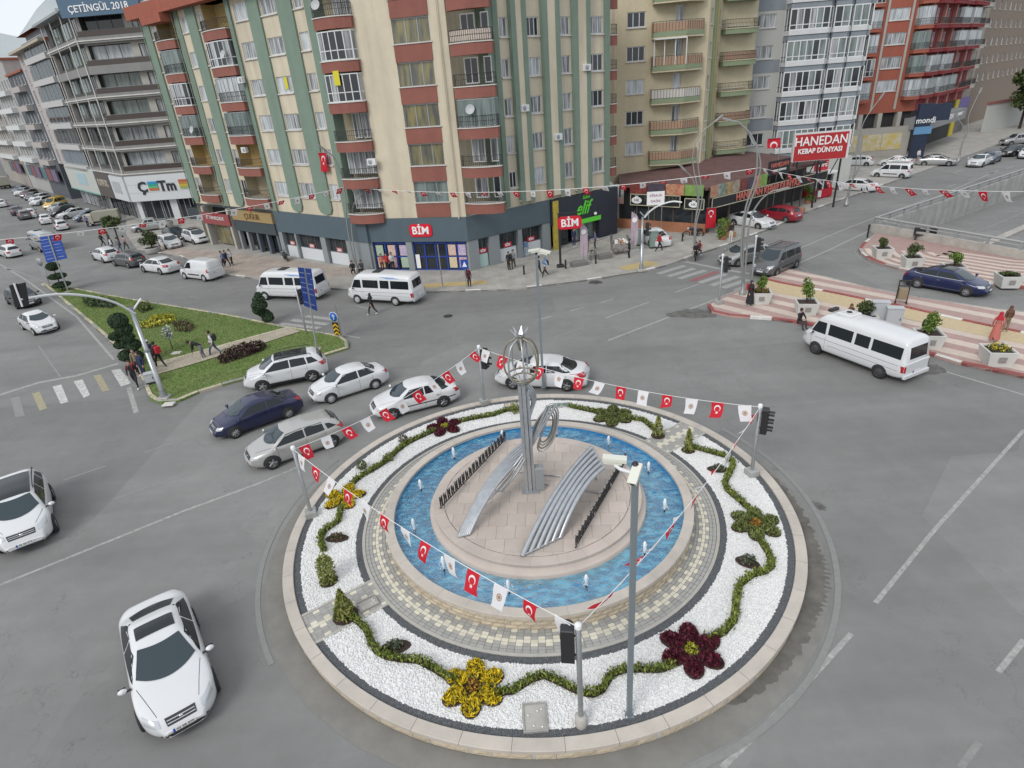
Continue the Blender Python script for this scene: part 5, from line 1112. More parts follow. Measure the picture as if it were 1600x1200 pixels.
def px_(t, conf, body, tri):
    for s in (1, -1):
        conf([(-1.75, 1.0), (1.15, .945), (1.15, .965), (-1.75, 1.02)], 'y', s, CHROME, 'window_trim', n_=14, m2=1, off=.012); conf([(-1.5, .33), (1.2, .33), (1.2, .35), (-1.5, .35)], 'y', s, CHROME, 'sill_trim', n_=10, m2=1, off=.012)
L = 4.77
make_car('passat', 'saloon_car', '', 'car', L, 1.83, 1.46, sedan_prof(L, 1.46, .96, .76, 1.03, .85, -.72, .24, .92), [(-2.4, .88), (-1.2, .95), (1.2, .89), (2.4, .66)], 2.79, .96, .34,
    wins=[[(-1.72, 1.03), (-.42, .985), (-.42, 1.31), (-1.1, 1.28)], [(-.36, .985), (1.04, .945), (.44, 1.29), (-.36, 1.32)]], wsc=(1.46, .70, .58, .55), rsc=(-1.85, .62, -1.1, .52), sun=(-.55, .4, .5), style=2, seams=(-1.4, -.39, 1.0), head=(.68, .46, .88, .15), plate=(.45, .76), extras=px_)
put('passat', (1507.5, 463.7), (1432.5, 450), 'dark blue saloon with chrome window trim on the slip road by the planters', 'blue', first=True)
# minibus
def mini_x(roof_hatch, blueswoosh=False):
    def f(t, conf, body, tri):
        if roof_hatch == 'white':
            q = MB(); q.box(.55, 1.35, -.42, .42, 2.27, 2.42, body, None, .05); q.lathe([(.14, 2.42), (.13, 2.45), (0, 2.46)], PLAST, 14, Matrix.Translation((.95, 0, 0))); q.build('roof_unit', t, local=True); q = MB(); q.box(1.75, 1.95, -.3, .3, 2.25, 2.40, PLAST, None, .02); q.build('roof_marker', t, local=True)
        else:
            q = MB(); q.box(.0, .62, -.38, .38, 2.27, 2.36, PLAST, None, .02); q.build('roof_hatch', t, local=True)
        for s in (1, -1):
            conf([(-2.6, .98), (2.3, .98), (2.3, .995), (-2.6, .995)], 'y', s, SEAM, 'side_swage', n_=14, m2=1, off=.004); conf([(-2.6, .72), (1.2, .72), (1.2, .735), (-2.6, .735)], 'y', s, SEAM, 'side_swage', n_=14, m2=1, off=.004)
            if blueswoosh:
                for k in range(3): conf([(-1.9+.2*k, 2.0+.04*k), (-.8+.25*k, 2.0+.04*k), (-.7+.25*k, 2.03+.04*k), (-1.9+.2*k, 2.02+.04*k)], 'y', s, mat('swoosh_blue', (.05, .2, .55), .4), 'blue_flash', n_=6, m2=1, off=.01)
        q = MB(); q.box(-2.98, -2.86, -.9, .9, .38, .56, LTGREY if roof_hatch != 'white' else body, None, .02); q.build('rear_bumper', t, local=True)
    return f
L = 5.75
MPROF = [(-2.87, .6), (-2.86, 1.9), (-2.8, 2.14), (-2.55, 2.25), (0, 2.31), (1.7, 2.25), (1.95, 2.1), (2.38, 1.32), (2.45, 1.26), (2.62, 1.2), (2.8, 1.0), (2.87, .6)]
MW = [[(-2.62, 1.28), (-2.0, 1.28), (-2.0, 1.86), (-2.62, 1.86)], [(-2.0, 1.28), (-1.12, 1.28), (-1.12, 1.86), (-2.0, 1.86)], [(-.98, 1.28), (-.22, 1.28), (-.22, 1.86), (-.98, 1.86)], [(-.06, 1.28), (.62, 1.28), (.62, 1.86), (-.06, 1.86)], [(.62, 1.28), (1.28, 1.28), (1.28, 1.86), (.62, 1.86)], [(1.42, 1.25), (2.28, 1.25), (1.98, 1.84), (1.46, 1.86)]]
MPLAN = [(-2.87, .93), (-2.7, .985), (1.4, .985), (2.2, .95), (2.6, .86), (2.87, .7)]
make_car('minibus', 'minibus', '', 'minibus', L, 1.97, 2.3, MPROF, [(-2.9, 1.15), (2.2, 1.15), (2.9, 1.0)], 3.3, .95, .34, wins=MW, wsc=(2.36, .72, 2.02, .66), rsc=(1.3, .62, 1.88, .62, 1), style=0, rim=LTGREY, tumble=.10, zlo=.32, head=(.86, .5, .86, .2), tail=(.85, .84, .98, .32), grille=(.85, .4, .2, LTGREY), plate=(.6, .72), plan=MPLAN, seams=(1.36, 2.2), extras=mini_x('black', True), mirror=True)
put('minibus', (560, 474), (620, 477.5), 'white minibus with a blue flash parked before the blue shop doors', first=True)
put('minibus', (415, 468.5), (473, 470.5), 'white minibus half hidden by the large blue direction sign')
make_car('minibus2', 'minibus', '', 'minibus', L, 1.97, 2.3, MPROF, [(-2.9, 1.15), (2.2, 1.15), (2.9, 1.0)], 3.6, 1.03, .34, wins=MW, wsc=(2.36, .72, 2.02, .66), rsc=(1.3, .62, 1.88, .62, 1), style=0, rim=RIMD, tumble=.10, zlo=.32, head=(.86, .5, .86, .2), tail=(.85, .84, .98, .32), grille=(.85, .4, .2, LTGREY), plate=(.6, .62), plan=MPLAN, seams=(1.36, 2.2), extras=mini_x('white'))
put('minibus2', (1277, 554), (1367.7, 589), 'white minibus with a white roof unit driving past the striped plaza', first=True)
# panel van and people carrier
L = 4.4
def van_x(t, conf, body, tri):
    for s in (1, -1): conf([(-.9, .5), (.7, .5), (.7, .62), (-.9, .62)], 'y', s, PLAST, 'side_strip', n_=8, m2=1, off=.012)
VPROF = [(-2.2, .6), (-2.18, 1.6), (-2.1, 1.78), (-1.8, 1.84), (.1, 1.84), (.5, 1.78), (1.25, 1.12), (1.4, 1.07), (1.85, .95), (2.08, .78), (2.2, .5)]
make_car('van', 'panel_van', '', 'van', L, 1.83, 1.84, VPROF, [(-2.2, 1.05), (1.1, 1.03), (2.2, .74)], 2.78, .88, .32, wins=[[(.12, 1.1), (1.08, 1.07), (.55, 1.6), (.12, 1.62)]], wsc=(1.32, .70, .58, .6), style=0, rim=LTGREY, tumble=.16, head=(.78, .5, .88, .2), tail=(1.0, .86, .98, .3), seams=(-.95, .08, 1.0), plate=(.48, .75), plan=[(-2.2, .86), (-2.0, .91), (1.3, .91), (1.9, .84), (2.2, .62)], extras=van_x)
put('van', (290, 436), (322, 440), 'white panel van last in the kerbside row before the corner shops', first=True)
make_car('carrier', 'people_carrier', '', 'van', L, 1.83, 1.82, VPROF, [(-2.2, 1.05), (1.1, 1.03), (2.2, .74)], 2.78, .88, .32, wins=[[(-2.0, 1.12), (-1.2, 1.12), (-1.2, 1.58), (-1.85, 1.56)], [(-1.1, 1.12), (.05, 1.1), (.05, 1.6), (-1.1, 1.6)], [(.14, 1.1), (1.08, 1.07), (.55, 1.6), (.14, 1.62)]], wsc=(1.32, .70, .58, .6), rsc=(1.15, .6, 1.6, .56, 1), style=1, tumble=.18, head=(.78, .5, .88, .2), tail=(1.0, .84, .98, .36), seams=(-.95, .1, 1.0), plate=(.48, .75), plan=[(-2.2, .86), (-2.0, .91), (1.3, .91), (1.9, .84), (2.2, .62)], extras=van_x, roofrails=(-1.9, .2))
put('carrier', (1190, 424), (1232, 404), 'dark grey people carrier with a light bonnet waiting at the right crossing', 'grey', first=True, zf=(.4, .5))
put('carrier', (1370, 278), (1407.5, 279.5), 'white people carrier parked before the yellow shop posters'); 
# estate, pickup, lorry
L = 4.2
make_car('wagon', 'estate_car', '', 'car', L, 1.62, 1.42, [(-2.1, .5), (-2.08, .85), (-1.95, 1.05), (-1.75, 1.34), (-1.5, 1.41), (-.3, 1.43), (.15, 1.40), (.4, 1.3), (.9, .96), (1.05, .93), (1.9, .82), (2.05, .72), (2.1, .48)], [(-2.1, .86), (1.0, .87), (2.1, .7)], 2.42, .75, .29, wins=[[(-1.75, .95), (-1.15, .93), (-1.15, 1.27), (-1.58, 1.26)], [(-1.08, .93), (-.4, .92), (-.4, 1.28), (-1.08, 1.28)], [(-.34, .92), (.7, .9), (.28, 1.25), (-.34, 1.28)]], wsc=(.95, .62, .48, .52), rsc=(.98, .56, 1.28, .5, 1), style=0, rim=LTGREY, seams=(-1.1, -.37, .6), plate=(.42, .6), tail=(.72, .55, .9, .2))
put('wagon', (2, 389), (29, 396.5), 'white old estate car driving away near the left edge of the picture', first=True, zf=(.5, .6))
put('wagon', (84, 343), (108, 362), 'white boxy estate waiting behind the grey minibus on the left street', zf=(.5, .6))
def pick_x(t, conf, body, tri):
    q = MB(); q.box(-2.3, -.75, -.72, .72, .95, 1.0, PLAST); q.box(-2.4, -.7, -.84, -.76, .95, 1.06, body); q.box(-2.4, -.7, .76, .84, .95, 1.06, body); q.box(-2.44, -2.36, -.84, .84, .8, 1.06, body); q.build('load_bed', t, local=True)
L = 5.0
make_car('pickup', 'pickup_truck', '', 'pickup', L, 1.8, 1.7, [(-2.5, .6), (-2.48, .9), (-2.4, .96), (-.75, .97), (-.62, 1.3), (-.5, 1.6), (-.2, 1.7), (.4, 1.69), (.65, 1.6), (1.2, 1.1), (1.35, 1.06), (2.2, .94), (2.4, .8), (2.5, .5)], [(-2.5, .93), (1.1, 1.02), (2.5, .78)], 3.0, .95, .35, wins=[[(-.45, 1.1), (.22, 1.08), (.22, 1.52), (-.36, 1.5)], [(.28, 1.08), (1.0, 1.06), (.55, 1.5), (.28, 1.53)]], wsc=(1.26, .66, .7, .56), style=1, seams=(-.5, .25, 1.0), extras=pick_x, zlo=.28, head=(.8, .52, .86, .18), grille=(.78, .44, .2, PLAST))
put('pickup', (221, 364.4), (255.5, 359.6), 'silver white pickup parked across the forecourt of the white fronted shop', 'silver', first=True)
put('suv', (322, 377), (290, 362), 'white suv parked nose out beside the red lettered shop', zf=(.45, 1.0)); 
put('hatch', (280, 387), (250, 367), 'white hatchback parked nose out behind the round planter', zf=(.4, 1.0)); put('c5', (284, 371), (262, 357), 'dark car half hidden between the white hatchback and the white suv', 'dark', zf=(.4, 1.0))
put('c5', (229, 426), (250, 429), 'white saloon parked at the kerb behind the white panel van'); put('hatch', (181, 416), (202.6, 419.4), 'grey hatchback parked at the kerb between two white cars', 'grey'); put('hatch', (149, 407), (162.7, 411), 'white hatchback first in the kerbside row on the left street')
put('siena', (75, 513), (42, 489), 'white saloon with lit headlamps driving down the left lane', zf=(.4, 1.0)); put('hatch', (48, 474), (20, 452), 'black hatchback under the hanging dark sign in the left lane', 'dark', zf=(.4, 1.0))
put('minibus', (42, 372), (97, 388), 'grey white minibus waiting behind the first blue direction sign', 'silver', zf=(.8, .8))
# rows far up the left street
row = [('siena', (62, 335), (80, 350), 'white saloon in the queue behind the boxy estate', 'white'), ('c5', (38, 325), (56, 343), 'white car farther up the queue on the left street', 'white'), ('astra', (18, 322), (34, 337), 'dark purple car in the queue on the left street', 'purple'), ('hatch', (30, 330), (46, 341), 'dark grey car in the queue just behind the purple one', 'grey'), ('astra', (-6, 312), (10, 324), 'white car at the left picture edge on the far lane', 'white'),
       ('saloon', (101, 337), (128, 329), 'silver white saloon in the angled row near the pickup with the canvas top', 'white'), ('hatch', (84, 334), (110, 325), 'black car between two white ones in the angled row', 'dark'), ('astra', (82, 327), (104, 319), 'pale silver saloon next to the yellow van', 'silver'), ('carrier', (72, 324), (98, 314), 'yellow van in the angled row', 'yellow'), ('c5', (52, 318), (78, 309), 'white car just beyond the yellow van', 'white'), ('hatch', (50, 313), (73, 305), 'second white car beyond the yellow van', 'white'), ('astra', (38, 311), (64, 301), 'dark grey car in the far part of the angled row', 'grey'), ('hatch', (32, 307), (58, 298), 'dark red car in the far part of the angled row', 'maroon'), ('saloon', (23, 304), (47, 295), 'white saloon near the far end of the angled row', 'white'), ('astra', (22, 299), (42, 292), 'blue grey car last in the angled row', 'bluegrey'), ('siena', (128, 340), (147, 333), 'grey saloon beside the pickup with the canvas top', 'bluegrey')]
for p, a, b, lb, c in row: put(p, a, b, lb, c, zf=(.5, .8), group='cars along the left street')
def lorry(px0, px1, label, cabc, boxc, sc=1):
    a, b = G(*px0), G(*px1); d = (a-b).xy.normalized(); c = (a+b).xy/2; t = thing('lorry', label, 'lorry', (c.x, c.y, 0), math.atan2(d.y, d.x)); t.matrix_basis = M = t.matrix_basis @ Matrix.Scale(sc, 4)
    q = MB(); q.box(1.6, 3.1, -1.05, 1.05, .5, 2.3, cabc, M, .15); q.build('cab', t); q = MB(); q.box(1.9, 3.12, -.95, .95, 1.4, 2.1, CGL, M, .05); q.build('cab_windows', t)
    q = MB(); q.box(-3.1, 1.5, -1.1, 1.1, .9, 2.7, boxc, M, .06); q.build('load_box', t); q = MB(); q.box(-3.05, 1.6, -.8, .8, .55, .88, PLAST, M); q.build('chassis', t)
    ty, ri = wheel_mesh(.42, .25, LTGREY, 0)
    for x in (2.3, -2.1):
        for s in (1, -1):
            wo = bpy.data.objects.new('wheel', None); COL.objects.link(wo); wo.parent = t; KIDS.setdefault(t.name, []).append(wo); wo.matrix_basis = Matrix.Translation((x, s*.95, .42)) @ (Matrix.Identity(4) if s < 0 else Matrix.Rotation(math.pi, 4, 'Z')); link('tyre', ty, wo, local=True); link('rim', ri, wo, local=True)
lorry((-14, 292), (26, 297), 'yellow lorry with a pale load box across the far end of the left street', PAINT['yellow'], PAINT['cream'])
lorry((152, 352), (176, 349), 'beige pickup lorry with a canvas top before the white fronted shop', PAINT['cream'], mat('canvas_beige', (.33, .32, .26), .85), .72)
# right side
put('hatch', (1141, 405), (1186, 386), 'silver hatchback waiting at the right crossing beside the motorcycle', 'silver', zf=(.45, 1.0))
put('c5', (997, 361), (1044, 378), 'white saloon parked before the brick terrace of the restaurant', zf=(.5, .8)); put('saloon', (1185, 359.6), (1146, 353), 'white saloon parked before the restaurant entrance next to the red car')
put('hatch', (1190, 343), (1228.5, 348.5), 'dark red hatchback parked beyond the white saloon at the restaurant', 'red'); put('c5', (1312, 298.5), (1348, 301), 'white car partly behind the red buffet kiosk')
put('hatch', (1323, 260.5), (1350.6, 260.8), 'white hatchback parked under the yellow posters, leftmost there'); put('siena', (1381, 260.5), (1412, 260.8), 'white saloon behind the dark blue totem'); put('passat', (1478.7, 260), (1445.6, 260), 'silver saloon parked alone right of the totem', 'silver')
put('saloon', (1521, 257), (1541, 243), 'white saloon facing the viewer on the upper right kerb', zf=(.4, 1.0)); put('hatch', (1537, 252), (1558, 238), 'blue grey car just behind the white one on the upper right kerb', 'bluegrey', zf=(.5, 1.0)); put('c5', (1566, 240), (1602, 229), 'black saloon near the right edge on the upper right kerb', 'dark', zf=(.5, .9)); put('pickup', (1572, 222), (1610, 215), 'silver pickup near the right edge before the pale gate', 'silver', zf=(.5, .9)); put('astra', (1588, 250), (1625, 226), 'white car cut by the right edge on the upper right kerb', zf=(.5, .9))
# ---------------------------------------------------------------- buildings
BEIGE = mat('beige_render', (.60, .535, .41), .85, var=.05, scale=.8, bump=.12, bscale=50, grime=.24); GREENP = mat('green_render', (.185, .25, .20), .85, var=.06, scale=1, grime=.12); BRICKR = mat('brick_red_render', (.26, .10, .077), .85, var=.08, scale=1, grime=.12)
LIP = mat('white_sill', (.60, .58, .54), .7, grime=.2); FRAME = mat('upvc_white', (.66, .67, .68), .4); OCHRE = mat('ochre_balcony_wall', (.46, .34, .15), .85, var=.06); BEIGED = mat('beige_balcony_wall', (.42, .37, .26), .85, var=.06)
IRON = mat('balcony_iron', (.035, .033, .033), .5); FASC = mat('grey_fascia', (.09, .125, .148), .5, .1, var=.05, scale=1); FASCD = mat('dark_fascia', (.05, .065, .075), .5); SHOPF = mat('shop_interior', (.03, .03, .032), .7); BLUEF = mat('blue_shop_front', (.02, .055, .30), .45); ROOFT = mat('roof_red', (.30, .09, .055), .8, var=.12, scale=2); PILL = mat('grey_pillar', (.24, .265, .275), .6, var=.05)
def fac(P, az):
    d = Vector((math.cos(R(az)), math.sin(R(az)))); i = Vector((-d.y, d.x)); i = i if i.dot(Vector(P)) > 0 else -i
    return Matrix(((d.x, i.x, 0, P[0]), (d.y, i.y, 0, P[1]), (0, 0, 1, 0), (0, 0, 0, 1)))
def fac2(P, Q): return fac(P, math.degrees(math.atan2(Q[1]-P[1], Q[0]-P[0])))
def wall(mb, F, s0, s1, z0, z1, holes, mt, dep=0.0, rev=.2, back=None):
    S_ = sorted({s0, s1} | {min(max(v, s0), s1) for h in holes for v in h[:2]}); Zs = sorted({z0, z1} | {min(max(v, z0), z1) for h in holes for v in h[2:4]})
    for a, b in zip(S_, S_[1:]):
        run = None
        for c, d in zip(Zs, Zs[1:]):
            ms, mz = (a+b)/2, (c+d)/2; inh = any(h[0] < ms < h[1] and h[2] < mz < h[3] for h in holes)
            if not inh: run = (run[0], d) if run else (c, d)
            if (inh or d == Zs[-1]) and run: mb.quad((a, dep, run[0]), (b, dep, run[0]), (b, dep, run[1]), (a, dep, run[1]), mt, F); run = None
    for h in holes:
        a, b, c, d = h[:4]; rv = h[4] if len(h) > 4 else rev; mb_ = h[5] if len(h) > 5 else None; y0, y1 = dep, dep+rv; m2 = mb_ or mt
        mb.quad((a, y0, c), (a, y1, c), (a, y1, d), (a, y0, d), m2, F); mb.quad((b, y0, c), (b, y1, c), (b, y1, d), (b, y0, d), m2, F); mb.quad((a, y0, c), (b, y0, c), (b, y1, c), (a, y1, c), m2, F); mb.quad((a, y0, d), (b, y0, d), (b, y1, d), (a, y1, d), m2, F)
        if mb_: mb.quad((a, y1, c), (b, y1, c), (b, y1, d), (a, y1, d), mb_, F)
WC = {}
def window(root, F, a, b, c, d, n=3, dep=.08, pane=None, frame=None, sill=True, name='window', fw=.075):
    w_, h = round(b-a, 2), round(d-c, 2); frame = frame or FRAME; pane = pane or rnd.choice(PANES); key = (w_, h, n, frame.name, sill, fw)
    if key not in WC:
        m_ = MB(); e = fw
        for x0, x1, z0, z1 in [(0, w_, 0, e), (0, w_, h-e, h), (0, e, e, h-e), (w_-e, w_, e, h-e)]+[(w_*k/n-e*.45, w_*k/n+e*.45, e, h-e) for k in range(1, n)]: m_.box(x0, x1, 0, .05, z0, z1, frame)
        if sill: m_.box(-.07, w_+.07, -dep-.12, .0, -.09, .0, LIP)
        p = MB(); p.quad((.03, .03, .03), (w_-.03, .03, .03), (w_-.03, .03, h-.03), (.03, .03, h-.03), pane); WC[key] = (m_.mesh(name), p.mesh('pane'))
    me, pm_ = WC[key]; M = F @ Matrix.Translation((a, dep, c)); o = link(name, me, root, M); q = link('pane', pm_, o, M); q.material_slots[0].link = 'OBJECT'; q.material_slots[0].material = pane; return o
def balcony(root, F, s0, s1, z, bh, proj, bulge=0., band=None, lip=None, rail=IRON, glaz=None, gz=2.05, n=8, name='balcony', dep=0., solid=None):
    band = band or BRICKR; lip = lip or LIP; w_ = s1-s0; pts = [(s0, dep), (s0, dep-proj)]
    pts += [(s0+w_*k/n, dep-proj-bulge*(1-(2*k/n-1)**2)) for k in range(1, n)] if bulge else []
    pts += [(s1, dep-proj), (s1, dep)]; m_ = MB(); m_.prism(pts, z-bh, z, band, M=F, bottom=True)
    cx = (s0+s1)/2; big = [(cx+(p[0]-cx)*1.03, p[1]-.05 if p[1] < dep else p[1]) for p in pts]; m_.prism(big, z, z+.07, lip, M=F, bottom=True); o = m_.build(name, root)
    P = [Vector(p) for p in pts]
    if rail and glaz != 'full':
        m_ = MB()
        for zz in (.14, .5, .85): m_.tube([(p.x, p.y+.04, z+zz) for p in P], .022 if zz > .8 else .014, rail, 4, F)
        for p in resample(P, .16): m_.box(p.x-.012, p.x+.012, p.y+.028, p.y+.052, z+.07, z+.85, rail, F)
        m_.build('railing', o)
    if solid:
        m_ = MB()
        for a, b in zip(P[1:], P[2:-1]): m_.quad((a.x, a.y+.06, z+.1), (b.x, b.y+.06, z+.1), (b.x, b.y+.06, z+.8), (a.x, a.y+.06, z+.8), solid, F)
        if m_.f: m_.build('railing_panel', o)
    if glaz:
        fr_ = FRAME if glaz in ('white', 'full') else GREYP; z0 = z+.07 if glaz != 'clear' else z+.1; z1 = z+gz; m_ = MB(); Q = resample(P, .62); e = .035 if glaz != 'clear' else .012
        for p in Q: m_.box(p.x-e, p.x+e, p.y+.02, p.y+.09, z0, z1, fr_, F)
        for a, b in zip(Q, Q[1:]):
            for zz in ((z0, z0+.06), (z1-.07, z1))+(((z0+.62, z0+.68),) if glaz in ('white', 'full') else ()):
                m_.add([(a.x, a.y+.02, zz[0]), (b.x, b.y+.02, zz[0]), (b.x, b.y+.02, zz[1]), (a.x, a.y+.02, zz[1]), (a.x, a.y+.08, zz[0]), (b.x, b.y+.08, zz[0]), (b.x, b.y+.08, zz[1]), (a.x, a.y+.08, zz[1])], [(0, 1, 2, 3), (3, 2, 6, 7), (0, 1, 5, 4)], fr_, M=F)
        g_ = m_.build('glazing', o)
        pn = {'white': [GLASSC, GLASSD, GLASSC], 'full': [GLASSC, GLASSD, GLASSD], 'clear': [GLASSG], 'green': [GLASSG], 'pale': [GLASSW]}[glaz]
        m_ = MB()
        for a, b in zip(Q, Q[1:]): m_.quad((a.x, a.y+.05, z0), (b.x, b.y+.05, z0), (b.x, b.y+.05, z1), (a.x, a.y+.05, z1), rnd.choice(pn), F)
        m_.build('panes', o)
    return o
def textF(F, s, z, txt, size, mt, parent, out=.05, ext=.03, off=.0, sx=1, name='lettering', shear=0, rotz=0):
    d = Vector((F[0][0], F[1][0], 0)); i = Vector((F[0][1], F[1][1], 0)); right = Vector((0, 0, 1)).cross(-i); p = F @ Vector((s, -out, z))
    M = Matrix(((right.x, 0, -i.x, p.x), (right.y, 0, -i.y, p.y), (0, 1, 0, p.z), (0, 0, 0, 1))) @ Matrix.Rotation(rotz, 4, 'Z')
    return link(name, text_mesh(txt, size, mt, ext, off, sx, shear), parent, M)
def panelF(F, s0, s1, z0, z1, mt, parent, out=.06, name='panel', th=.05, bev=0): m_ = MB(); m_.box(s0, s1, -out, -out+th, z0, z1, mt, F, bev); return m_.build(name, parent)

# ---- corner apartment block with the market below
A_, B_ = Vector((-11.9, 53.0)), Vector((-2.7, 50.2)); FL, FC, FR_ = fac(A_, 141), fac2(A_, B_), fac(B_, 34); LC = (B_-A_).length
ap = thing('apartment_building', 'large beige apartment block with green pilasters and brick red balcony bands on the corner', 'building', (-8, 58, 0))
m_ = MB(); ZB, ZT = 4.62, 22.25
wL = [(25.75, 26.75), (19.5, 20.7), (16.75, 17.7), (9.65, 11.65), (5.6, 7.75), (2.2, 3.35)]
zs = [6.12+2.86*k for k in range(6)]; holes = [(a, b, z, z+1.27) for a, b in wL for z in zs]
bz = [5.75+2.86*k for k in range(6)]
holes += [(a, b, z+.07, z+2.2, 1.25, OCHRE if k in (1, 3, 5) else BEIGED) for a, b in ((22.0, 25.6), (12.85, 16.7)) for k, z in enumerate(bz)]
wall(m_, FL, 1.9, 28.1, ZB, ZT, holes, BEIGE)
for a, b, p in ((26.85, 28.12, .16), (17.8, 19.4, .16), (7.85, 9.5, .16), (3.45, 5.35, .16), (20.9, 21.7, .1), (12.1, 12.75, .1)):
    if b-a > 1: m_.box(a, b, -p, .02, ZB+.65, ZT, GREENP, FL); m_.lathe([((b-a)/2, -p), ((b-a)/2, .02)], GREENP, 16, FL @ Matrix.Translation(((a+b)/2, 0, ZB+.66)) @ Matrix.Rotation(R(90), 4, 'X') @ Matrix.Scale(-1, 4, (0, 0, 1)), False, 0, math.pi) if False else m_.poly([(a, -p, ZB+.65), (b, -p, ZB+.65), (b-.12*(b-a), -p, ZB+.28), ((a+b)/2, -p, ZB+.1), (a+.12*(b-a), -p, ZB+.28)], GREENP, FL)
    else: m_.box(a, b, -p, .02, ZB, ZT, GREENP, FL)
# corner towards the main face, with recessed loggias
cA = FL @ Vector((1.9, 0, 0)); m_.box(.95, 1.95, -.1, .9, ZB, ZT, GREENP, FL)
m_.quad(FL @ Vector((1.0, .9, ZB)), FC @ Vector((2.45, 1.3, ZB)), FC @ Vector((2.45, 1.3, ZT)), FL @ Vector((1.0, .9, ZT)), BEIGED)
SLB = [5.1+2.86*k for k in range(6)]
hC = [(5.4, 8.35, z, z+1.66) for z in [5.85+2.85*k for k in range(6)]]
wall(m_, FC, 2.4, LC+.05, ZB, ZT+1, hC, BEIGE, 0)
m_.quad(FC @ Vector((2.4, 0, ZB)), FC @ Vector((2.4, 1.3, ZB)), FC @ Vector((2.4, 1.3, ZT)), FC @ Vector((2.4, 0, ZT)), BEIGE)
for z in [4.68+2.85*k for k in range(7)]: m_.box(5.38, 8.37, -.06, .04, z, min(z+1.14, ZT+.6), BRICKR, FC); m_.box(5.3, 8.45, -.12, .04, z+1.14, z+1.21, LIP, FC)
# recess of the right loggias
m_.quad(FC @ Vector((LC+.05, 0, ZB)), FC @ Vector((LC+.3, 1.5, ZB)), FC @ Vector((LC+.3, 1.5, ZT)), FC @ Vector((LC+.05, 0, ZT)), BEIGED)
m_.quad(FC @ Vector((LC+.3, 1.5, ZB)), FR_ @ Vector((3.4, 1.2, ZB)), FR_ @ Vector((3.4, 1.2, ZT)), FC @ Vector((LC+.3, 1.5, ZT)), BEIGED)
wR = [(4.65, 5.4), (7.2, 8.45), (10.4, 11.7), (13.7, 15.4)]; zr = [6.2+2.78*k for k in range(6)]
wall(m_, FR_, 3.4, 16.1, ZB, ZT, [(a, b, z, z+1.3) for a, b in wR for z in zr], BEIGE)
m_.quad(FR_ @ Vector((3.4, 0, ZB)), FR_ @ Vector((3.4, 1.2, ZB)), FR_ @ Vector((3.4, 1.2, ZT)), FR_ @ Vector((3.4, 0, ZT)), GREENP)
m_.box(3.4, 4.5, -.12, .02, ZB+.1, ZT, GREENP, FR_)
for a, b in ((5.5, 6.95), (8.6, 10.3), (11.8, 13.6)):
    m_.box(a, b, -.4, .02, ZB+.35, ZT, BEIGE, FR_)
    for c, d in ((a-.02, a+.45), (b-.45, b+.02)): m_.box(c, d, -.43, -.0, ZB+.5, ZT, GREENP, FR_); m_.poly([(c, -.43, ZB+.5), (d, -.43, ZB+.5), ((c+d)/2+.1, -.43, ZB+.05), ((c+d)/2-.1, -.43, ZB+.05)], GREENP, FR_)
m_.box(15.5, 16.15, -.1, .02, ZB, ZT, GREENP, FR_)
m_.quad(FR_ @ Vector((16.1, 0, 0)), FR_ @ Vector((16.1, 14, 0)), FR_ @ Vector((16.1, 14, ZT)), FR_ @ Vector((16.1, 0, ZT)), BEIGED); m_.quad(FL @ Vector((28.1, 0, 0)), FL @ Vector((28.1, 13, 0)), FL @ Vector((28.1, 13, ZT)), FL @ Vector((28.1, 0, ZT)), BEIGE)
m_.build('wall', ap)
for a, b in wL:
    for z in zs: window(ap, FL, a, b, z, z+1.27, 3 if b-a > 1.3 else 2)
for a, b in wR:
    for z in zr: window(ap, FR_, a, b, z, z+1.3, 3 if b-a > 1 else 2)
for a, b, c, d in hC: window(ap, FC, a, b, c, d, 3, .14, rnd.choice([GLASSY, GLASSG, GLASSY]), mat('alu_frame', (.34, .36, .38), .4, .5), False)
for i, (a, b) in enumerate(((21.95, 25.65), (12.8, 16.75))):
    for k, z in enumerate(bz):
        g = [[None, None, 'green', 'white', 'clear', None], [None, None, 'clear', 'pale', 'full', None]][i][k]; balcony(ap, FL, a, b, z, .72, .45, .35, glaz=g)
        if g is None: window(ap, FL, a+.35, a+1.5, z+.3, z+2.0, 2, 1.2, sill=False, name='balcony_door'); 
for k, z in enumerate([7.95+2.86*k for k in range(6)]+[5.1]):
    balcony(ap, FC, -.75, 2.42, z, .74, .35, .5, glaz=[None, None, 'full', 'full', None, None, None][k], gz=2.0)
    if k in (0, 1, 6, 4, 5):
        for a in (.3, 1.1): window(ap, FC, a, a+.7, z+.15, z+2.05, 2, 1.1, sill=False, name='balcony_door', pane=GLASSC)
        if k in (0, 6): window(ap, FC, -.5, 2.3, z+.3, z+2.05, 5, .6, sill=False, name='loggia_window')
for k, z in enumerate([8.5+2.8*k for k in range(6)]+[5.75]):
    balcony(ap, FC, LC+.3, LC+3.45, z, .75, .45, .45, glaz=[None, 'clear', None, None, None, None, None][k], gz=2.0, solid=[None, None, None, CRM, None, None, None][k])
    for a, w_ in ((.75, 1.1), (2.3, .6)): window(ap, FC @ Matrix.Rotation(0, 4, 'Z'), LC+a, LC+a+w_, z+.2, z+1.95, 2 if w_ > 1 else 1, 1.0, sill=False, name='balcony_door', pane=rnd.choice([GLASSD, GLASSC]))
balk = lambda k: None
for z in [6.3+2.72*k for k in range(6)]: balcony(ap, FR_, 16.15, 17.5, z, .7, -.1, 0, dep=.8, n=2) if False else balcony(ap, fac(FR_ @ Vector((16.1, 0, 0)), 34), .1, 1.3, z, .75, .2, .1, dep=.5)
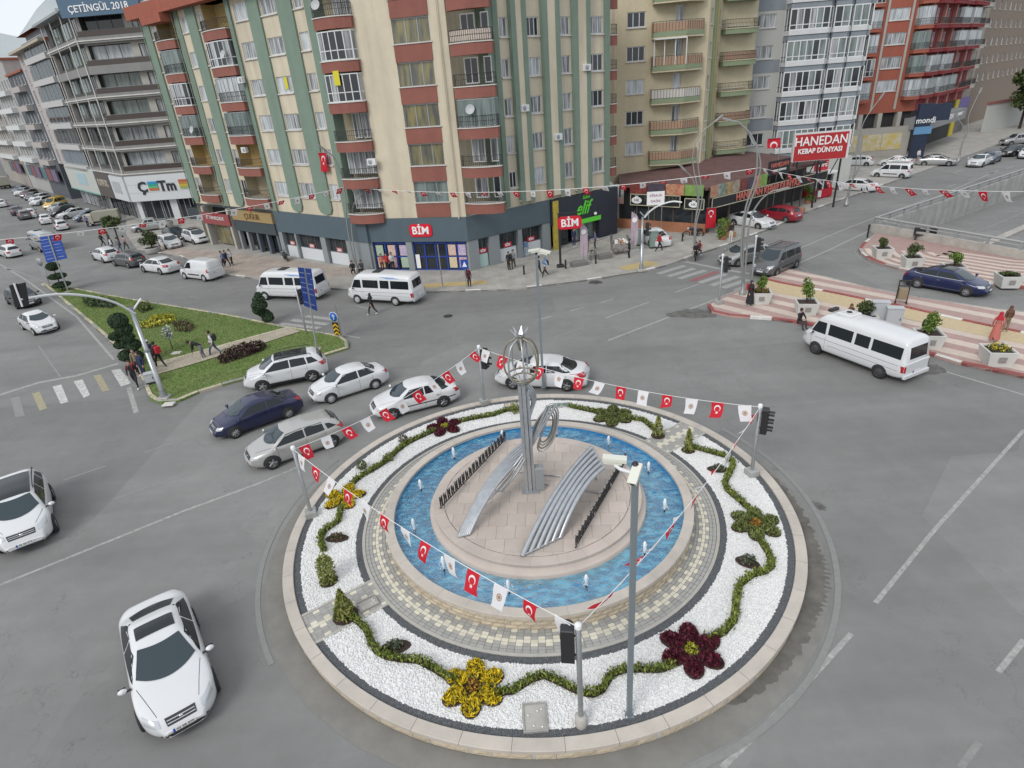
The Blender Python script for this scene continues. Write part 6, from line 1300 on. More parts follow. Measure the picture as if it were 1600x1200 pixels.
# eaves
m_ = MB(); m_.box(-.5, 29.2, -1.0, 13, ZT, ZT+1.1, ROOFT, FL); m_.build('eaves', ap); m_ = MB(); m_.box(21.8, 25.8, -1.3, 0, ZT-.75, ZT-.02, ROOFT, FL); m_.build('eaves_drop', ap)
m_ = MB(); m_.box(-1, 17, -.8, 12, ZT, ZT+1.0, ROOFT, FR_); m_.box(0, LC, -.7, 10, ZT+1.003, ZT+1.6, ROOFT, FC); m_.build('roof', ap)
for F, s in ((FL, 21.8), (FL, 12.0), (FC, 9.1), (FR_, 4.0), (FL, 28.2)): MB().tube([(s, -.22, ZB-.1), (s, -.22, ZT)], .05, BEIGE if F is FC else GREENP, 6, F).build('downpipe', ap)
SALE = mat('yellow_notice', (.62, .55, .03), .5)
panelF(FC, .45, .95, 14.9, 15.9, SALE, ap, .93, 'window_notice', .02); panelF(FL, 6.25, 6.7, 15.0, 15.9, SALE, ap, -.02, 'window_notice', .02)
for F, s, z in ((FL, 22.6, 13.0), (FL, 14.2, 10.0), (FR_, 9.3, 9.5), (FR_, 12.7, 14.6), (FC, 1.9, 9.0), (FL, 11.9, 15.8), (FR_, 5.9, 12.0)):
    q = MB(); q.box(s, s+.75, -.62, -.34, z, z+.5, FRAME, F, .03); q.lathe([(.19, 0), (.17, .01), (0, .012)], GREYP, 12, F @ Matrix.Translation((s+.28, -.625, z+.25)) @ Matrix.Rotation(R(90), 4, 'X')); q.build('air_conditioner', ap)
for F, s, z in ((FL, 13.3, 17.5), (FL, 22.4, 11.6), (FC, 11.2, 12.0), (FC, .1, 19.6)): MB().lathe([(.36, .1), (.2, .02), (0, 0)], LTGREY, 14, F @ Matrix.Translation((s, -.95, z+.6)) @ Matrix.Rotation(R(70), 4, 'X')).build('satellite_dish', ap)
# ---- ground floor: the market and the small shops
sh = thing('shop_front', 'grey market front with blue doors and white red lettered signs under the apartment block', 'shop', (-7, 51.5, 0))
m_ = MB()
m_.box(-.7, 13.0, -.12, .3, 2.62, ZB-.02, FASC, FL); m_.box(-.05, LC+.05, -.12, .3, 2.66, ZB+.02, FASC, FC); m_.box(-.06, 8.75, -.12, .3, 2.68, ZB-.03, FASC, FR_); m_.build('fascia', sh)
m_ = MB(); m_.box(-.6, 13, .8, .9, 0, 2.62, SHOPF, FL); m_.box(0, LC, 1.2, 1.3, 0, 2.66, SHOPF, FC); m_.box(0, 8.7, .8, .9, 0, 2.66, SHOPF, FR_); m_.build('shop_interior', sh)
WPAN = mat('white_backed_glazing', (.60, .63, .65), .35); TPAN = mat('pale_green_glazing', (.45, .60, .57), .3)
for F, spans in ((FL, [(10.35, 12.3), (6.35, 10.0), (2.6, 5.4)]), (FR_, [(1.05, 1.95), (3.2, 5.0), (5.65, 7.75)])):
    last = None
    for a, b in spans:
        window(sh, F, a, b, 1.25, 2.6, 3 if b-a > 2.5 else 2, .25, GLASSD, FASC, False, 'shop_window'); m_ = MB(); m_.box(a, b, .2, .26, .12, 1.25, TPAN if a == 1.05 else WPAN, F); m_.box(a, b, .16, .3, 0, .12, FASCD, F); m_.build('window_backing', sh)
        if b-a < 2.6 or True:
            p = panelF(F, (a+b)/2-.42, (a+b)/2+.42, 1.3, 1.72, RED if F is FR_ else mat('sign_faded_red', (.40, .10, .09), .5), sh, -.22, 'window_sticker', .02); textF(F, (a+b)/2, 1.5, 'BİM', .3, SIGNW, p, -.2, .004, .012)
m_ = MB()
for F, L_ in ((FL, [(-.6, 2.5), (5.5, 6.25), (10.05, 10.3), (12.35, 13.0)]), (FC, [(-.05, .75), (3.95, 4.5), (9.55, LC+.02)]), (FR_, [(-.02, .95), (2.05, 3.1), (5.08, 5.55), (7.85, 8.75)])):
    for a, b in L_: m_.box(a, b, -.06, .4, 0, 2.64, PILL, F)
m_.build('pillar', sh)
for a, b in ((.8, 3.9), (4.55, 9.5)):
    m_ = MB(); n = 3 if a < 1 else 5; w_ = (b-a)/n
    for k in range(n+1): m_.box(a+w_*k-.06, a+w_*k+.06, .18, .3, 0, 2.64, BLUEF, FC)
    m_.box(a, b, .18, .3, 2.4, 2.64, BLUEF, FC); m_.box(a, b, .18, .3, 0, .2, BLUEF, FC); m_.box(a, b, .18, .3, 1.24, 1.34, BLUEF, FC); m_.build('door_frame', sh)
    m_ = MB(); m_.quad((a, .26, .1), (b, .26, .1), (b, .26, 2.5), (a, .26, 2.5), GLASSD, FC); m_.build('door_glass', sh)
POST = [mat('poster_%d' % i, c, .6, col2=c2, scale=7, obj=True) for i, (c, c2) in enumerate((((.55, .50, .15), (.20, .45, .60)), ((.60, .30, .25), (.60, .58, .50)), ((.58, .56, .55), (.35, .20, .50)), ((.60, .42, .15), (.62, .6, .5)), ((.5, .55, .6), (.55, .12, .15))))]
for k, (a, z) in enumerate([(.95, 1.4), (2.1, 1.4), (3.2, 1.4), (.95, .35), (2.1, .35), (3.2, .35), (7.7, 1.42), (8.6, 1.42), (7.7, .35), (8.6, .35)]): panelF(FC, a, a+.68, z, z+.92, POST[k % 5], sh, -.14, 'poster', .012)
panelF(FC, 4.62, 5.0, .3, 1.5, SIGNW, sh, -.12, 'white_notice', .02)
def bim(F, s, z, w_, parent, out=.2):
    h = w_*.52; m_ = MB()
    for e, mt, y0 in ((0, RED, -out), (.05, mat('sign_red_face', (.62, .015, .035), .35), -out-.012)):
        pts = []; r = h*.3-e*.5
        for cx, cz, a0 in ((s+w_/2-e-r, z+h/2-e-r, 0), (s-w_/2+e+r, z+h/2-e-r, 90), (s-w_/2+e+r, z-h/2+e+r, 180), (s+w_/2-e-r, z-h/2+e+r, 270)): pts += [(cx+r*math.cos(R(a0+18*q)), cz+r*math.sin(R(a0+18*q))) for q in range(6)]
        m_.prism(pts, 0, .14 if e == 0 else .012, mt, M=F @ Matrix(((1, 0, 0, 0), (0, 0, -1, -out+(.14 if e == 0 else 0)), (0, 1, 0, 0), (0, 0, 0, 1))), bottom=True)
    o = m_.build('sign_panel', parent); textF(F, s, z-.02, 'BİM', h*.82, SIGNW, o, out+.03, .02, .02); return o
bim(FC, 5.56, 3.62, 2.05, sh)
# small shops on the left end
F = FL; s2 = thing('shop_front', 'small dark shop with a gold lettered board and three doorways left of the market', 'shop', FL @ Vector((16, 0, 0)))
m_ = MB(); m_.box(13.05, 20.4, -.35, .1, 3.35, 4.35, mat('gold_board', (.36, .26, .12), .5, .2), F); m_.build('sign_board', s2); textF(F, 16.6, 3.85, 'ÇUĞUR', .8, mat('dark_gold', (.16, .09, .03), .5), s2, .38, .02)
m_ = MB(); m_.box(13.05, 20.4, -.25, .1, 2.2, 3.34, FASCD, F); m_.build('fascia', s2)
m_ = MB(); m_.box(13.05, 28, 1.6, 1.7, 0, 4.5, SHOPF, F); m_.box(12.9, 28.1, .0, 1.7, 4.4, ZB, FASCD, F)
for a in (13.1, 14.9, 16.7, 18.6, 20.2): m_.box(a, a+.35, -.1, .3, 0, 2.2, PILL if a > 18 else mat('bluish_pillar', (.10, .12, .15), .5), F)
m_.build('pillar', s2)
for a in (13.5, 15.3, 17.1): window(s2, F, a, a+1.35, .1, 2.15, 2, .5, GLASSD, FASCD, False, 'shop_door')
s3 = thing('shop_front', 'shop with white lettering on a red board beside the parked white suv', 'shop', FL @ Vector((24, 0, 0)))
m_ = MB(); m_.box(21, 26.6, -.5, -.3, 2.6, 3.8, mat('dull_red_board', (.26, .06, .06), .6), F); m_.build('sign_board', s3); textF(F, 23.8, 3.3, 'ET TAVUKÇULUK', .52, SIGNW, s3, .53, .01, .0, .9)
window(s3, F, 21.6, 25.6, .3, 2.5, 3, .3, GLASSY, mat('brown_frame', (.2, .16, .12), .6), False, 'shop_window')
for a in (21.0, 26.2): MB().box(a, a+.4, -.4, .3, 0, 4.4, CONCL, F).build('pillar', s3)
# the green lettered shop on the right
s4 = thing('shop_front', 'dark shop front with slanted green lettering and a green board right of the market', 'shop', FR_ @ Vector((12, 0, 0)))
NAVY = mat('dark_navy_cladding', (.022, .028, .042), .5); GRN = mat('bright_green', (.12, .62, .05), .5)
m_ = MB(); m_.box(8.8, 17.0, -.3, .2, 2.3, ZB-.05, NAVY, FR_); m_.box(14.6, 17.0, -.28, .2, 0, 2.3, NAVY, FR_); m_.box(8.8, 14.6, 1.2, 1.3, 0, 2.3, SHOPF, FR_); m_.build('cladding', s4)
textF(FR_, 12.4, 3.3, 'elif', 1.7, GRN, s4, .34, .03, .02, .8, shear=.5); textF(FR_, 12.9, 4.25, 'Salon', .42, GRN, s4, .34, .02, .0, shear=.4)
b = panelF(FR_, 10.8, 14.6, 1.95, 2.35, GRN, s4, .5, 'green_board', .1)
YEL = mat('yellow_print_column', (.55, .43, .06), .6, col2=(.32, .25, .05), scale=5); m_ = MB(); m_.box(8.9, 9.5, -.42, -.2, .1, ZB-.15, YEL, FR_); m_.build('printed_column', s4)
window(s4, FR_, 9.6, 11.2, .1, 2.2, 2, .4, GLASSD, FASCD, False, 'shop_door'); window(s4, FR_, 11.6, 14.4, .2, 1.9, 3, .3, GLASSG, FASCD, False, 'shop_window')
def rnd_lamp(F, s, z): m_ = MB(); m_.ball((s, -.5, z), .16, mat('globe_lamp', (.7, .7, .68), .3), 10, 7, F); return m_
for s in (10.6, 13.9): rnd_lamp(FR_, s, 2.6).build('globe_lamp', s4)
# market pylon
c = G(876, 419); py_ = thing('sign_pylon', 'white lettered red rounded sign on a dark post on the pavement', 'sign', (c.x, c.y, 0)); T = Matrix.Translation((c.x, c.y, 0))
m_ = MB(); m_.box(-.09, .09, -.09, .09, .12, 4.5, BLACKM, T); m_.box(-.3, .3, -.3, .3, .1, .3, BLACKM, T, .05); m_.box(-.1, 1.75, -.06, .06, 4.42, 4.52, BLACKM, T @ Matrix.Rotation(R(2), 4, 'Z')); m_.build('post', py_); bim(fac((c.x+.0, c.y-.05), 2), .85, 3.72, 1.95, py_, .12)

# ---- generic far blocks
def block(name, label, F, s0, s1, z1, depth, wallm, wins, z0=0, side=None, cat='building', slabs=None, roofm=None, frame=None):
    """a building seen mainly on one face; wins: (a, b, sill, height, mullions)"""
    t = thing(name, label, cat, F @ Vector(((s0+s1)/2, depth/2, 0))); m_ = MB(); wall(m_, F, s0, s1, z0, z1, [(a, b, c, c+h) for a, b, c, h, n in wins], wallm)
    sd_ = side or wallm
    m_.quad((s0, 0, z0), (s0, depth, z0), (s0, depth, z1), (s0, 0, z1), sd_, F); m_.quad((s1, 0, z0), (s1, depth, z0), (s1, depth, z1), (s1, 0, z1), sd_, F); m_.quad((s0, depth, z0), (s1, depth, z0), (s1, depth, z1), (s0, depth, z1), sd_, F); m_.build('wall', t)
    m_ = MB(); m_.box(s0-.3, s1+.3, -.35, depth+.3, z1, z1+.35, roofm or ROOFT, F); m_.build('roof', t)
    for a, b, c, h, n in wins: window(t, F, a, b, c, c+h, n, .1, frame=frame)
    return t
# beige block with green edged angular balconies
F = fac((12.6, 67.0), 0); GREENL = mat('pale_green_edge', (.22, .27, .17), .85); BEI2 = mat('beige_render_dull', (.55, .485, .34), .85, var=.05, grime=.12); BEI3 = mat('beige_render_pale', (.54, .485, .34), .85, var=.04, grime=.1)
zf = [6.0+2.9*k for k in range(7)]; b2 = block('apartment_building', 'beige apartment block with angular green edged balconies behind the restaurant terrace', F, 0, 9.2, 27, 14, BEI2, [(1.2, 3.0, z+.45, 1.3, 3) for z in zf]+[(5.9, 6.7, z+.15, 1.9, 2) for z in zf], 3.6)
PEACH = mat('peach_panel', (.38, .25, .17), .8, var=.08); 
for k, z in enumerate(zf):
    m_ = MB(); pts = [(3.6, 0), (3.6, -.9), (6.6, -1.6), (8.6, -.5), (8.6, 0)]; m_.prism(pts, z-.55, z-.15, GREENL, M=F, bottom=True); m_.prism([(p[0], p[1]*.97) for p in pts], z-.7, z-.55, BEI3, M=F, bottom=True); o = m_.build('balcony', b2)
    m_ = MB(); m_.tube([(p[0], p[1]+.04, z+.72) for p in pts], .025, IRON, 4, F)
    for p in resample([Vector(p) for p in pts], .3): m_.box(p.x-.012, p.x+.012, p.y+.03, p.y+.05, z-.15, z+.72, IRON, F)
    m_.build('railing', o); m_ = MB()
    for a, b in zip(pts[:-1], pts[1:]): m_.quad((a[0], a[1]+.08, z-.1), (b[0], b[1]+.08, z-.1), (b[0], b[1]+.08, z+.62), (a[0], a[1]+.08, z+.62), PEACH if k not in (2, 5) else LIP, F)
    m_.build('railing_panel', o)
    if k == 3:
        m_ = MB()
        for x in (3.65, 4.6, 5.6, 6.6): m_.box(x, x+.08, -.95-(x-3.6)*.23, -.87-(x-3.6)*.23, z-.1, z+2.2, FRAME, F)
        m_.box(3.6, 6.7, -1.6, -.9, z+2.1, z+2.2, FRAME, F); m_.build('balcony_screen', o)
# its right face with a green strip and narrow windows
P = F @ Vector((9.2, 0, 0)); F2 = fac((P.x, P.y), 57)
m_ = MB(); nw = [(a, a+.75, z+.3, z+1.65) for a in (.55, 3.4) for z in zf]; wall(m_, F2, 0, 5.2, 3.6, 27, nw, BEI3); m_.box(1.75, 2.9, -.25, .02, 3.6, 27, GREENL, F2); m_.box(2.1, 2.55, -.3, .02, 3.6, 27, mat('ochre_strip', (.42, .33, .14), .85), F2); m_.build('side_wall', b2)
for a, b, c, d in nw: window(b2, F2, a, b, c, d, 2, .1)
P2_ = F2 @ Vector((5.2, 0, 0)); F3 = fac((P2_.x, P2_.y), 12)
for k, z in enumerate(zf): balcony(b2, F3, -.2, 3.6, z-.15, .45, 1.0, .3, GREENL, BEI3, IRON, None, solid=PEACH if k % 2 else None); window(b2, F3, .6, 3.0, z+.2, z+1.7, 4, .1, GLASSC)
m_ = MB(); m_.quad((-.2, .0, 3.6), (4, .0, 3.6), (4, .0, 27), (-.2, .0, 27), BEI3, F3); m_.build('end_wall', b2)
# grey and white block with white glazed bays
GREYW = mat('blue_grey_render', (.235, .265, .295), .85, var=.04, grime=.1); WHW = mat('white_render', (.60, .61, .61), .8, var=.03, grime=.1); PALW = mat('pale_render', (.45, .455, .43), .85, var=.04)
F = fac((28.4, 75.0), 0); zf2 = [4.6+3.0*k for k in range(8)]
b3 = block('apartment_building', 'grey and white apartment block with stacked white glazed bays', F, 0, 13.4, 29, 14, PALW, [(1.3, 3.3, z+.9, 1.3, 3) for z in zf2], 0, WHW)
for k, z in enumerate(zf2):
    m_ = MB(); m_.box(.2, 4.2, -.03, .05, z-.5, z+.75, GREYW, F) if k % 2 else None
    if m_.f: m_.build('wall_band', b3)
    for a, b, pj, fr_ in ((4.3, 9.2, 1.3, 1), (9.3, 11.6, .9, 1), (11.6, 13.9, .4, 1)):
        F4 = F
        m_ = MB(); m_.prism([(a, 0), (a, -pj), (b-.7, -pj), (b, -pj+.75), (b, 0)], z-.6, z-.05, GREYW, M=F, bottom=True); m_.prism([(a-.05, 0), (a-.05, -pj-.1), (b-.68, -pj-.1), (b+.08, -pj+.7), (b+.08, 0)], z-.05, z+.42, WHW, M=F, bottom=True); o = m_.build('bay_spandrel', b3)
        pts = [Vector((a, 0)), Vector((a, -pj)), Vector((b-.7, -pj)), Vector((b, -pj+.75)), Vector((b, 0))]; m_ = MB(); Q = []
        for p, q in zip(pts, pts[1:]):
            n = max(1, round((q-p).length/.75)); Q += [p.lerp(q, i/n) for i in range(n)]
        Q.append(pts[-1])
        for p in Q: m_.box(p.x-.05, p.x+.05, p.y-.03, p.y+.06, z+.42, z+2.45, FRAME, F)
        for p, q in zip(Q, Q[1:]):
            for z0_, z1_ in ((z+.42, z+.5), (z+.86, z+.94), (z+2.33, z+2.45)): m_.quad((p.x, p.y-.01, z0_), (q.x, q.y-.01, z0_), (q.x, q.y-.01, z1_), (p.x, p.y-.01, z1_), FRAME, F)
        fo_ = m_.build('bay_window', o); m_ = MB()
        for p, q in zip(Q, Q[1:]): m_.quad((p.x, p.y+.03, z+.42), (q.x, q.y+.03, z+.42), (q.x, q.y+.03, z+2.4), (p.x, p.y+.03, z+2.4), rnd.choice([GLASSD, GLASSC, GLASSG, GLASSG]), F)
        m_.build('panes', fo_)
m_ = MB(); m_.box(0, 13.4, -1.6, 0, 0, 3.7, PALW, F); m_.build('ground_floor', b3)
# red block
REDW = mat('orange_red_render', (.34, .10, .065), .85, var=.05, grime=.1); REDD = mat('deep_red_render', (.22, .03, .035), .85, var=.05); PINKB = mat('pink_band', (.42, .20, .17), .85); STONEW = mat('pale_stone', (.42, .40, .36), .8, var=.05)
F = fac((51.6, 96.0), 0); LEN = 11.2; zr2 = [8.2+3.0*k for k in range(8)]
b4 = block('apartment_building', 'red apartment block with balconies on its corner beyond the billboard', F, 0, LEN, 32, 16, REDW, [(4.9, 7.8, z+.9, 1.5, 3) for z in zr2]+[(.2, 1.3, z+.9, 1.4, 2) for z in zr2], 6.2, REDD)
m_ = MB(); m_.box(4.45, 4.75, -.08, .02, 6.6, 32, STONEW, F); m_.box(7.95, 8.25, -.08, .02, 6.6, 32, STONEW, F); m_.build('stone_strip', b4)
for k, z in enumerate(zr2):
    balcony(b4, F, 1.4, 3.6, z, .4, 1.0, .2, REDW, PINKB, IRON, ['pale', 'white', 'pale', 'pale', 'white', 'full', 'white', 'pale'][k], 2.3); balcony(b4, F, 8.7, 10.9, z, .4, 1.0, .2, REDW, PINKB, IRON, ['pale', 'clear', 'clear', 'pale', 'white', 'white', 'pale', 'pale'][k], 2.3)
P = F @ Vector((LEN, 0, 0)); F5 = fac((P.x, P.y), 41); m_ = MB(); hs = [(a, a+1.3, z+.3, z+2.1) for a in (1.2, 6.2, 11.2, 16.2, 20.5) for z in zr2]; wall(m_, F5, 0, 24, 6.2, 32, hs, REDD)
for a in (3.6, 8.6, 13.6, 18.6): m_.box(a, a+.7, -.4, .02, 6.4, 32, PINKB, F5)
m_.build('side_wall', b4)
for a, b, c, d in hs: window(b4, F5, a, b, c, d, 2, .1, sill=False)
for k, z in enumerate(zr2):
    for a, pj in ((.4, .9), (5.2, 1.3), (10.2, 1.1), (15.2, 1.3), (19.8, .9)): balcony(b4, F5, a, a+4.0, z, .45, pj, 0, REDD, PINKB, IRON, 'pale' if (k == 0 and a < 12) or (k == 1 and a < 7) or rnd.random() < .12 else None, 2.2)
m_ = MB(); m_.box(-.2, LEN, -.2, 0, 0, 4.2, STONEW, F); m_.box(-.2, LEN, .6, .7, 4.2, 6.2, SHOPF, F); m_.box(0, 24, .8, 1.0, 0, 6.2, SHOPF, F5); m_.build('ground_floor', b4)
for a in (0, 2.9, 5.8, 8.7): m_ = MB(); m_.box(a, a+.6, -.24, .7, 4.2, 6.2, STONEW, F); m_.build('pillar', b4)
YP = [mat('yellow_poster', (.62, .45, .04), .5, col2=(.62, .60, .52), scale=1.1, obj=True), mat('white_yellow_poster', (.62, .60, .55), .5, col2=(.55, .40, .05), scale=1.4, obj=True)]
panelF(F, 1.2, 3.2, 1.0, 3.3, YP[0], b4, .26, 'poster'); panelF(F, 4.1, 6.9, 1.0, 3.3, YP[1], b4, .26, 'poster'); panelF(F, 7.0, 10.0, 1.0, 3.3, YP[0], b4, .26, 'poster')
m_ = MB(); m_.box(-.5, 18, -2.6, .9, 3.6, 5.2, mat('grey_canopy', (.25, .255, .26), .6), F5); m_.build('canopy', b4); textF(F5, 9.5, 4.5, 'GIDA', 1.1, SIGNW, b4, 2.64, .02); textF(F5, 14.5, 4.5, 'MARKET', .8, SIGNW, b4, 2.64, .02)
# block beyond with rounded pale balconies, trees behind
P = F5 @ Vector((24.3, 1, 0)); F6 = fac((P.x, P.y), 41); PALE2 = mat('pale_brown_render', (.36, .33, .28), .85, var=.05, grime=.1)
b5 = block('apartment_building', 'pale apartment block with rounded balconies at the far right end of the avenue', F6, 0, 9, 34, 14, PALE2, [(a, a+.9, z+.2, 1.9, 2) for a in (1.2, 3.0, 6.4) for z in zr2[:7]], 0)
for k, z in enumerate(zr2[:7]): balcony(b5, F6, .5, 5.5, z, .5, 1.0, .6, mat('pale_band', (.45, .43, .38), .8), LIP, IRON, 'pale' if k == 5 else None)
panelF(F6, .2, 2.2, 0, 6.0, mat('yellow_shop', (.6, .5, .03), .5), b5, .3, 'yellow_shop_panel', .2); panelF(F6, 2.3, 9, 4.3, 6.0, mat('violet_board', (.18, .14, .38), .5), b5, .3, 'violet_board', .2); panelF(F6, 2.4, 8.8, .4, 4.2, mat('goods', (.06, .06, .06), .8, col2=(.3, .28, .27), scale=3), b5, .1, 'shop_display', .1)
P = F6 @ Vector((9.2, 2, 0)); F7 = fac((P.x, P.y), 41); b6 = block('apartment_building', 'brownish apartment block at the right picture edge above the pale gate', F7, 0, 70, 36, 14, mat('brown_render', (.24, .19, .15), .85, var=.06), [(a, a+1.2, z, 1.4, 2) for a in range(3, 66, 4) for z in (8, 11, 14, 17, 20, 23, 26, 29)], 0)
F8 = fac((P.x+2, P.y-6), 30); m_ = MB(); m_.box(0, 16, 0, .3, 0, 4.6, PALW, F8); m_.box(-.1, 16, -.1, .35, 4.6, 5.1, mat('gate_red_top', (.25, .10, .09), .8), F8); tag(m_.build('gate'), 'pale sliding gate with a red top at the right picture edge', 'gate')

# ---- dark balcony block on the left street
D_ = Vector((-50.9, 89.6)); FA, FB = fac(D_, -3), fac(D_, 133); SLATE = mat('slate_render', (.078, .081, .078), .8, var=.05, grime=.1); CREM = mat('cream_render', (.40, .385, .35), .85, var=.04); PGREY = mat('pale_grey_band', (.235, .235, .23), .8, grime=.12)
b7 = thing('apartment_building', 'dark grey apartment block with pale slab bands above the white fronted shop', 'building', (-55, 96, 0)); zl = [6.65+3.2*k for k in range(6)]
m_ = MB(); hA = [(.4, 6.0, z+.9, z+2.65, .9, SLATE) for z in zl]+[(7.0, 8.4, z+.5, z+2.45) for z in zl]; wall(m_, FA, 0, 16, 6.6, 25.9, hA, CREM); hB = [(a, b, z+.75, z+2.65) for a, b in ((.5, 3.2), (4.2, 9.6), (10.6, 15.6)) for z in zl]; wall(m_, FB, 0, 17.5, 6.6, 25.9, hB, SLATE)
m_.quad((17.5, 0, 0), (17.5, 12, 0), (17.5, 12, 26), (17.5, 0, 26), CREM, FB); m_.quad((16, 0, 0), (16, 12, 0), (16, 12, 26), (16, 0, 26), CREM, FA); m_.build('wall', b7)
for k, z in enumerate(zl):
    window(b7, FA, .4, 6.0, z+.9, z+2.65, 3, .6, [GLASSW, GLASSC, GLASSG, GLASSG, GLASSW, GLASSD][k], SLATE, False); window(b7, FA, 7.0, 8.4, z+.5, z+2.45, 2, .12, GLASSC, SLATE, False)
    for a, b in ((.5, 3.2), (4.2, 9.6), (10.6, 15.6)): window(b7, FB, a, b, z+.75, z+2.65, 3 if b-a > 3 else 2, .12, rnd.choice([GLASSG, GLASSD, GLASSG, GLASSD]), SLATE, False)
    for F_, L_ in ((FA, 16), (FB, 17.5)):
        m_ = MB(); big_ = k == 4; m_.box(-.3, L_, -.75, .02, z-.35-(.25 if big_ else 0), z+.35, PGREY, F_); m_.box(-.35, L_, -.85, .02, z-.12, z+.02, LIP, F_) if not big_ else None; m_.build('slab_band', b7)
    m_ = MB(); m_.box(.1, 10, -.7, -.66, z+.35, z+.95, mat('brown_glass', (.06, .045, .04), .2), FA); m_.tube([(.1, -.68, z+1.0), (10, -.68, z+1.0)], .03, STEEL, 4, FA); m_.build('balcony_front', b7)
for F_, s_ in ((FA, -.2), (FB, 3.7), (FB, 10.1), (FB, 16.2)): MB().tube([(s_, -.8, 6.65), (s_, -.8, 25.8)], .09, LIP, 6, F_).build('downpipe', b7)
m_ = MB(); m_.prism([(-1.2, -1.4), (16, -1.4), (16, 10), (-1.2, 10)], 25.9, 26.2, GREYP, M=FA, bottom=True); m_.prism([(-.8, -1.4), (18, -1.4), (18, 10), (-.8, 10)], 25.905, 26.19, GREYP, M=FB, bottom=True); m_.build('roof', b7)
m_ = MB(); m_.box(-.5, 9.5, -1.7, -1.45, 25.05, 28, mat('blue_board', (.07, .13, .20), .5), FA); bd = m_.build('roof_sign', b7); textF(FA, 4.4, 25.85, 'ÇETİNGÜL 2018', 1.05, SIGNW, bd, 1.73, .03, .01)
m_ = MB(); m_.box(1, 18, 2.5, 9, 26.2, 28.2, SLATE, FB); m_.box(8, 12, 4, 8, 28.2, 30, SLATE, FB); m_.build('penthouse', b7)
# its shops
s5 = thing('shop_front', 'white panelled shop front with large dark letters and coloured bars on the left street corner', 'shop', (-50, 89, 0)); SHW = mat('white_panel', (.58, .60, .62), .4, var=.03)
m_ = MB(); m_.box(-.15, 16, -.9, .0, 2.95, 6.3, SHW, FA); m_.build('fascia', s5); m_ = MB(); m_.box(-.1, 7.2, -.9, .0, 2.95, 6.25, SHW, FB); m_.build('fascia', s5)
for z in (4.05, 5.15): panelF(FA, -.1, 16, z, z+.025, PGREY, s5, .905, 'panel_joint', .02)
DKL = mat('dark_letters', (.02, .025, .035), .4); textF(FA, 2.0, 4.75, 'Ç', 1.9, DKL, s5, .95, .06, .05); textF(FA, 5.55, 4.75, 'Tm', 1.9, DKL, s5, .95, .06, .05, .95)
for k, cc in enumerate(((.03, .25, .5), (.02, .32, .25), (.12, .4, .2), (.5, .13, .03))): panelF(FA, 2.9, 4.25, 5.2-.3*k, 5.48-.3*k, mat('bar_%d' % k, cc, .5), s5, 1.0, 'colour_bar', .1)
for k, cc in enumerate(((.4, .1, .05), (.45, .2, .04), (.5, .38, .04), (.3, .35, .1))): panelF(FA, 7.3, 8.6, 5.2-.3*k, 5.48-.3*k, mat('bar2_%d' % k, cc, .5), s5, 1.0, 'colour_bar', .1)
for a, b in ((.6, 3.2), (3.4, 4.6), (5.8, 7.4)): window(s5, FA, a, b, .2, 2.85, 2, .2, GLASSD, LTGREY, False, 'shop_window')
m_ = MB(); m_.box(-.1, 16, .5, .6, 0, 2.95, SHOPF, FA); m_.box(-.1, .5, -.1, .3, 0, 2.95, SHW, FA); m_.box(4.7, 5.7, -.1, .3, 0, 2.95, SHW, FA); m_.box(7.5, 16, -1.2, .2, 0, 1.6, FASCD, FA); m_.build('pillar', s5)
panelF(FB, 2.2, 6.2, 3.9, 5.5, mat('silver_print', (.5, .52, .54), .4, col2=(.3, .32, .34), scale=2), s5, .95, 'framed_print'); window(s5, FB, .6, 3.0, .2, 2.9, 2, .2, GLASSC, LTGREY, False, 'shop_window'); window(s5, FB, 4.2, 7.0, .2, 2.9, 2, .2, GLASSD, LTGREY, False, 'shop_window')
s6 = thing('shop_front', 'dark brown shop front with pale lettering next to the white fronted shop', 'shop', FB @ Vector((11, 0, 0))); m_ = MB(); m_.box(7.3, 15.5, -.95, 0, 2.9, 6.4, mat('brown_fascia', (.085, .075, .068), .6), FB); m_.build('fascia', s6); textF(FB, 11.3, 4.9, 'KONFOR', 1.35, mat('pale_gold', (.42, .38, .30), .4), s6, 1.0, .05, .03); m_ = MB(); m_.box(7.3, 17.5, .5, .6, 0, 2.9, SHOPF, FB); m_.build('shop_interior', s6)
for a in (7.8, 10.4, 13): window(s6, FB, a, a+2.2, .2, 2.8, 2, .2, GLASSD, FASCD, False, 'shop_window')
s7 = thing('shop_front', 'pale green edged shop front with a slanted blue print farther up the left street', 'shop', FB @ Vector((26, 0, 0))); m_ = MB(); m_.box(15.7, 36, -.9, 0, 3.0, 6.6, mat('pale_greenish_fascia', (.46, .48, .45), .6), FB); m_.box(15.6, 36.1, -.95, 0, 2.8, 3.0, mat('mint_edge', (.18, .38, .34), .5), FB); m_.build('fascia', s7)
panelF(FB, 22, 28, 4.0, 5.8, mat('blue_print', (.35, .5, .55), .4), s7, .95, 'framed_print')
for a in range(16, 36, 3): window(s7, FB, a, a+2.4, .2, 2.7, 2, .2, rnd.choice([GLASSW, GLASSC, GLASSD]), LTGREY, False, 'shop_window')
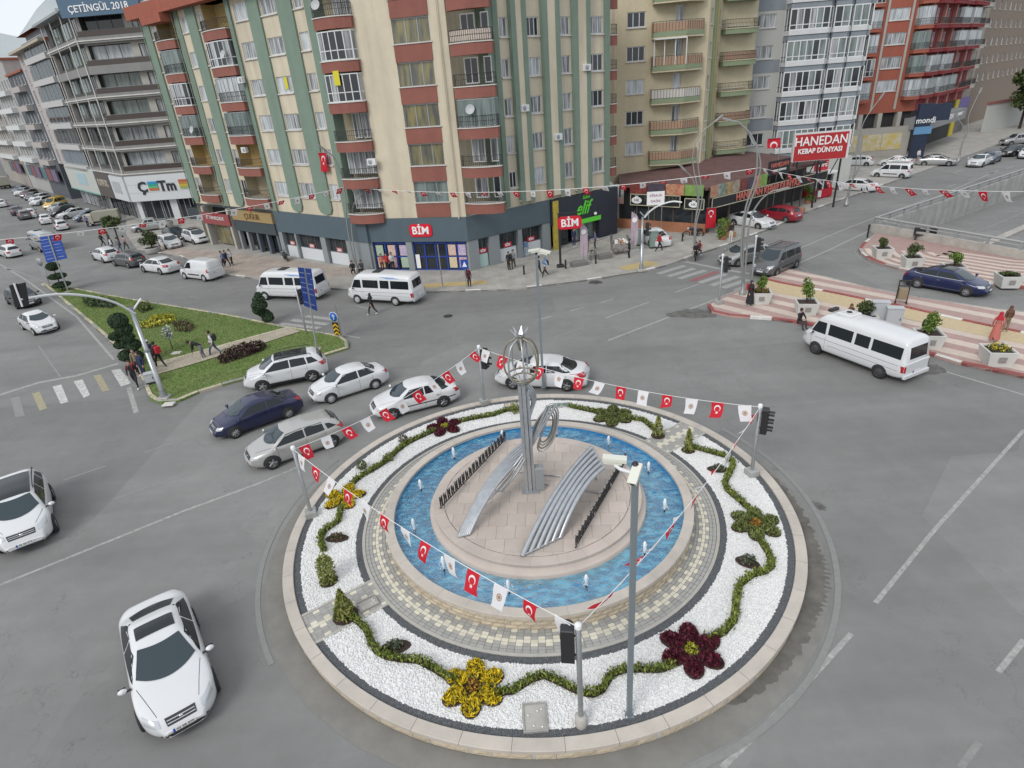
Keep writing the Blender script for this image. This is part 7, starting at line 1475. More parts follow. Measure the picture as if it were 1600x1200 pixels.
# pale pinkish block with dark loggias, and the blocks beyond it
PKW = mat('pinkish_render', (.42, .385, .37), .85, var=.04, grime=.1); b8 = block('apartment_building', 'pale pinkish apartment block with dark glazed balconies on the left street', FB, 18.6, 45, 24.5, 12, PKW, [(37, 39, z+.5, 1.7, 2) for z in zl]+[(41.5, 43, z+.3, 2.2, 1) for z in zl], 6.6)
for k, z in enumerate(zl):
    m_ = MB(); m_.box(19, 35.5, -.9, 0, z-.45, z+.35, mat('pale_slab', (.46, .46, .45), .8), FB); m_.build('balcony', b8)
    for q, a in enumerate((19.2, 24.6, 30.2)): window(b8, FB, a, a+5.2, z+.4, z+2.6, 2, -.5, GLASSD if k else mat('bluegrey_sheet', (.16, .19, .22), .5), LTGREY, False)
m_ = MB(); m_.prism([(18.5, -1.2), (45.3, -1.2), (45.3, 12), (18.5, 12)], 24.4, 24.75, mat('eave_beige', (.4, .35, .28), .8), M=FB, bottom=True); m_.box(22, 44, 2, 9, 24.75, 27.2, mat('attic_sheet', (.20, .22, .25), .6), FB); m_.build('attic', b8)
m_ = MB(); m_.add([(20, 1, 27.2), (46, 1, 27.2), (46, 10, 27.2), (20, 10, 27.2), (24, 5.5, 29.6), (42, 5.5, 29.6)], [(0, 1, 5, 4), (2, 3, 4, 5), (1, 2, 5), (3, 0, 4)], mat('old_roof_tile', (.17, .075, .055), .9, var=.2, scale=1), M=FB); m_.build('tiled_roof', b8)
for q, (s0_, s1_, h_, cc, lb) in enumerate(((45.6, 62, 22, (.10, .11, .125), 'dark blue edged apartment block with a white corner pipe on the left street'), (62.5, 86, 25, (.38, .38, .37), 'grey white apartment block with pale balconies far up the left street'), (87, 120, 20, (.36, .33, .30), 'last apartment block seen far up the left street'))):
    m0 = mat('far_render_%d' % q, cc, .85, var=.06, grime=.1); bb = block('apartment_building', lb, FB, s0_, s1_, h_, 12, m0, [(a, a+1.6, z+.6, 1.6, 2) for a in np.arange(s0_+1, s1_-2, 3.4) for z in zl[:5]], 0)
    for z in zl[:5]: m_ = MB(); m_.box(s0_+3, s1_-4, -1.0, 0, z-.5, z+.4, WHW if q else PKW, FB); m_.build('balcony', bb)
    for k in range(3): panelF(FB, s0_+1+k*5, s0_+5.5+k*5, 3.2, 5.4, mat('shop_board_%d%d' % (q, k), ((.15, .12, .19), (.2, .07, .08), (.08, .15, .17))[k], .5), bb, .8, 'shop_board', .3)
# blocks on the opposite side of the left street end and distant hills
cl = FB @ Vector((128, -6, 0)); Fq = fac((cl.x, cl.y), 215); bq = block('apartment_building', 'pale block closing the far end of the left street', Fq, -6, 40, 14, 14, mat('far_render_9', (.40, .40, .38), .85, var=.05), [(a, a+1.8, z, 1.5, 2) for a in range(-4, 38, 4) for z in (4, 7, 10)])
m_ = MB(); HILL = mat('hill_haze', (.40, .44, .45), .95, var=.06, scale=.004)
rowA, rowB = [], []
for k in range(41):
    a = R(96+k*1.6); h = 205+40*math.sin(k*.55)+30*math.sin(k*1.7+1); rowA.append((1900*math.cos(a), 1900*math.sin(a), -30)); rowB.append((2350*math.cos(a), 2350*math.sin(a), h*1.25))
m_.grid([rowA, rowB, [(x*1.3, y*1.3, -60) for x, y, z in rowB]], HILL); m_.build('hills', kind='structure')

# ---- the kebab restaurant
RB = mat('terrace_brick', (.36, .155, .085), .85, var=.12, scale=3); RRF = mat('terrace_roof', (.13, .07, .065), .8, var=.2, scale=1.2)
H0, H1, H2 = Vector((12.2, 61.9)), Vector((19.2, 56.4)), Vector((35.5, 67.0)); Fh, Fk = fac2(H0, H1), fac2(H1, H2); l1, l2 = (H1-H0).length, (H2-H1).length
rs = thing('restaurant', 'low kebab restaurant with dark terrace, food pictures and black lettered fascia', 'restaurant', (24, 66, 0)); m_ = MB()
m_.prism([H0, H1, H2, Vector((30, 75)), Vector((14, 72))], 4.1, 4.3, RRF, bottom=True); q = [(H0, 4.3), (H1, 4.3)]
cR = Vector((24, 68)); m_.add([(*H0, 4.32), (*H1, 4.32), (*H2, 4.32), (30, 75, 4.9), (14, 72, 4.9), (*cR, 5.3)], [(0, 1, 5), (1, 2, 5), (2, 3, 5), (3, 4, 5), (4, 0, 5)], RRF); m_.build('roof', rs)
m_ = MB(); m_.box(-.5, l1, 0, .3, 0, 1.05, RB, Fh); m_.build('terrace_wall', rs)
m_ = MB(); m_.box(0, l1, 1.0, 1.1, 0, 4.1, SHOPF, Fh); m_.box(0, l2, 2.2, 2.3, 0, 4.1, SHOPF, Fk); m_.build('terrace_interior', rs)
for F_, s in [(Fh, s) for s in np.arange(0, l1+.1, 1.9)]+[(Fk, s) for s in np.arange(.5, l2, 3.0)]: MB().box(s-.06, s+.06, .05, .18, 1.05 if F_ is Fh else 0, 4.1, mat('brown_post', (.09, .07, .055), .7), F_).build('terrace_post', rs)
m_ = MB(); m_.quad((0, .12, 1.05), (l1, .12, 1.05), (l1, .12, 2.7), (0, .12, 2.7), GLASSD, Fh); m_.build('terrace_glass', rs)
DKS = mat('black_sign', (.015, .018, .022), .4); GILT = mat('pale_gilt_edge', (.50, .47, .33), .5)
def framed(F, a, b, c, d, nm, out=.3):
    o = panelF(F, a, b, c, d, DKS, rs, out, nm, .12); m2 = MB()
    for q in ((a, b, c, c+.07), (a, b, d-.07, d), (a, a+.07, c, d), (b-.07, b, c, d)): m2.box(q[0], q[1], -out-.03, -out, q[2], q[3], GILT, F)
    m2.build('sign_border', o); return o
o = framed(Fh, 1.35, 6.5, 2.5, 3.6, 'sign_board'); textF(Fh, 4.5, 3.15, 'HANEDAN', .75, mat('dim_letters', (.075, .075, .06), .5), o, .34, .02, .01, .9); textF(Fh, 4.5, 2.7, 'KEBAP DÜNYASI', .22, MATS['dim_letters'], o, .34, .01)
def hk(F, s, z, o, r=.42): m2 = MB(); m2.prism([(s+r*1.3*math.cos(R(a)), z+r*.75*math.sin(R(a))) for a in range(0, 360, 20)], 0, .02, SIGNW, M=F @ Matrix(((1, 0, 0, 0), (0, 0, -1, -.32), (0, 1, 0, 0), (0, 0, 0, 1)))); m2.prism([(s-.12, z+r*.75), (s+.12, z+r*.75), (s+.2, z+r*1.1), (s, z+r*.95), (s-.2, z+r*1.1)], 0, .02, SIGNW, M=F @ Matrix(((1, 0, 0, 0), (0, 0, -1, -.32), (0, 1, 0, 0), (0, 0, 0, 1)))); e = m2.build('emblem', o); textF(F, s, z, 'HK', r*.95, DKS, e, .35, .006, .0)
hk(Fh, 2.05, 3.0, o); o = framed(Fh, 6.9, l1-.1, 2.4, 3.4, 'sign_board'); hk(Fh, 7.8, 2.85, o, .36)
o = framed(Fk, .3, l2-.2, 2.45, 3.4, 'sign_board', .35); textF(Fk, 9.0, 2.92, 'HANEDAN KEBAP DÜNYASI', .95, mat('salmon_letters', (.48, .14, .11), .5), o, .4, .03, .015, .88); hk(Fk, 2.2, 2.92, o, .4)
FOOD = [mat('food_%d' % i, c, .5, col2=c2, scale=s, obj=True) for i, (c, c2, s) in enumerate((((.06, .02, .02), (.30, .06, .05), 4), ((.10, .08, .11), (.04, .03, .05), 2), ((.50, .36, .22), (.40, .06, .03), 3), ((.10, .26, .04), (.25, .36, .1), 2), ((.34, .14, .09), (.45, .3, .2), 3), ((.03, .12, .10), (.4, .4, .36), 2), ((.12, .06, .03), (.5, .4, .2), 4), ((.45, .4, .3), (.15, .1, .08), 3)))]
for k, a in enumerate((1.3, 3.15, 5.0, 6.85)): panelF(Fh, a, a+1.8, 3.62, 4.6, FOOD[k], rs, .3, 'food_picture')
for k in range(8): panelF(Fk, .1+k*1.06, 1.13+k*1.06, 3.42, 4.5, FOOD[(k+4) % 8], rs, .3, 'food_picture')
p_ = panelF(Fk, 8.7, 12.3, 4.2, 5.5, DKS, rs, .2, 'upper_board'); textF(Fk, 10.5, 5.05, 'HANEDAN', .6, MATS['salmon_letters'], p_, .24, .02, .01); textF(Fk, 10.5, 4.55, 'KEBAP DÜNYASI', .3, SIGNW, p_, .24, .02)
p_ = panelF(fac((10.8, 62.6), -38), 0, 2.2, 2.6, 3.2, mat('pinkish_menu', (.45, .30, .28), .6), rs, .1, 'menu_board')
# the billboard
c = Vector((33.0, 63.8)); Fb = fac((c.x-2.85, c.y), 1); bb = thing('billboard', 'large red billboard with white restaurant lettering above the terrace', 'billboard', (c.x, c.y, 0))
m_ = MB(); m_.box(0, 5.75, 0, .35, 4.9, 7.6, mat('billboard_white', (.62, .62, .62), .5), Fb); m_.box(.1, 5.5, -.03, 0, 4.95, 7.45, mat('billboard_red', (.40, .022, .025), .5), Fb); o = m_.build('board', bb); textF(Fb, 2.75, 6.75, 'HANEDAN', 1.2, SIGNW, o, .05, .02, .01, .93); textF(Fb, 2.75, 5.85, 'KEBAP DÜNYASI', .66, SIGNW, o, .05, .02, .016, .93)
m_ = MB()
for s in (.6, 2.8, 5.1): m_.box(s, s+.14, .1, .24, 0, 5.25, BLACKM, Fb); m_.tube([(s, .3, 5.2), (s+.3, 2.2, 3.2)], .05, BLACKM, 5, Fb)
m_.build('post', bb)
# totem, kiosk, flag
c = Vector((60.3, 91.0)); tt = thing('sign_totem', 'dark blue totem sign with white lettering before the red block', 'sign', (c.x, c.y, 0)); Ft = fac((c.x, c.y), 0); m_ = MB(); m_.box(0, 2.0, 0, .5, 0, 7.4, mat('totem_blue', (.02, .03, .06), .4), Ft); m_.box(2.0, 4.9, .5, 1.0, 5.0, 7.2, MATS['totem_blue'], Ft); m_.build('totem_panel', tt); textF(Ft, 1.2, 5.2, 'mondi', 1.1, SIGNW, tt, .06, .02, .01); panelF(Ft, -.2, 2.3, 3.4, 4.4, mat('totem_light_blue', (.12, .27, .45), .4), tt, .1, 'blue_panel', .1)
c = G(1290, 312); ki = thing('kiosk', 'small red and white roadside buffet kiosk beside the avenue', 'kiosk', (c.x, c.y, 0)); Fi = fac((c.x-1.3, c.y), 20); m_ = MB(); m_.box(0, 2.5, 0, 2, .2, 1.1, RED, Fi); m_.box(0, .12, 0, 2, 1.1, 2.7, SIGNW, Fi); m_.box(2.38, 2.5, 0, 2, 1.1, 2.7, SIGNW, Fi); m_.box(.95, 1.1, 0, .1, 1.1, 2.7, SIGNW, Fi); m_.box(.12, 2.38, .3, 1.9, 1.1, 2.6, GLASSD, Fi); m_.build('cabin', ki); m_ = MB(); m_.box(-.2, 2.7, -.3, 2.2, 2.7, 2.95, SIGNW, Fi, .06); m_.build('roof', ki); p_ = panelF(Fi, .3, 2.2, 3.0, 4.9, RED, ki, -.8, 'sign_board', .1); textF(Fi, 1.25, 3.6, 'BÜFE', .7, SIGNW, p_, -.76, .02, .01); panelF(Fi, .4, .9, .3, 1.0, SIGNW, ki, .03, 'notice', .02)
for k, s in enumerate((.25, 1.3, 2.2)):
    m_ = MB(); m_.lathe([(.26, 0), (.24, .02)], BLACKM, 10, Fi @ Matrix.Translation((s, -.02, .26)) @ Matrix.Rotation(R(90), 4, 'X')); m_.build('wheel', ki) if k != 1 else None
def wall_flag(p, rz, w_, h, label, mt=FR, pole=None):
    me = bpy.data.meshes.new('flag_cloth'); vs = []; uv = []
    for i in range(9):
        for j in range(5): u, v = i/8, j/4; vs.append((v*w_, .08*math.sin(u*4+v*2), -u*h)); uv.append((u*h/w_, v))
    fs = [(i*5+j, i*5+j+1, i*5+j+6, i*5+j+5) for i in range(8) for j in range(4)]; me.from_pydata(vs, [], fs); ul = me.uv_layers.new(name='UVMap')
    for lp in me.loops: ul.data[lp.index].uv = uv[lp.vertex_index]
    me.materials.append(mt); t = thing('hanging_flag', label, 'flag', tuple(p)); M = Matrix.Translation(p) @ Matrix.Rotation(rz, 4, 'Z'); link('flag_cloth', me, t, M); m_ = MB(); m_.tube([(-.05, 0, .02), (w_+.05, 0, .02)], .02, STEEL, 5, M)
    if pole: m_.tube([(w_, 0, .1), (w_, 0, -pole)], .035, STEEL, 6, M)
    m_.build('flag_rod', t)
p = FL @ Vector((3.6, -.3, 10.0)); wall_flag(p, R(-39), 1.0, 1.5, 'red flag hung below a window of the corner block'); wall_flag(Vector((19.1, 55.9, 2.6)), R(5), .9, 1.8, 'large red flag hanging at the restaurant corner'); wall_flag(at_dist(1200, 217, 69), R(0), 1.3, .9, 'red flag on a pole before the grey white block', pole=7.5)
# ---------------------------------------------------------------- street lamps, signs, planters
def lamp(px, py, curves, label, z=.13, r=.068):
    c = G(px, py, z); t = thing('street_lamp', label, 'street lamp', (c.x, c.y, z), 0, 'curved twin street lamps'); D0 = math.hypot(c.x, c.y)
    LP = mat('lamp_grey', (.30, .31, .30), .45, .4)
    MB().lathe([(.26, z), (.22, z+.25), (.13, z+.35), (.11, z+.9)], LP, 12, Matrix.Translation((c.x, c.y, 0))).build('footing', t)
    for k, cv in enumerate(curves):
        P = [at_dist(x, y, D0+dd) for x, y, dd in cv]; P = [Vector((c.x+(k-.5)*.1, c.y, z+.3))]+P; Q = spl(P, 7); n = len(Q)
        MB().tube(Q, [r*(1-.45*i/n) for i in range(n)], LP, 8).build('mast', t)
        d = (Q[-1]-Q[-2]).normalized(); m_ = MB(); e = Q[-1]; M = Matrix.Translation(e) @ d.to_track_quat('X', 'Z').to_matrix().to_4x4(); m_.box(-.1, .65, -.12, .12, -.05, .06, LP, M, .03); m_.box(.05, .6, -.1, .1, -.065, -.05, LTGREY, M); m_.build('lamp_head', t)
lamp(558, 424, [[(548, 385, .1), (541, 340, .1), (538, 295, .1), (524, 250, 0), (507, 234, -.3)], [(554, 395, 0), (549, 352, 0), (552, 322, 0), (560, 309, -.2)]], 'curved twin street lamp before the corner of the apartment block')
lamp(1160, 460, [[(1161, 400, 0), (1165, 340, 0), (1182, 290, 0), (1188, 255, 0), (1176, 215, -.2), (1156, 193, -.4), (1145, 189, -.5)], [(1166, 400, .1), (1172, 345, .1), (1187, 315, .1), (1205, 300, -.1), (1216, 297, -.2)], [(1158, 400, -.1), (1164, 330, -.1), (1180, 280, -.1), (1183, 240, -.1), (1178, 225, -.1)]], 'tall curved street lamp on the tip of the striped plaza')
lamp(1085, 397, [[(1086, 350, 0), (1092, 310, 0), (1084, 265, 0), (1083, 240, 0), (1092, 212, .2), (1118, 189, .5)], [(1088, 350, 0), (1097, 310, 0), (1091, 262, 0), (1092, 235, 0)], [(1086, 355, 0), (1090, 310, 0), (1082, 280, -.2), (1070, 266, -.5)]], 'curved street lamp beside the motorcycle on the avenue pavement')
lamp(1322, 320, [[(1328, 290, 0), (1345, 255, 0), (1342, 225, 0), (1350, 190, 0), (1374, 155, .3)], [(1330, 290, 0), (1338, 250, 0), (1330, 225, 0)]], 'curved street lamp before the billboard on the avenue')
lamp(1497, 252, [[(1503, 225, 0), (1512, 205, 0), (1514, 180, 0), (1530, 145, .5)], [(1503, 228, 0), (1508, 205, 0), (1495, 182, -.3)]], 'curved street lamp on the upper right pavement before the red block')
def gantry(px, py, h, arm, label, box=None, z=.12):
    c = G(px, py, z); t = thing('signal_gantry', label, 'traffic light', (c.x, c.y, z)); D0 = math.hypot(c.x, c.y); T = Matrix.Translation((c.x, c.y, 0))
    m_ = MB(); m_.lathe([(.13, z), (.13, h*.55), (.11, h*.55), (.10, h)], STEEL, 12, T); m_.lathe([(.16, h*.54), (.16, h*.56)], STEEL, 12, T); m_.build('mast', t); m_ = MB(); m_.box(-.3, .3, -.3, .3, z-.05, z+.12, CONCL, T, .03); m_.lathe([(.2, z+.1), (.16, z+.45)], STEEL, 10, T); m_.build('footing', t)
    MB().tube(spl([at_dist(x, y, D0+dd) for x, y, dd in arm], 8), .06, WHITE, 8).build('arm', t); return t, c
t, c = gantry(257, 622, 5.4, [(211, 490, 0), (180, 473, -.4), (140, 463, -.9), (90, 460, -1.5), (30, 468, -2.2)], 'steel signal gantry with a long curved arm over the left lane by the grass island')
MB().tube([at_dist(208, 484, math.hypot(c.x, c.y)), at_dist(220, 467, math.hypot(c.x, c.y)+.8)], .05, WHITE, 8).build('short_arm', t)
D0 = math.hypot(c.x, c.y)-2.2; e = at_dist(33, 468, D0); m_ = MB(); dd = (at_dist(24, 444, D0+.1)-at_dist(33, 478, D0+.1)).normalized(); 
for k in range(2): a = at_dist(14+13*k, 446-2*k, D0); b = at_dist(24+13*k, 444-2*k, D0); b2_ = at_dist(34+9*k, 478-2*k, D0); a2 = at_dist(24+10*k, 480-2*k, D0); th = Vector((0, .12, 0)); m_.add([a, b, b2_, a2, a+th, b+th, b2_+th, a2+th], [(0, 1, 2, 3), (7, 6, 5, 4), (0, 4, 5, 1), (1, 5, 6, 2), (2, 6, 7, 3), (3, 7, 4, 0)], BLACKM)
m_.build('signal_backs', t); MB().tube([at_dist(22, 443, D0-.05), at_dist(35, 479, D0-.05)], .04, WHITE, 6).build('hanger', t)
t, c = gantry(1002, 422, 4.3, [(1007, 340, 0), (1016, 330, 0), (1030, 321, -.3), (1050, 315, -.8), (1065, 316, -1.2)], 'steel signal gantry with a curved arm on the pavement at the right crossing'); D0 = math.hypot(c.x, c.y)
m_ = MB(); signal_head(m_, Matrix.Translation(at_dist(1011, 358, D0-.2)) @ Matrix.Rotation(R(70), 4, 'Z')); m_.build('signal_head', t); m_ = MB(); 
for a, b in (((1006, 338), (1000, 331)), ((1007, 338), (1013, 330))): m_.tube([at_dist(*a, D0), at_dist(*b, D0)], .05, STEEL, 6)
m_.build('bracket', t)
BLUES = mat('sign_blue', (.015, .07, .36), .4)
def big_sign(px, py, poly, label, backs=False, z=.1, off=0):
    c = G(px, py, z); t = thing('direction_sign', label, 'road sign', (c.x, c.y, z), 0, 'large blue direction signs'); D0 = math.hypot(c.x, c.y); top = [at_dist(x, y, D0+dd) for x, y, dd in poly]
    th = Vector((0, .05, 0)); nrow = 4
    for k in range(nrow):
        f0, f1 = k/nrow, (k+1)/nrow-.012; q = [top[0].lerp(top[3], f0), top[1].lerp(top[2], f0), top[1].lerp(top[2], f1), top[0].lerp(top[3], f1)]; m_ = MB(); m_.add(q+[p+th for p in q], [(0, 1, 2, 3), (7, 6, 5, 4), (0, 4, 5, 1), (1, 5, 6, 2), (2, 6, 7, 3), (3, 7, 4, 0)], BLUES); p_ = m_.build('sign_panel', t)
        m_ = MB(); 
        for e in (0, 1): a = q[0].lerp(q[3], .5); b = q[1].lerp(q[2], .5); 
        for u0, u1 in ((.08, .42), (.58, .9)):
            aa = a.lerp(b, u0); bb_ = a.lerp(b, u1); up = (q[0]-q[3])*.02; m_.add([aa+up-th*.25, bb_+up-th*.25, bb_-up-th*.25, aa-up-th*.25], [(0, 1, 2, 3)], SIGNW)
        m_.build('white_line', p_)
    ctop = (top[0]+top[1])/2; cb = (top[2]+top[3])/2; MB().tube([(c.x, c.y, z), cb-Vector((0, .06, 0)), ctop-Vector((0, .06, 0))], .06, GREYP, 8).build('post', t); MB().box(-.25, .25, -.25, .25, z-.05, z+.06, CONCL, Matrix.Translation((c.x, c.y, 0))).build('footing', t)
big_sign(107, 456, [(60, 371, .6), (92, 366, .6), (105, 404, 0), (73, 411, 0)], 'large blue direction sign on the far tip of the grass island')
big_sign(495, 546, [(465, 418, -.3), (486, 420, .9), (496, 487, .9), (475, 478, -.3)], 'large blue direction sign turned edge on before the left minibus')
c = G(529, 527, .1); t = thing('road_sign', 'blue arrow sign above a yellow chevron board at the island tip', 'road sign', tuple(c)); F = fac((c.x, c.y), -25); m_ = MB(); m_.tube([(0, 0, .1), (0, 0, 2.0)], .03, STEEL, 6, F); m_.tube([(.25, .05, .1), (.25, .05, 2.3)], .025, STEEL, 6, F); m_.build('post', t)
R90 = lambda s, z, y: F @ Matrix(((1, 0, 0, s), (0, 0, -1, y), (0, 1, 0, z), (0, 0, 0, 1))); m_ = MB(); m_.lathe([(.33, 0), (.33, .03), (0, .03)], SIGNW, 20, R90(0, 1.55, -.05)); m_.lathe([(.30, .03), (.30, .034), (0, .034)], mat('sign_light_blue', (.02, .16, .62), .4), 20, R90(0, 1.55, -.05)); m_.poly([(-.03, -.2, .04), (.04, -.2, .04), (.04, .02, .04), (.12, .02, .04), (0, .2, .04), (-.12, .02, .04), (-.03, .02, .04)], SIGNW, R90(0, 1.55, -.05)); m_.build('keep_right_disc', t)
m_ = MB(); m_.box(-.24, .24, -.06, -.03, .28, 1.15, BLACKM, F)
for k in range(3): z0 = .36+.27*k; m_.poly([(-.22, -.065, z0-.1), (0, -.065, z0+.06), (.22, -.065, z0-.1), (.22, -.065, z0+.03), (0, -.065, z0+.19), (-.22, -.065, z0+.03)], mat('chevron_yellow', (.72, .42, .01), .4), F)
m_.build('chevron_board', t)
c = G(79, 448, .1); t = thing('road_sign', 'grey backs of two road signs on a post at the far island tip', 'road sign', tuple(c)); F = fac((c.x, c.y), -20); m_ = MB(); m_.tube([(0, 0, .1), (0, 0, 2.9)], .035, STEEL, 6, F); m_.build('post', t); m_ = MB(); m_.lathe([(.38, 0), (.38, .03), (0, .03)], GREYP, 18, F @ Matrix(((1, 0, 0, 0), (0, 0, -1, -.05), (0, 1, 0, 2.5), (0, 0, 0, 1)))); m_.box(-.3, .3, -.07, -.04, 1.2, 2.05, GREYP, F); m_.build('sign_back', t)
def pole_(px, py, h, label, r=.05, z=.12, extra=None):
    c = G(px, py, z); t = thing('sign_post', label, 'post', tuple(c)); m_ = MB(); m_.tube([c, c+Vector((0, 0, h))], r, STEEL, 8); m_.build('post', t); m_ = MB(); m_.box(-.15, .15, -.15, .15, 0, .06, CONCL, Matrix.Translation(c)); m_.build('footing', t)
    if extra == 'blue':
        F = fac((c.x, c.y), 0); m_ = MB(); m_.box(-.28, .28, -.08, -.05, z+h-.75, z+h-.05, BLUES, F); m_.poly([(-.18, -.085, z+h-.6), (.18, -.085, z+h-.6), (0, -.085, z+h-.18)], SIGNW, F); m_.build('crossing_sign', t)
pole_(692, 449, 3.4, 'plain grey post on the pavement before the blue shop doors'); pole_(730, 452, 2.4, 'post with a blue crossing sign beside the woman in dark clothes', .03, extra='blue')
c = G(985, 405); 
t = thing('phone_mast_board', 'white lettered board on the pavement behind the signal gantry', 'sign', tuple(G(1022, 372))); g_ = G(1022, 372); F = fac((g_.x-.8, g_.y), -5); m_ = MB(); m_.tube([(.2, 0, 0), (.2, 0, 4.2)], .04, STEEL, 6, F); m_.tube([(1.4, 0, 0), (1.4, 0, 4.2)], .04, STEEL, 6, F); m_.build('post', t); m_ = MB(); m_.box(0, 1.6, -.06, 0, 3.1, 4.3, SIGNW, F); p_ = m_.build('board', t); textF(F, .8, 3.95, 'KİRALIK', .3, mat('violet_print', (.3, .08, .2), .5), p_, .08, .005); textF(F, .8, 3.45, 'DAİRE', .3, MATS['violet_print'], p_, .08, .005)
def beach_flag(px, py, h, label):
    c = G(px, py, .12); t = thing('feather_flag', label, 'banner', tuple(c), 0, 'feather flags on the pavement'); m_ = MB(); m_.box(-.5, .5, -.3, .3, .0, .18, CONC, Matrix.Translation(c), .03); m_.build('base_block', t); MB().tube([c, c+Vector((0, 0, h))], .018, STEEL, 5).build('pole', t); P = []
    for i in range(13): f = i/12; w_ = .62*min(1, (1-f)*5)**.6*min(1, .75+f); P.append([c+Vector((j/4*w_-.25, .05*math.sin(f*5+j), .5+f*(h-.5))) for j in range(5)])
    m_ = MB(); m_.grid(P, mat('lilac_banner', (.38, .29, .35), .7, col2=(.46, .38, .43), scale=2)); o = m_.build('banner_cloth', t); m_ = MB(); m_.lathe([(.22, 0), (0, 0)], SIGNW, 16, Matrix.Translation(c+Vector((.02, -.07, h-.75))) @ Matrix.Rotation(R(90), 4, 'X')); m_.build('round_print', o)
beach_flag(912, 411, 3.4, 'lilac feather flag beside the market pylon'); beach_flag(990, 393, 3.5, 'lilac feather flag by the parked white saloon at the restaurant')
# planters
PLW = mat('planter_white', (.60, .60, .57), .7, var=.05, scale=3, grime=.1); EMB = mat('planter_emblem', (.14, .13, .13), .6, col2=(.4, .38, .36), scale=30, obj=True)
def planter(px, py, label, bush, bh, key='bush', s=.62, h=.78, rz=-.25, flowers=False):
    c = G(px, py, .13); t = thing('planter', label, 'planter', tuple(c), rz, 'white planters on the plaza'); M = t.matrix_basis; m_ = MB(); b0 = s*.80
    vs = [(-b0, -b0, 0), (b0, -b0, 0), (b0, b0, 0), (-b0, b0, 0), (-s, -s, h), (s, -s, h), (s, s, h), (-s, s, h), (-s+.08, -s+.08, h), (s-.08, -s+.08, h), (s-.08, s-.08, h), (-s+.08, s-.08, h), (-s+.1, -s+.1, h-.1), (s-.1, -s+.1, h-.1), (s-.1, s-.1, h-.1), (-s+.1, s-.1, h-.1)]
    m_.add(vs, [(4*k+i, 4*k+(i+1) % 4, 4*k+4+(i+1) % 4, 4*k+4+i) for k in range(3) for i in range(4)], PLW, M=M); m_.build('tub', t); m_ = MB(); m_.quad((-s+.1, -s+.1, h-.08), (s-.1, -s+.1, h-.08), (s-.1, s-.1, h-.08), (-s+.1, s-.1, h-.08), SOIL, M); m_.build('soil', t)
    m_ = MB(); m_.quad((-.17, -b0-.09, .26), (.17, -b0-.09, .26), (.17, -b0-.125, .56), (-.17, -b0-.125, .56), EMB, M); m_.build('emblem', t); m_ = MB()
    if bush:
        for _ in range(7): clump(m_, (c.x+rnd.uniform(-.25, .25)*bush*2, c.y+rnd.uniform(-.25, .25)*bush*2, .13+h+bh*rnd.uniform(.3, .85)), (bush*.62, bush*.62, bh*.3), 110, .085, LF[key], .6, .4)
        m_.build('foliage', t); m2 = MB()
        for _ in range(4): a = rnd.random()*6; m2.tube([(c.x, c.y, .13+h-.1), (c.x+.1*math.cos(a), c.y+.1*math.sin(a), .13+h+bh*.4), (c.x+bush*.6*math.cos(a), c.y+bush*.6*math.sin(a), .13+h+bh*.75)], [.03, .022, .01], SOIL, 5)
        m2.build('stem', t)
    if flowers:
        m_ = MB(); clump(m_, (c.x, c.y, .13+h+.05), (s*.85, s*.85, .16), 260, .06, LF['hedge2']); clump(m_, (c.x, c.y, .13+h+.12), (s*.85, s*.85, .14), 120, .055, LF['yellow' if flowers == 1 else 'orange']); m_.build('flowers', t)
planter(1187, 472, 'white planter with a leafy shrub behind the person with the red bag', .42, .9, flowers=2); planter(1258, 489, 'white planter with a tall loose shrub above the seated person', .4, 1.35); planter(1347, 510, 'white planter with a dark green bush half hidden by the minibus', .5, .8, 'tree'); planter(1447, 540, 'white planter with a bright green bush behind the minibus', .5, 1.15); planter(1554, 567, 'white planter full of yellow flowers beside the figure in red', 0, 0, flowers=1)
planter(1377, 402, 'white planter with a small bush nearest the guard rail corner', .38, .7, 'tree'); planter(1423, 417, 'white planter with the widest bush behind the blue saloon', .62, .85, 'tree'); planter(1487, 431, 'white planter with a round bush just above the blue saloon', .46, .75); planter(1572, 447, 'white planter with low trimmed greenery at the right edge', .5, .12, 'tree')
# cabinets, bin, kiosks on the pavement
def cabinet(px, py, w_, d, h, rz, label, mt=None):
    c = G(px, py, .13); t = thing('utility_cabinet', label, 'cabinet', tuple(c), rz, 'utility cabinets'); M = t.matrix_basis; mt = mt or mat('cabinet_grey', (.45, .47, .49), .5); m_ = MB(); m_.box(-w_/2, w_/2, -d/2, d/2, .12, h, mt, M, .015); m_.box(-w_/2-.03, w_/2+.03, -d/2-.03, d/2+.03, h, h+.05, mt, M); m_.build('housing', t); m_ = MB(); m_.box(-w_/2, w_/2, -d/2, d/2, 0, .12, BLACKM, M); m_.build('plinth', t)
    m_ = MB(); m_.box(-w_/2+.05, w_/2-.05, -d/2-.012, -d/2, .2, h-.08, mt, M); m_.box(w_/2-.14, w_/2-.11, -d/2-.04, -d/2, h*.5, h*.5+.14, BLACKM, M); m_.build('door', t)
cabinet(1369, 509, .85, .45, 1.45, -.35, 'taller grey utility cabinet behind the minibus roof'); cabinet(1392, 515, .8, .45, 1.3, -.35, 'lower grey utility cabinet nearest the litter bin'); cabinet(998, 383, .7, .5, 1.4, 0, 'greenish cabinet behind the feather flag by the white saloon', mat('cabinet_green', (.20, .27, .25), .6)); cabinet(1021, 387, .7, .5, 1.4, 0, 'greenish cabinet beside the person in red', MATS['cabinet_green']); cabinet(238, 598, .55, .4, .6, .4, 'small grey box at the corner of the grass island')
c = G(1407, 474, .13); t = thing('litter_bin', 'black framed litter bin with a brown basket on the plaza', 'litter bin', tuple(c), -.35); M = t.matrix_basis; m_ = MB()
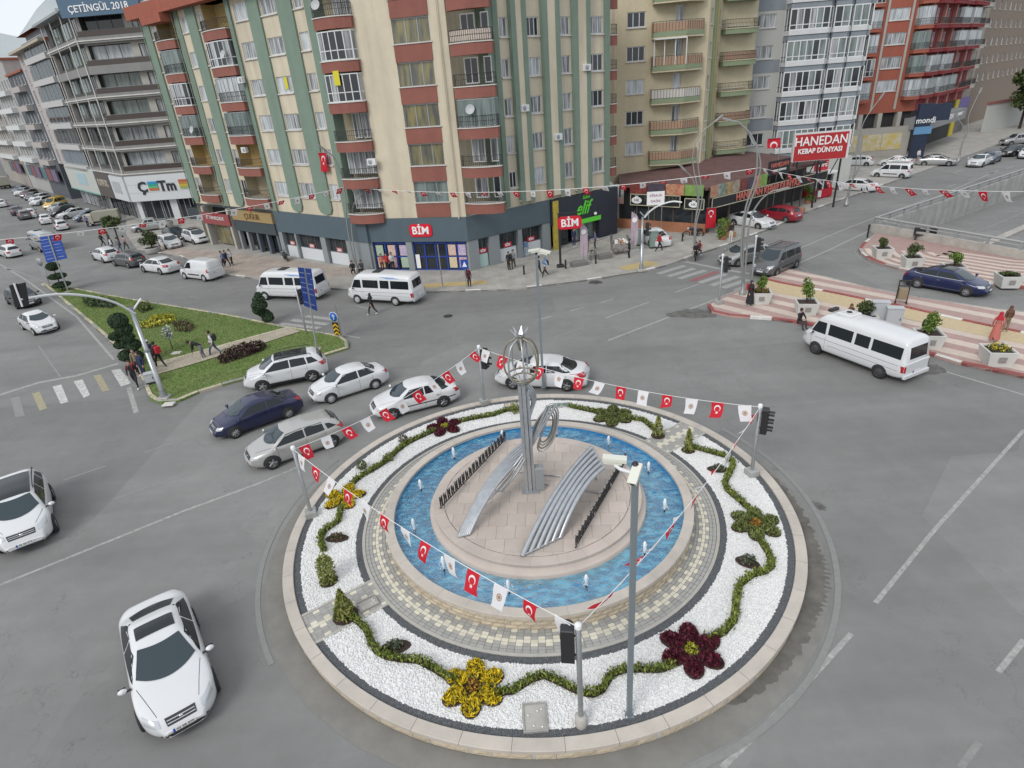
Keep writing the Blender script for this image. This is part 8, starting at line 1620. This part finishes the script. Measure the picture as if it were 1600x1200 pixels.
for s in (-.3, .3): m_.box(s-.03, s+.03, -.03, .03, 0, 1.5, BLACKM, M); m_.box(s-.03, s+.03, -.2, .2, 0, .05, BLACKM, M)
m_.box(-.27, .27, -.03, .03, 1.4, 1.5, BLACKM, M); m_.box(-.27, .27, -.03, .03, 1.1, 1.16, BLACKM, M); m_.build('frame', t); m_ = MB(); m_.box(-.24, .24, -.16, .16, .3, 1.0, mat('bin_brown', (.25, .20, .13), .6, var=.2, scale=20), M, .03); m_.build('basket', t)
c = G(1384, 372, .4); 
t = thing('bench', 'dark bench by the guard rail behind the first planters', 'bench', tuple(G(1443, 375, .13)), -.6); M = t.matrix_basis; m_ = MB(); m_.box(-.8, .8, -.2, .2, .4, .47, BLACKM, M); m_.build('seat', t); m_ = MB(); m_.box(-.8, .8, .17, .24, .5, .95, BLACKM, M); m_.build('backrest', t)
for s in (-.6, .6): m_ = MB(); m_.box(s-.05, s+.05, -.2, .2, 0, .4, BLACKM, M); m_.build('leg', t)
def bollard(px, py, label, h=.75): c = G(px, py, .12); t = MB().lathe([(.07, 0), (.07, h-.1), (.09, h-.08), (.08, h), (0, h+.02)], BLACKM, 10).build('bollard', label=label, cat='bollard', group='small dark bollards'); t.matrix_basis = Matrix.Translation(c)
bollard(819, 429, 'small dark bollard left of the far camera pole'); bollard(884, 420, 'small dark bollard at the foot of the market pylon'); bollard(1066, 377, 'small dark bollard near the white saloon at the restaurant'); bollard(1355, 371, 'thin dark bollard at the corner of the guard rail', 1.1); bollard(931, 412, 'small dark bollard beside the parked bicycle')
def stone(px, py, a, b, h, label, mt=CONC, rz=0): c = G(px, py, .12); o = MB().box(-a, a, -b, b, 0, h, mt, None, .06).build('concrete_block', label=label, cat='concrete block', group='concrete blocks on the pavement'); o.matrix_basis = Matrix.Translation(c) @ Matrix.Rotation(rz, 4, 'Z')
stone(945, 404, .6, .25, .45, 'dark concrete block between the bicycle and the vendor cart', mat('dark_concrete', (.17, .165, .155), .85), .3); stone(905, 415, .7, .3, .4, 'dark concrete block under the first feather flag', MATS['dark_concrete'], .3)
# vendor cart, bicycle, motorcycles
c = G(968, 396, .12); t = thing('vendor_cart', 'small vendor cart with red and white goods on the pavement', 'cart', tuple(c), .1); M = t.matrix_basis; m_ = MB(); m_.box(-.7, .7, -.4, .4, .35, .95, mat('cart_side', (.4, .38, .36), .6, col2=(.15, .13, .12), scale=6, obj=True), M); m_.build('cart_body', t); m_ = MB()
for _ in range(40): m_.box(*(lambda x, y: (x-.09, x+.09, y-.07, y+.07))(rnd.uniform(-.6, .6), rnd.uniform(-.32, .32)), .95, .95+rnd.uniform(.1, .3), rnd.choice([RED, SIGNW, SIGNW, mat('goods_tan', (.4, .3, .2), .6)]), M)
m_.build('goods', t, kind='stuff'); m_ = MB()
for s in (-.45, .45): m_.lathe([(.3, -.03), (.3, .03)], TYRE, 16, M @ Matrix.Translation((s, -.42, .3)) @ Matrix.Rotation(R(90), 4, 'X'))
m_.build('wheel', t); m_ = MB(); m_.box(-.75, -.71, -.35, .35, .95, 1.7, STEEL, M); m_.box(.71, .75, -.35, .35, .95, 1.5, STEEL, M); m_.build('stand', t)
def motorbike(px, py, rz, label, col, kind='motorcycle', r=.3):
    c = G(px, py, .02); t = thing(kind, label, kind, tuple(c), rz, 'two wheelers'); M = t.matrix_basis; mt = mat('bike_'+col, {'black': (.02, .02, .022), 'grey': (.2, .2, .2)}[col], .4)
    for x in (-.62, .62): m_ = MB(); m_.tube([(x+r*math.cos(R(a)), 0, r+r*math.sin(R(a))) for a in range(0, 360, 20)], .05 if kind != 'bicycle' else .02, TYRE, 6, M, True); m_.lathe([(r*.6, -.01), (r*.6, .01), (.05, .02)], RIM, 12, M @ Matrix.Translation((x, 0, r)) @ Matrix.Rotation(R(90), 4, 'X')) if kind != 'bicycle' else [m_.tube([(x, 0, r), (x+r*math.cos(R(a)), 0, r+r*math.sin(R(a)))], .006, STEEL, 3, M) for a in range(0, 360, 40)]; m_.build('wheel', t)
    if kind == 'bicycle': m_ = MB(); P = [(-.62, 0, r), (-.1, 0, r), (-.25, 0, .85), (.45, 0, .8), (.62, 0, r)]; [m_.tube([P[a], P[b]], .02, mt, 5, M) for a, b in ((0, 1), (1, 2), (0, 2), (2, 3), (1, 3), (3, 4))]; m_.build('frame', t); m_ = MB(); m_.tube([(.45, 0, .8), (.48, 0, 1.0)], .02, mt, 5, M); m_.tube([(.45, -.28, 1.02), (.5, 0, 1.0), (.45, .28, 1.02)], .016, mt, 5, M); m_.build('handlebar', t); m_ = MB(); m_.box(-.38, -.12, -.07, .07, .88, .94, BLACKM, M, .02); m_.build('saddle', t); return
    m_ = MB(); m_.tube([(-.62, .1, r), (-.1, .1, .42), (.2, 0, .42)], .04, BLACKM, 6, M); m_.box(-.25, .2, -.13, .13, .28, .58, BLACKM, M, .04); m_.build('engine', t); m_ = MB(); m_.ball((.15, 0, .78), (.3, .16, .15), mt, 10, 7, M); m_.tube([(-.85, 0, .72), (-.5, 0, .62), (0, 0, .62)], .09, mt, 8, M); m_.build('fuel_tank', t); m_ = MB(); m_.box(-.75, .0, -.14, .14, .72, .82, BLACKM, M, .04); m_.build('seat', t)
    m_ = MB(); m_.tube([(.62, 0, r), (.42, 0, .85), (.36, 0, 1.0)], .04, STEEL, 6, M); m_.tube([(.3, -.36, 1.04), (.38, 0, 1.0), (.3, .36, 1.04)], .02, BLACKM, 6, M); m_.ball((.5, 0, .85), (.1, .1, .1), HEADL, 8, 6, M); m_.build('handlebar', t)
motorbike(1086, 404, R(-105), 'black motorcycle with two riders waiting by the zebra crossing', 'black'); motorbike(1083, 371, R(170), 'parked black scooter before the brick terrace wall', 'black'); motorbike(926, 407, R(60), 'grey bicycle parked near the market pylon', 'grey', 'bicycle'); motorbike(447, 408, R(120), 'dark scooter parked at the left end of the market front', 'black')

# ---------------------------------------------------------------- trees and shrubs of the street
def topiary(px, py, balls, label, z=.1, key='dark', h=None, cat='topiary tree'):
    c = G(px, py, z); t = thing('topiary_tree', label, cat, tuple(c)); top = max(b[2] for b in balls); MB().tube([c, c+Vector((0, 0, top))], [.06, .03], SOIL, 6).build('trunk', t); m_ = MB()
    for dx, dy, zz, rx, rz in balls:
        n = int(900*rx*rx*4+150); m_.ball((c.x+dx, c.y+dy, z+zz), (rx*.93, rx*.93, rz*.9), mat('topiary_core', (.025, .048, .025), .9), 12, 8); clump(m_, (c.x+dx, c.y+dy, z+zz), (rx, rx, rz), n, .07, LF[key], .4, .93)
    m_.build('crown', t)
topiary(98, 454, [(0, 0, 2.25, .55, .38), (.05, 0, 1.35, .75, .24), (.1, 0, .55, .75, .24)], 'three tiered clipped tree on the far tip of the grass island')
topiary(415, 505, [(.25*math.cos(a), .25*math.sin(a), .35+.17*i, .42, .24) for i, a in enumerate([.2, .9, 1.7, 2.5, 3.2])]+[(-.1, 0, 1.35, .55, .35), (-.05, 0, 1.75, .42, .3), (0, 0, 2.05, .25, .25)], 'clipped spiral tree at the edge of the grass island before the left minibus')
topiary(207, 571, [(.1, .1, 2.9, .55, .5), (.25, .1, 2.35, .5, .35), (-.3, 0, 2.0, .42, .26), (.35, 0, 1.85, .42, .3), (-.2, 0, 1.45, .4, .26), (.4, .1, 1.3, .5, .35), (-.1, 0, .7, .5, .35), (.4, 0, .6, .45, .35)], 'tall dark clipped tree of many balls beside the signal gantry')
def bed(px_poly, key, n, h, s, label, z=.1, cat='flower bed', name='planting_bed', stuff=False):
    P = [Vector(P2(*p)) for p in px_poly]; xs = [p.x for p in P]; ys = [p.y for p in P]; m_ = MB(); k = 0
    def inside(x, y):
        r_ = False
        for a, b in zip(P, P[1:]+P[:1]):
            if (a.y > y) != (b.y > y) and x < (b.x-a.x)*(y-a.y)/(b.y-a.y)+a.x: r_ = not r_
        return r_
    while k < n:
        x, y = rnd.uniform(min(xs), max(xs)), rnd.uniform(min(ys), max(ys))
        if inside(x, y): leaf(m_, (x, y, z+rnd.uniform(.02, h)), s, LF[key] if rnd.random() < .85 else LF['hedge2'], 1.2, 1.8); k += 1
    c = sum(P, Vector((0, 0)))/len(P); t = thing(name, label, cat, (c.x, c.y, z)); m_.build('foliage', t); q = MB(); q.poly([(*p, z+.02) for p in P], SOIL); q.build('soil', t)
bed([(222, 508), (245, 498), (272, 495), (277, 503), (262, 510), (232, 516), (218, 515)], 'lime', 520, .3, .12, 'bed of yellow flowers in the middle of the grass island'); bed([(342, 570), (350, 558), (380, 545), (412, 541), (418, 547), (400, 556), (370, 566), (350, 572)], 'purple', 1500, .42, .10, 'long bed of dark purple shrubs beside the white suv', cat='shrub bed'); bed([(128, 473), (160, 472), (185, 478), (178, 484), (140, 482)], 'dark', 700, .5, .12, 'dark low shrubs near the far end of the grass island', cat='shrub bed'); bed([(272, 510), (295, 507), (306, 514), (296, 522), (274, 520)], 'dry', 500, .4, .1, 'brownish shrub patch next to the small white blossom tree', cat='shrub bed'); bed([(212, 483), (235, 480), (240, 486), (222, 492)], 'hedge2', 400, .5, .12, 'dark green bush behind the clipped ball tree', cat='shrub bed')
c = G(270, 545, .1); t = thing('blossom_tree', 'small white blossoming tree on the grass island', 'tree', tuple(c)); m_ = MB(); clump(m_, (c.x, c.y, 1.25), (.32, .32, .55), 330, .09, LF['white'], .5, .3); clump(m_, (c.x, c.y, 1.2), (.3, .3, .5), 120, .08, LF['bush'], .5, .3); m_.build('crown', t); MB().tube([c, c+Vector((0, 0, 1.2))], [.035, .015], SOIL, 5).build('trunk', t)
for p, lab in (((264, 632), 'pale stone slab at the corner of the grass island'), ((230, 481), 'pale flat stone at the rear of the grass island'), ((276, 552), 'white stones at the foot of the small blossom tree')): c = G(*p, .1); o = MB().box(-.3, .3, -.2, .2, 0, .07, LIP, None, .03).build('flat_stone', label=lab, cat='stone'); o.matrix_basis = Matrix.Translation(c)
c = G(240, 394, .12); t = thing('round_planter', 'round stone planter with a dark spreading shrub on the left forecourt', 'planter', tuple(c)); T = Matrix.Translation(c); MB().lathe([(.75, 0), (.85, .5), (.78, .55), (.72, .5)], CONC, 18, T).build('tub', t); m_ = MB(); [clump(m_, (c.x+rnd.uniform(-.8, .7), c.y+rnd.uniform(-.4, .4), rnd.uniform(1.0, 2.3)), (.5, .5, .45), 150, .13, LF['tree'], .6, .4) for _ in range(9)]; m_.build('foliage', t); MB().tube([c, c+Vector((0, 0, 1.3))], .08, SOIL, 5).build('stem', t)
c = G(188, 384, .12); t = thing('street_tree', 'small street tree beside the group of pedestrians on the left', 'tree', tuple(c)); m_ = MB(); [clump(m_, (c.x+rnd.uniform(-.7, .7), c.y+rnd.uniform(-.6, .6), rnd.uniform(2.4, 4.4)), (.6, .6, .5), 130, .15, LF['tree'], .5, .4) for _ in range(10)]; m_.build('crown', t); m_ = MB(); m_.tube([c, c+Vector((.05, 0, 2.0)), c+Vector((0, 0, 3.4))], [.1, .08, .04], SOIL, 6); m_.build('trunk', t)
for k, (p, h, r_, key, lab) in enumerate((((1600, 175), 9, 4.0, 'tree', 'green tree above the pale gate at the right edge'), ((1640, 165), 10, 4.2, 'bush', 'second green tree at the right picture edge'))):
    c = at_dist(p[0], p[1], 150); c.z = 0; t = thing('street_tree', lab, 'tree', tuple(c)); m_ = MB(); [clump(m_, (c.x+rnd.uniform(-1, 1)*r_*.6, c.y+rnd.uniform(-1, 1)*r_*.6, h*rnd.uniform(.5, 1.1)), (r_*.45, r_*.45, r_*.35), 160, .5, LF[key], .5, .4) for _ in range(12)]; m_.build('crown', t); MB().tube([c, c+Vector((0, 0, h*.7))], [.25, .1], SOIL, 6).build('trunk', t)
for p, lab, key in (((1128, 375), 'potted green shrub by the hanging red flag', 'bush'), ((1250, 300), 'dark climbing shrub under the restaurant fascia', 'tree'), ((1262, 318), 'bright green shrub left of the kiosk', 'bush')):
    c = G(*p, .12); t = thing('shrub', lab, 'shrub', tuple(c)); m_ = MB(); [clump(m_, (c.x+rnd.uniform(-.4, .4), c.y+rnd.uniform(-.3, .3), rnd.uniform(.4, 1.9)), (.4, .4, .4), 110, .12, LF[key], .6, .4) for _ in range(5)]; m_.build('foliage', t); MB().lathe([(.3, 0), (.36, .4), (0, .38)], mat('terracotta', (.30, .13, .07), .8), 12, Matrix.Translation(c)).build('pot', t)
c = G(1126, 374, .12); t = thing('potted_plant', 'wooden plant stand with flowers before the restaurant', 'plant stand', tuple(G(1137, 370, .12))); g_ = G(1137, 370, .12); m_ = MB(); m_.box(-.6, .6, -.3, .3, 0, .45, mat('wood_tan', (.34, .20, .08), .7), Matrix.Translation(g_)); m_.build('box', t); m_ = MB(); clump(m_, (g_.x, g_.y, .95), (.55, .3, .5), 200, .1, LF['orange'], .6, .3); clump(m_, (g_.x-.2, g_.y, 1.3), (.4, .3, .6), 150, .1, LF['bush'], .6, .3); m_.build('flowers', t)
c = G(1252, 333, .1); o = MB().lathe([(.28, 0), (.36, .5), (.32, .52), (0, .48)], mat('terracotta', (.30, .13, .07), .8), 12).build('flower_pot', label='lone terracotta pot on the avenue kerb', cat='flower pot'); o.matrix_basis = Matrix.Translation(c)

# ---------------------------------------------------------------- people
def skin_body(edges, pts, rad):
    me = bpy.data.meshes.new('person_cage'); me.from_pydata([pts[k] for k in pts], [(list(pts).index(a), list(pts).index(b)) for a, b in edges], []); o = bpy.data.objects.new('person_cage', me); COL.objects.link(o); sk = o.modifiers.new('skin', 'SKIN'); sk.use_smooth_shade = True
    for i, k in enumerate(pts): r = rad[k]; me.skin_vertices[0].data[i].radius = (r, r) if not isinstance(r, tuple) else r
    me.skin_vertices[0].data[0].use_root = True; sb = o.modifiers.new('sub', 'SUBSURF'); sb.levels = 1; sb.render_levels = 1
    m2 = bpy.data.meshes.new_from_object(o.evaluated_get(bpy.context.evaluated_depsgraph_get())); bpy.data.objects.remove(o); bpy.data.meshes.remove(me); return m2
SKIN = mat('skin', (.42, .26, .19), .6); SHIRT = mat('cloth_top', (.02, .02, .024), .8); TROU = mat('cloth_trousers', (.02, .02, .025), .85); SHOE = mat('shoes', (.5, .5, .5), .6); HAIR = mat('hair', (.02, .014, .01), .6)
CLO = {k: mat('cloth_'+k, c, .85, var=.06, scale=9) for k, c in dict(black=(.018, .018, .021), navy=(.025, .035, .08), white=(.6, .6, .6), red=(.42, .02, .03), grey=(.18, .18, .19), jeans=(.07, .11, .18), maroon=(.11, .02, .03), blue=(.10, .18, .32), ltblue=(.35, .42, .5), purple=(.16, .13, .28), pink=(.42, .25, .24), brown=(.12, .06, .035), khaki=(.2, .16, .1), charcoal=(.05, .05, .055), coral=(.48, .15, .12)).items()}
RADS = dict(pelvis=(.155, .115), waist=(.135, .1), chest=(.175, .115), neck=.058, head0=.075, head1=(.092, .105), head2=.082, top=.05, nose=.022)
for s in 'LR': RADS.update({'sh'+s: .075, 'el'+s: .048, 'wr'+s: .034, 'hand'+s: .036, 'fin'+s: .016, 'thumb'+s: .014, 'fin2'+s: .013, 'hip'+s: .1, 'kn'+s: .068, 'an'+s: .045, 'foot'+s: .045, 'toe'+s: .035})
def pose(kind):
    P = dict(pelvis=(0, 0, .94), waist=(0, 0, 1.10), chest=(.01, 0, 1.32), neck=(.015, 0, 1.47), head0=(.03, 0, 1.53), head1=(.035, 0, 1.60), head2=(.03, 0, 1.67), top=(.02, 0, 1.715), nose=(.125, 0, 1.585))
    sw = {'walk': (.30, -.30), 'walk2': (-.22, .24), 'stand': (.03, -.03), 'sit': (0, 0), 'bend': (.05, -.05), 'phone': (.03, -.02)}[kind]
    for s, sg, st in (('L', 1, sw[0]), ('R', -1, sw[1])):
        P['sh'+s] = (.0, sg*.17, 1.41); P['el'+s] = (-st*.35-.02, sg*.225, 1.14); P['wr'+s] = (-st*.45+.08, sg*.215, .92); P['hand'+s] = (-st*.5+.10, sg*.21, .85); P['fin'+s] = (-st*.5+.12, sg*.205, .77); P['fin2'+s] = (-st*.5+.10, sg*.225, .775); P['thumb'+s] = (-st*.5+.15, sg*.19, .82)
        P['hip'+s] = (0, sg*.09, .88); P['kn'+s] = (st*.55+.04, sg*.095, .50); P['an'+s] = (st-.02-(.06 if st < -.1 else 0), sg*.095, .10+(.06 if st < -.1 else 0)); P['foot'+s] = (st+.05, sg*.1, .055); P['toe'+s] = (st+.16, sg*.11, .04)
    if kind == 'phone': P['elR'] = (.06, -.22, 1.15); P['wrR'] = (.25, -.10, 1.25); P['handR'] = (.29, -.07, 1.30); P['finR'] = (.31, -.05, 1.36); P['fin2R'] = (.33, -.06, 1.35); P['thumbR'] = (.27, -.04, 1.36)
    if kind == 'sit':
        dz = -.52
        for k in P:
            if k[:-1] not in ('kn', 'an', 'foot', 'toe'): P[k] = (P[k][0]+(.10*(P[k][2]-.9) if P[k][2] > 1 else 0), P[k][1], P[k][2]+dz)
        for s, sg in (('L', 1), ('R', -1)): P['kn'+s] = (.42, sg*.14, .46); P['an'+s] = (.45, sg*.13, .09); P['foot'+s] = (.5, sg*.13, .055); P['toe'+s] = (.6, sg*.14, .04); P['el'+s] = (.2, sg*.24, .66); P['wr'+s] = (.38, sg*.13, .58); P['hand'+s] = (.44, sg*.09, .57); P['fin'+s] = (.5, sg*.05, .56); P['fin2'+s] = (.5, sg*.07, .55); P['thumb'+s] = (.46, sg*.05, .6)
    if kind == 'bend':
        a = R(62)
        for k in P:
            if k[:-1] in ('kn', 'an', 'foot', 'toe', 'hip') or k == 'pelvis': continue
            x, y, z = P[k]; dx, dz_ = x, z-.96; P[k] = (dx*math.cos(a)+dz_*math.sin(a), y, .96-dx*math.sin(a)+dz_*math.cos(a))
        for s, sg in (('L', 1), ('R', -1)): x, y, z = P['sh'+s]; P['el'+s] = (x+.05, sg*.2, z-.27); P['wr'+s] = (x+.1, sg*.16, z-.5); P['hand'+s] = (x+.11, sg*.15, z-.57); P['fin'+s] = (x+.12, sg*.14, z-.65); P['fin2'+s] = (x+.1, sg*.16, z-.645); P['thumb'+s] = (x+.15, sg*.12, z-.6)
    return P
EDG = [('pelvis', 'waist'), ('waist', 'chest'), ('chest', 'neck'), ('neck', 'head0'), ('head0', 'head1'), ('head1', 'head2'), ('head2', 'top'), ('head1', 'nose')]
for s in 'LR': EDG += [('chest', 'sh'+s), ('sh'+s, 'el'+s), ('el'+s, 'wr'+s), ('wr'+s, 'hand'+s), ('hand'+s, 'fin'+s), ('hand'+s, 'fin2'+s), ('hand'+s, 'thumb'+s), ('pelvis', 'hip'+s), ('hip'+s, 'kn'+s), ('kn'+s, 'an'+s), ('an'+s, 'foot'+s), ('foot'+s, 'toe'+s)]
BODYM = {}
def body_mesh(kind):
    if kind in BODYM: return BODYM[kind]
    P = pose(kind); me = skin_body(EDG, P, RADS); me.materials.clear()
    for m_ in (SKIN, SHIRT, TROU, SHOE): me.materials.append(m_)
    segs = []
    for a, b in EDG:
        k = 0 if a[:4] in ('neck', 'head') or b == 'nose' or a[:-1] in ('wr', 'hand') else (3 if a[:-1] in ('an', 'foot') else (2 if a[:-1] in ('hip', 'kn') or b[:-1] in ('hip',) else 1)); segs.append((Vector(P[a]), Vector(P[b]), k))
    for f in me.polygons:
        c = f.center; best = (9, 0)
        for a, b, k in segs:
            d = b-a; t_ = max(0, min(1, (c-a).dot(d)/max(1e-9, d.length_squared))); q = (c-(a+d*t_)).length
            if q < best[0]: best = (q, k)
        f.material_index = best[1]; f.use_smooth = True
    BODYM[kind] = (me, P); return BODYM[kind]
SWAP = {}
def person(px, py, h, ang, kind, top, trou, label, hair='hair', shoe='white', bag=None, z=.0, scarf=None, skirt=None, cap=None, group='people in the square'):
    c = G(px, py, z); me, P = body_mesh(kind); t = thing('person', label, 'person', tuple(c), R(ang), group); sc = h/1.72; T = Matrix.Translation(c) @ Matrix.Rotation(R(ang), 4, 'Z') @ Matrix.Scale(sc, 4); o = link('body', me, t, T)
    for i, m_ in ((1, CLO[top]), (2, CLO[trou]), (3, CLO[shoe])): o.material_slots[i].link = 'OBJECT'; o.material_slots[i].material = m_
    hc = Vector(P['head1']); up = (Vector(P['top'])-Vector(P['head0'])).normalized(); fwd = (Vector(P['nose'])-hc).normalized(); m_ = MB(); hm = HAIR if not scarf else CLO[scarf]; Q = hc+up*.03-fwd*.025
    Mh = T @ Matrix.Translation(Q) @ Matrix((( fwd.x, 0, up.x, 0), (fwd.y, 1, up.y, 0), (fwd.z, 0, up.z, 0), (0, 0, 0, 1)))
    m_.ball((0, 0, .012), (.108, .098, .125), hm, 12, 8, Mh)
    if scarf: m_.lathe([(.085, .0), (.11, -.12), (.19, -.26), (.2, -.34)], hm, 14, Mh)
    m_.build('headscarf' if scarf else 'hair', t)
    e_ = MB(); 
    for s in (-1, 1): e_.ball((.098, s*.034, .0), (.012, .014, .009), BLACKM, 6, 4, T @ Matrix.Translation(hc) @ Matrix(((fwd.x, 0, up.x, 0), (fwd.y, 1, up.y, 0), (fwd.z, 0, up.z, 0), (0, 0, 0, 1))))
    e_.box(.095, .1, -.025, .025, -.062, -.054, mat('lips', (.28, .10, .09), .6), T @ Matrix.Translation(hc) @ Matrix(((fwd.x, 0, up.x, 0), (fwd.y, 1, up.y, 0), (fwd.z, 0, up.z, 0), (0, 0, 0, 1)))); e_.build('face', t)
    if cap: m_ = MB(); m_.ball((0, 0, .06), (.115, .105, .09), CLO[cap], 12, 6, Mh); m_.box(.06, .2, -.07, .07, .05, .065, CLO[cap], Mh); m_.build('cap', t)
    if skirt: m_ = MB(); m_.lathe([(.17, 1.12), (.20, .92), (.25, .6), (.30, .16)], CLO[skirt], 14, T @ Matrix.Diagonal((1, .85, 1, 1))); m_.build('long_coat', t)
    if bag:
        b = thing('backpack', bag[1], 'backpack', T @ Vector((-.2, 0, 1.28)), R(ang), 'bags carried by pedestrians'); m_ = MB(); x = -.02 if kind != 'bend' else 0; m_.box(-.30+x, -.11+x, -.15, .15, 1.06, 1.47, CLO[bag[0]], T, .05); m_.build('bag', b); m_ = MB()
        for s in (-.1, .1): m_.tube([(-.12, s, 1.44), (.02, s*1.05, 1.47), (.125, s*1.1, 1.38), (.12, s*1.15, 1.2), (-.1, s*1.3, 1.08)], .016, CLO[bag[0]], 5, T)
        m_.build('strap', b)
    return t
person(216, 606, 1.72, -75, 'walk', 'black', 'black', 'pedestrian in black with a red backpack stepping onto the left crossing', bag=('red', 'red backpack on the back of the person entering the left crossing'))
person(229, 592, 1.75, -110, 'stand', 'navy', 'navy', 'person in dark navy waiting behind the one with the red backpack', shoe='black'); person(222, 588, 1.8, -80, 'stand', 'khaki', 'black', 'taller person in a khaki jacket next to the clipped ball tree')
person(253, 576, 1.78, 150, 'walk', 'black', 'black', 'person in black with a red bag on the footpath beside the signal gantry', bag=('red', 'red bag on the back of the person beside the signal gantry')); person(243, 573, 1.75, 160, 'stand', 'navy', 'charcoal', 'person in a pale cap beside the gantry mast', cap='white')
person(320, 562, 1.78, 195, 'bend', 'black', 'grey', 'person in a black top and grey trousers bending over the footpath edge', shoe='black'); person(337, 556, 1.7, 190, 'walk', 'white', 'jeans', 'person in a white shirt and jeans on the island footpath', bag=('black', 'black backpack of the person in the white shirt on the island'))
person(583, 492, 1.6, 170, 'walk', 'black', 'black', 'woman in black crossing the road before the blue flash minibus', scarf='black'); person(734, 450, 1.62, -60, 'stand', 'maroon', 'black', 'woman in dark maroon standing on the kerb by the crossing sign', scarf='maroon', bag=('black', 'dark bag of the woman by the crossing sign'))
person(796, 424, 1.66, -120, 'stand', 'black', 'black', 'person in black before the white shop window', bag=('black', 'black backpack before the white shop window')); person(803, 422, 1.72, -100, 'walk2', 'grey', 'charcoal', 'person in a grey top beside the one in black at the shop window')
person(852, 434, 1.66, 200, 'walk', 'ltblue', 'black', 'person in pale blue with a blue hood walking past the far camera pole', scarf='blue', bag=('navy', 'navy backpack of the person with the blue hood')); person(843, 432, 1.66, 190, 'walk2', 'charcoal', 'black', 'person in dark clothes walking beside the blue hood')
person(822, 403, 1.7, 80, 'stand', 'blue', 'ltblue', 'person in a blue jacket looking into the market window'); person(983, 405, 1.74, 160, 'phone', 'black', 'black', 'man all in black on the pavement near the vendor cart', shoe='black'); person(1030, 394, 1.74, 0, 'walk', 'red', 'black', 'person in a red top walking past the greenish cabinets', shoe='black')
person(1171, 477, 1.64, -70, 'stand', 'black', 'black', 'woman in black with a red bag at the plaza tip', scarf='black', skirt='black', bag=('red', 'red bag of the woman at the plaza tip'), z=.13); person(1247, 511, 1.7, -70, 'sit', 'black', 'charcoal', 'person in black sitting on the red and white kerb', shoe='black', z=.03)
person(1325, 503, 1.62, -90, 'sit', 'brown', 'black', 'woman in a dark brown headscarf sitting behind the minibus roof', scarf='brown', z=.13); person(1441, 536, 1.6, -100, 'stand', 'black', 'black', 'woman in black with a grey headscarf by the green planter behind the minibus', scarf='grey', skirt='black', z=.13)
person(1552, 533, 1.62, 60, 'walk2', 'coral', 'brown', 'woman in coral red with a red headscarf on the plaza', scarf='red', skirt='coral', z=.13); person(1569, 519, 1.5, 80, 'stand', 'brown', 'khaki', 'smaller figure in brown ahead of the woman in coral', scarf='brown', z=.13)
for i, (p, tp, tr, lb) in enumerate((((163, 386), 'black', 'black', 'first of the walking group on the left forecourt, in black'), ((174, 384), 'charcoal', 'black', 'second of the walking group, in charcoal and at its rear'), ((178, 394), 'white', 'navy', 'member of the walking group in a white top and navy trousers'), ((189, 394), 'grey', 'jeans', 'member of the walking group in grey beside the small tree'), ((199, 391), 'pink', 'charcoal', 'pale pink shirted member at the right of the walking group'), ((351, 419), 'ltblue', 'navy', 'schoolchild in pale blue nearest the white panel van'), ((357, 418), 'navy', 'black', 'schoolchild in navy in the middle behind the panel van'), ((364, 416), 'white', 'black', 'schoolchild in white at the right of the trio behind the panel van'), ((139, 356), 'purple', 'navy', 'person in a purple top near the pickup lorry on the left street'))): person(*p, 1.68, [60, 70, 40, 65, 80, -20, -30, -25, 120][i], ['walk', 'walk2', 'stand'][i % 3], tp, tr, lb, z=.05)
person(607, 425, 1.66, -90, 'stand', 'red', 'black', 'person in red at the shop posters behind the minibus', z=.12); person(615, 425, 1.72, -60, 'phone', 'white', 'black', 'person in a white top at the shop posters behind the minibus', z=.12); person(599, 425, 1.6, -80, 'stand', 'coral', 'maroon', 'person in coral left of the pair at the shop posters', z=.12)
person(553, 428, 1.7, -80, 'sit', 'black', 'black', 'person in black sitting by the curved lamp, the left one', z=.12); person(567, 427, 1.7, -100, 'sit', 'charcoal', 'black', 'person in black sitting by the curved lamp, the right one', z=.12)
person(1141, 377, 1.7, -90, 'stand', 'black', 'white', 'waiter in black and white on the avenue pavement', z=.12); person(918, 393, 1.72, 60, 'stand', 'navy', 'khaki', 'person in dark clothes and light trousers before the green lettered shop', z=.2); person(930, 390, 1.7, 170, 'stand', 'purple', 'charcoal', 'person in a purplish top before the green lettered shop', z=.2); person(897, 386, 1.7, -60, 'stand', 'navy', 'navy', 'person in navy in the doorway of the green lettered shop', z=.2); person(1433, 253, 1.72, -90, 'stand', 'white', 'grey', 'man in white before the dark entrance beside the totem', z=.12)
person(1087, 400, 1.65, -105, 'sit', 'black', 'charcoal', 'rider in black at the front of the motorcycle', z=.38, shoe='black'); person(1092, 397, 1.6, -105, 'sit', 'coral', 'charcoal', 'passenger in a coral top at the back of the motorcycle', z=.40, scarf='maroon')
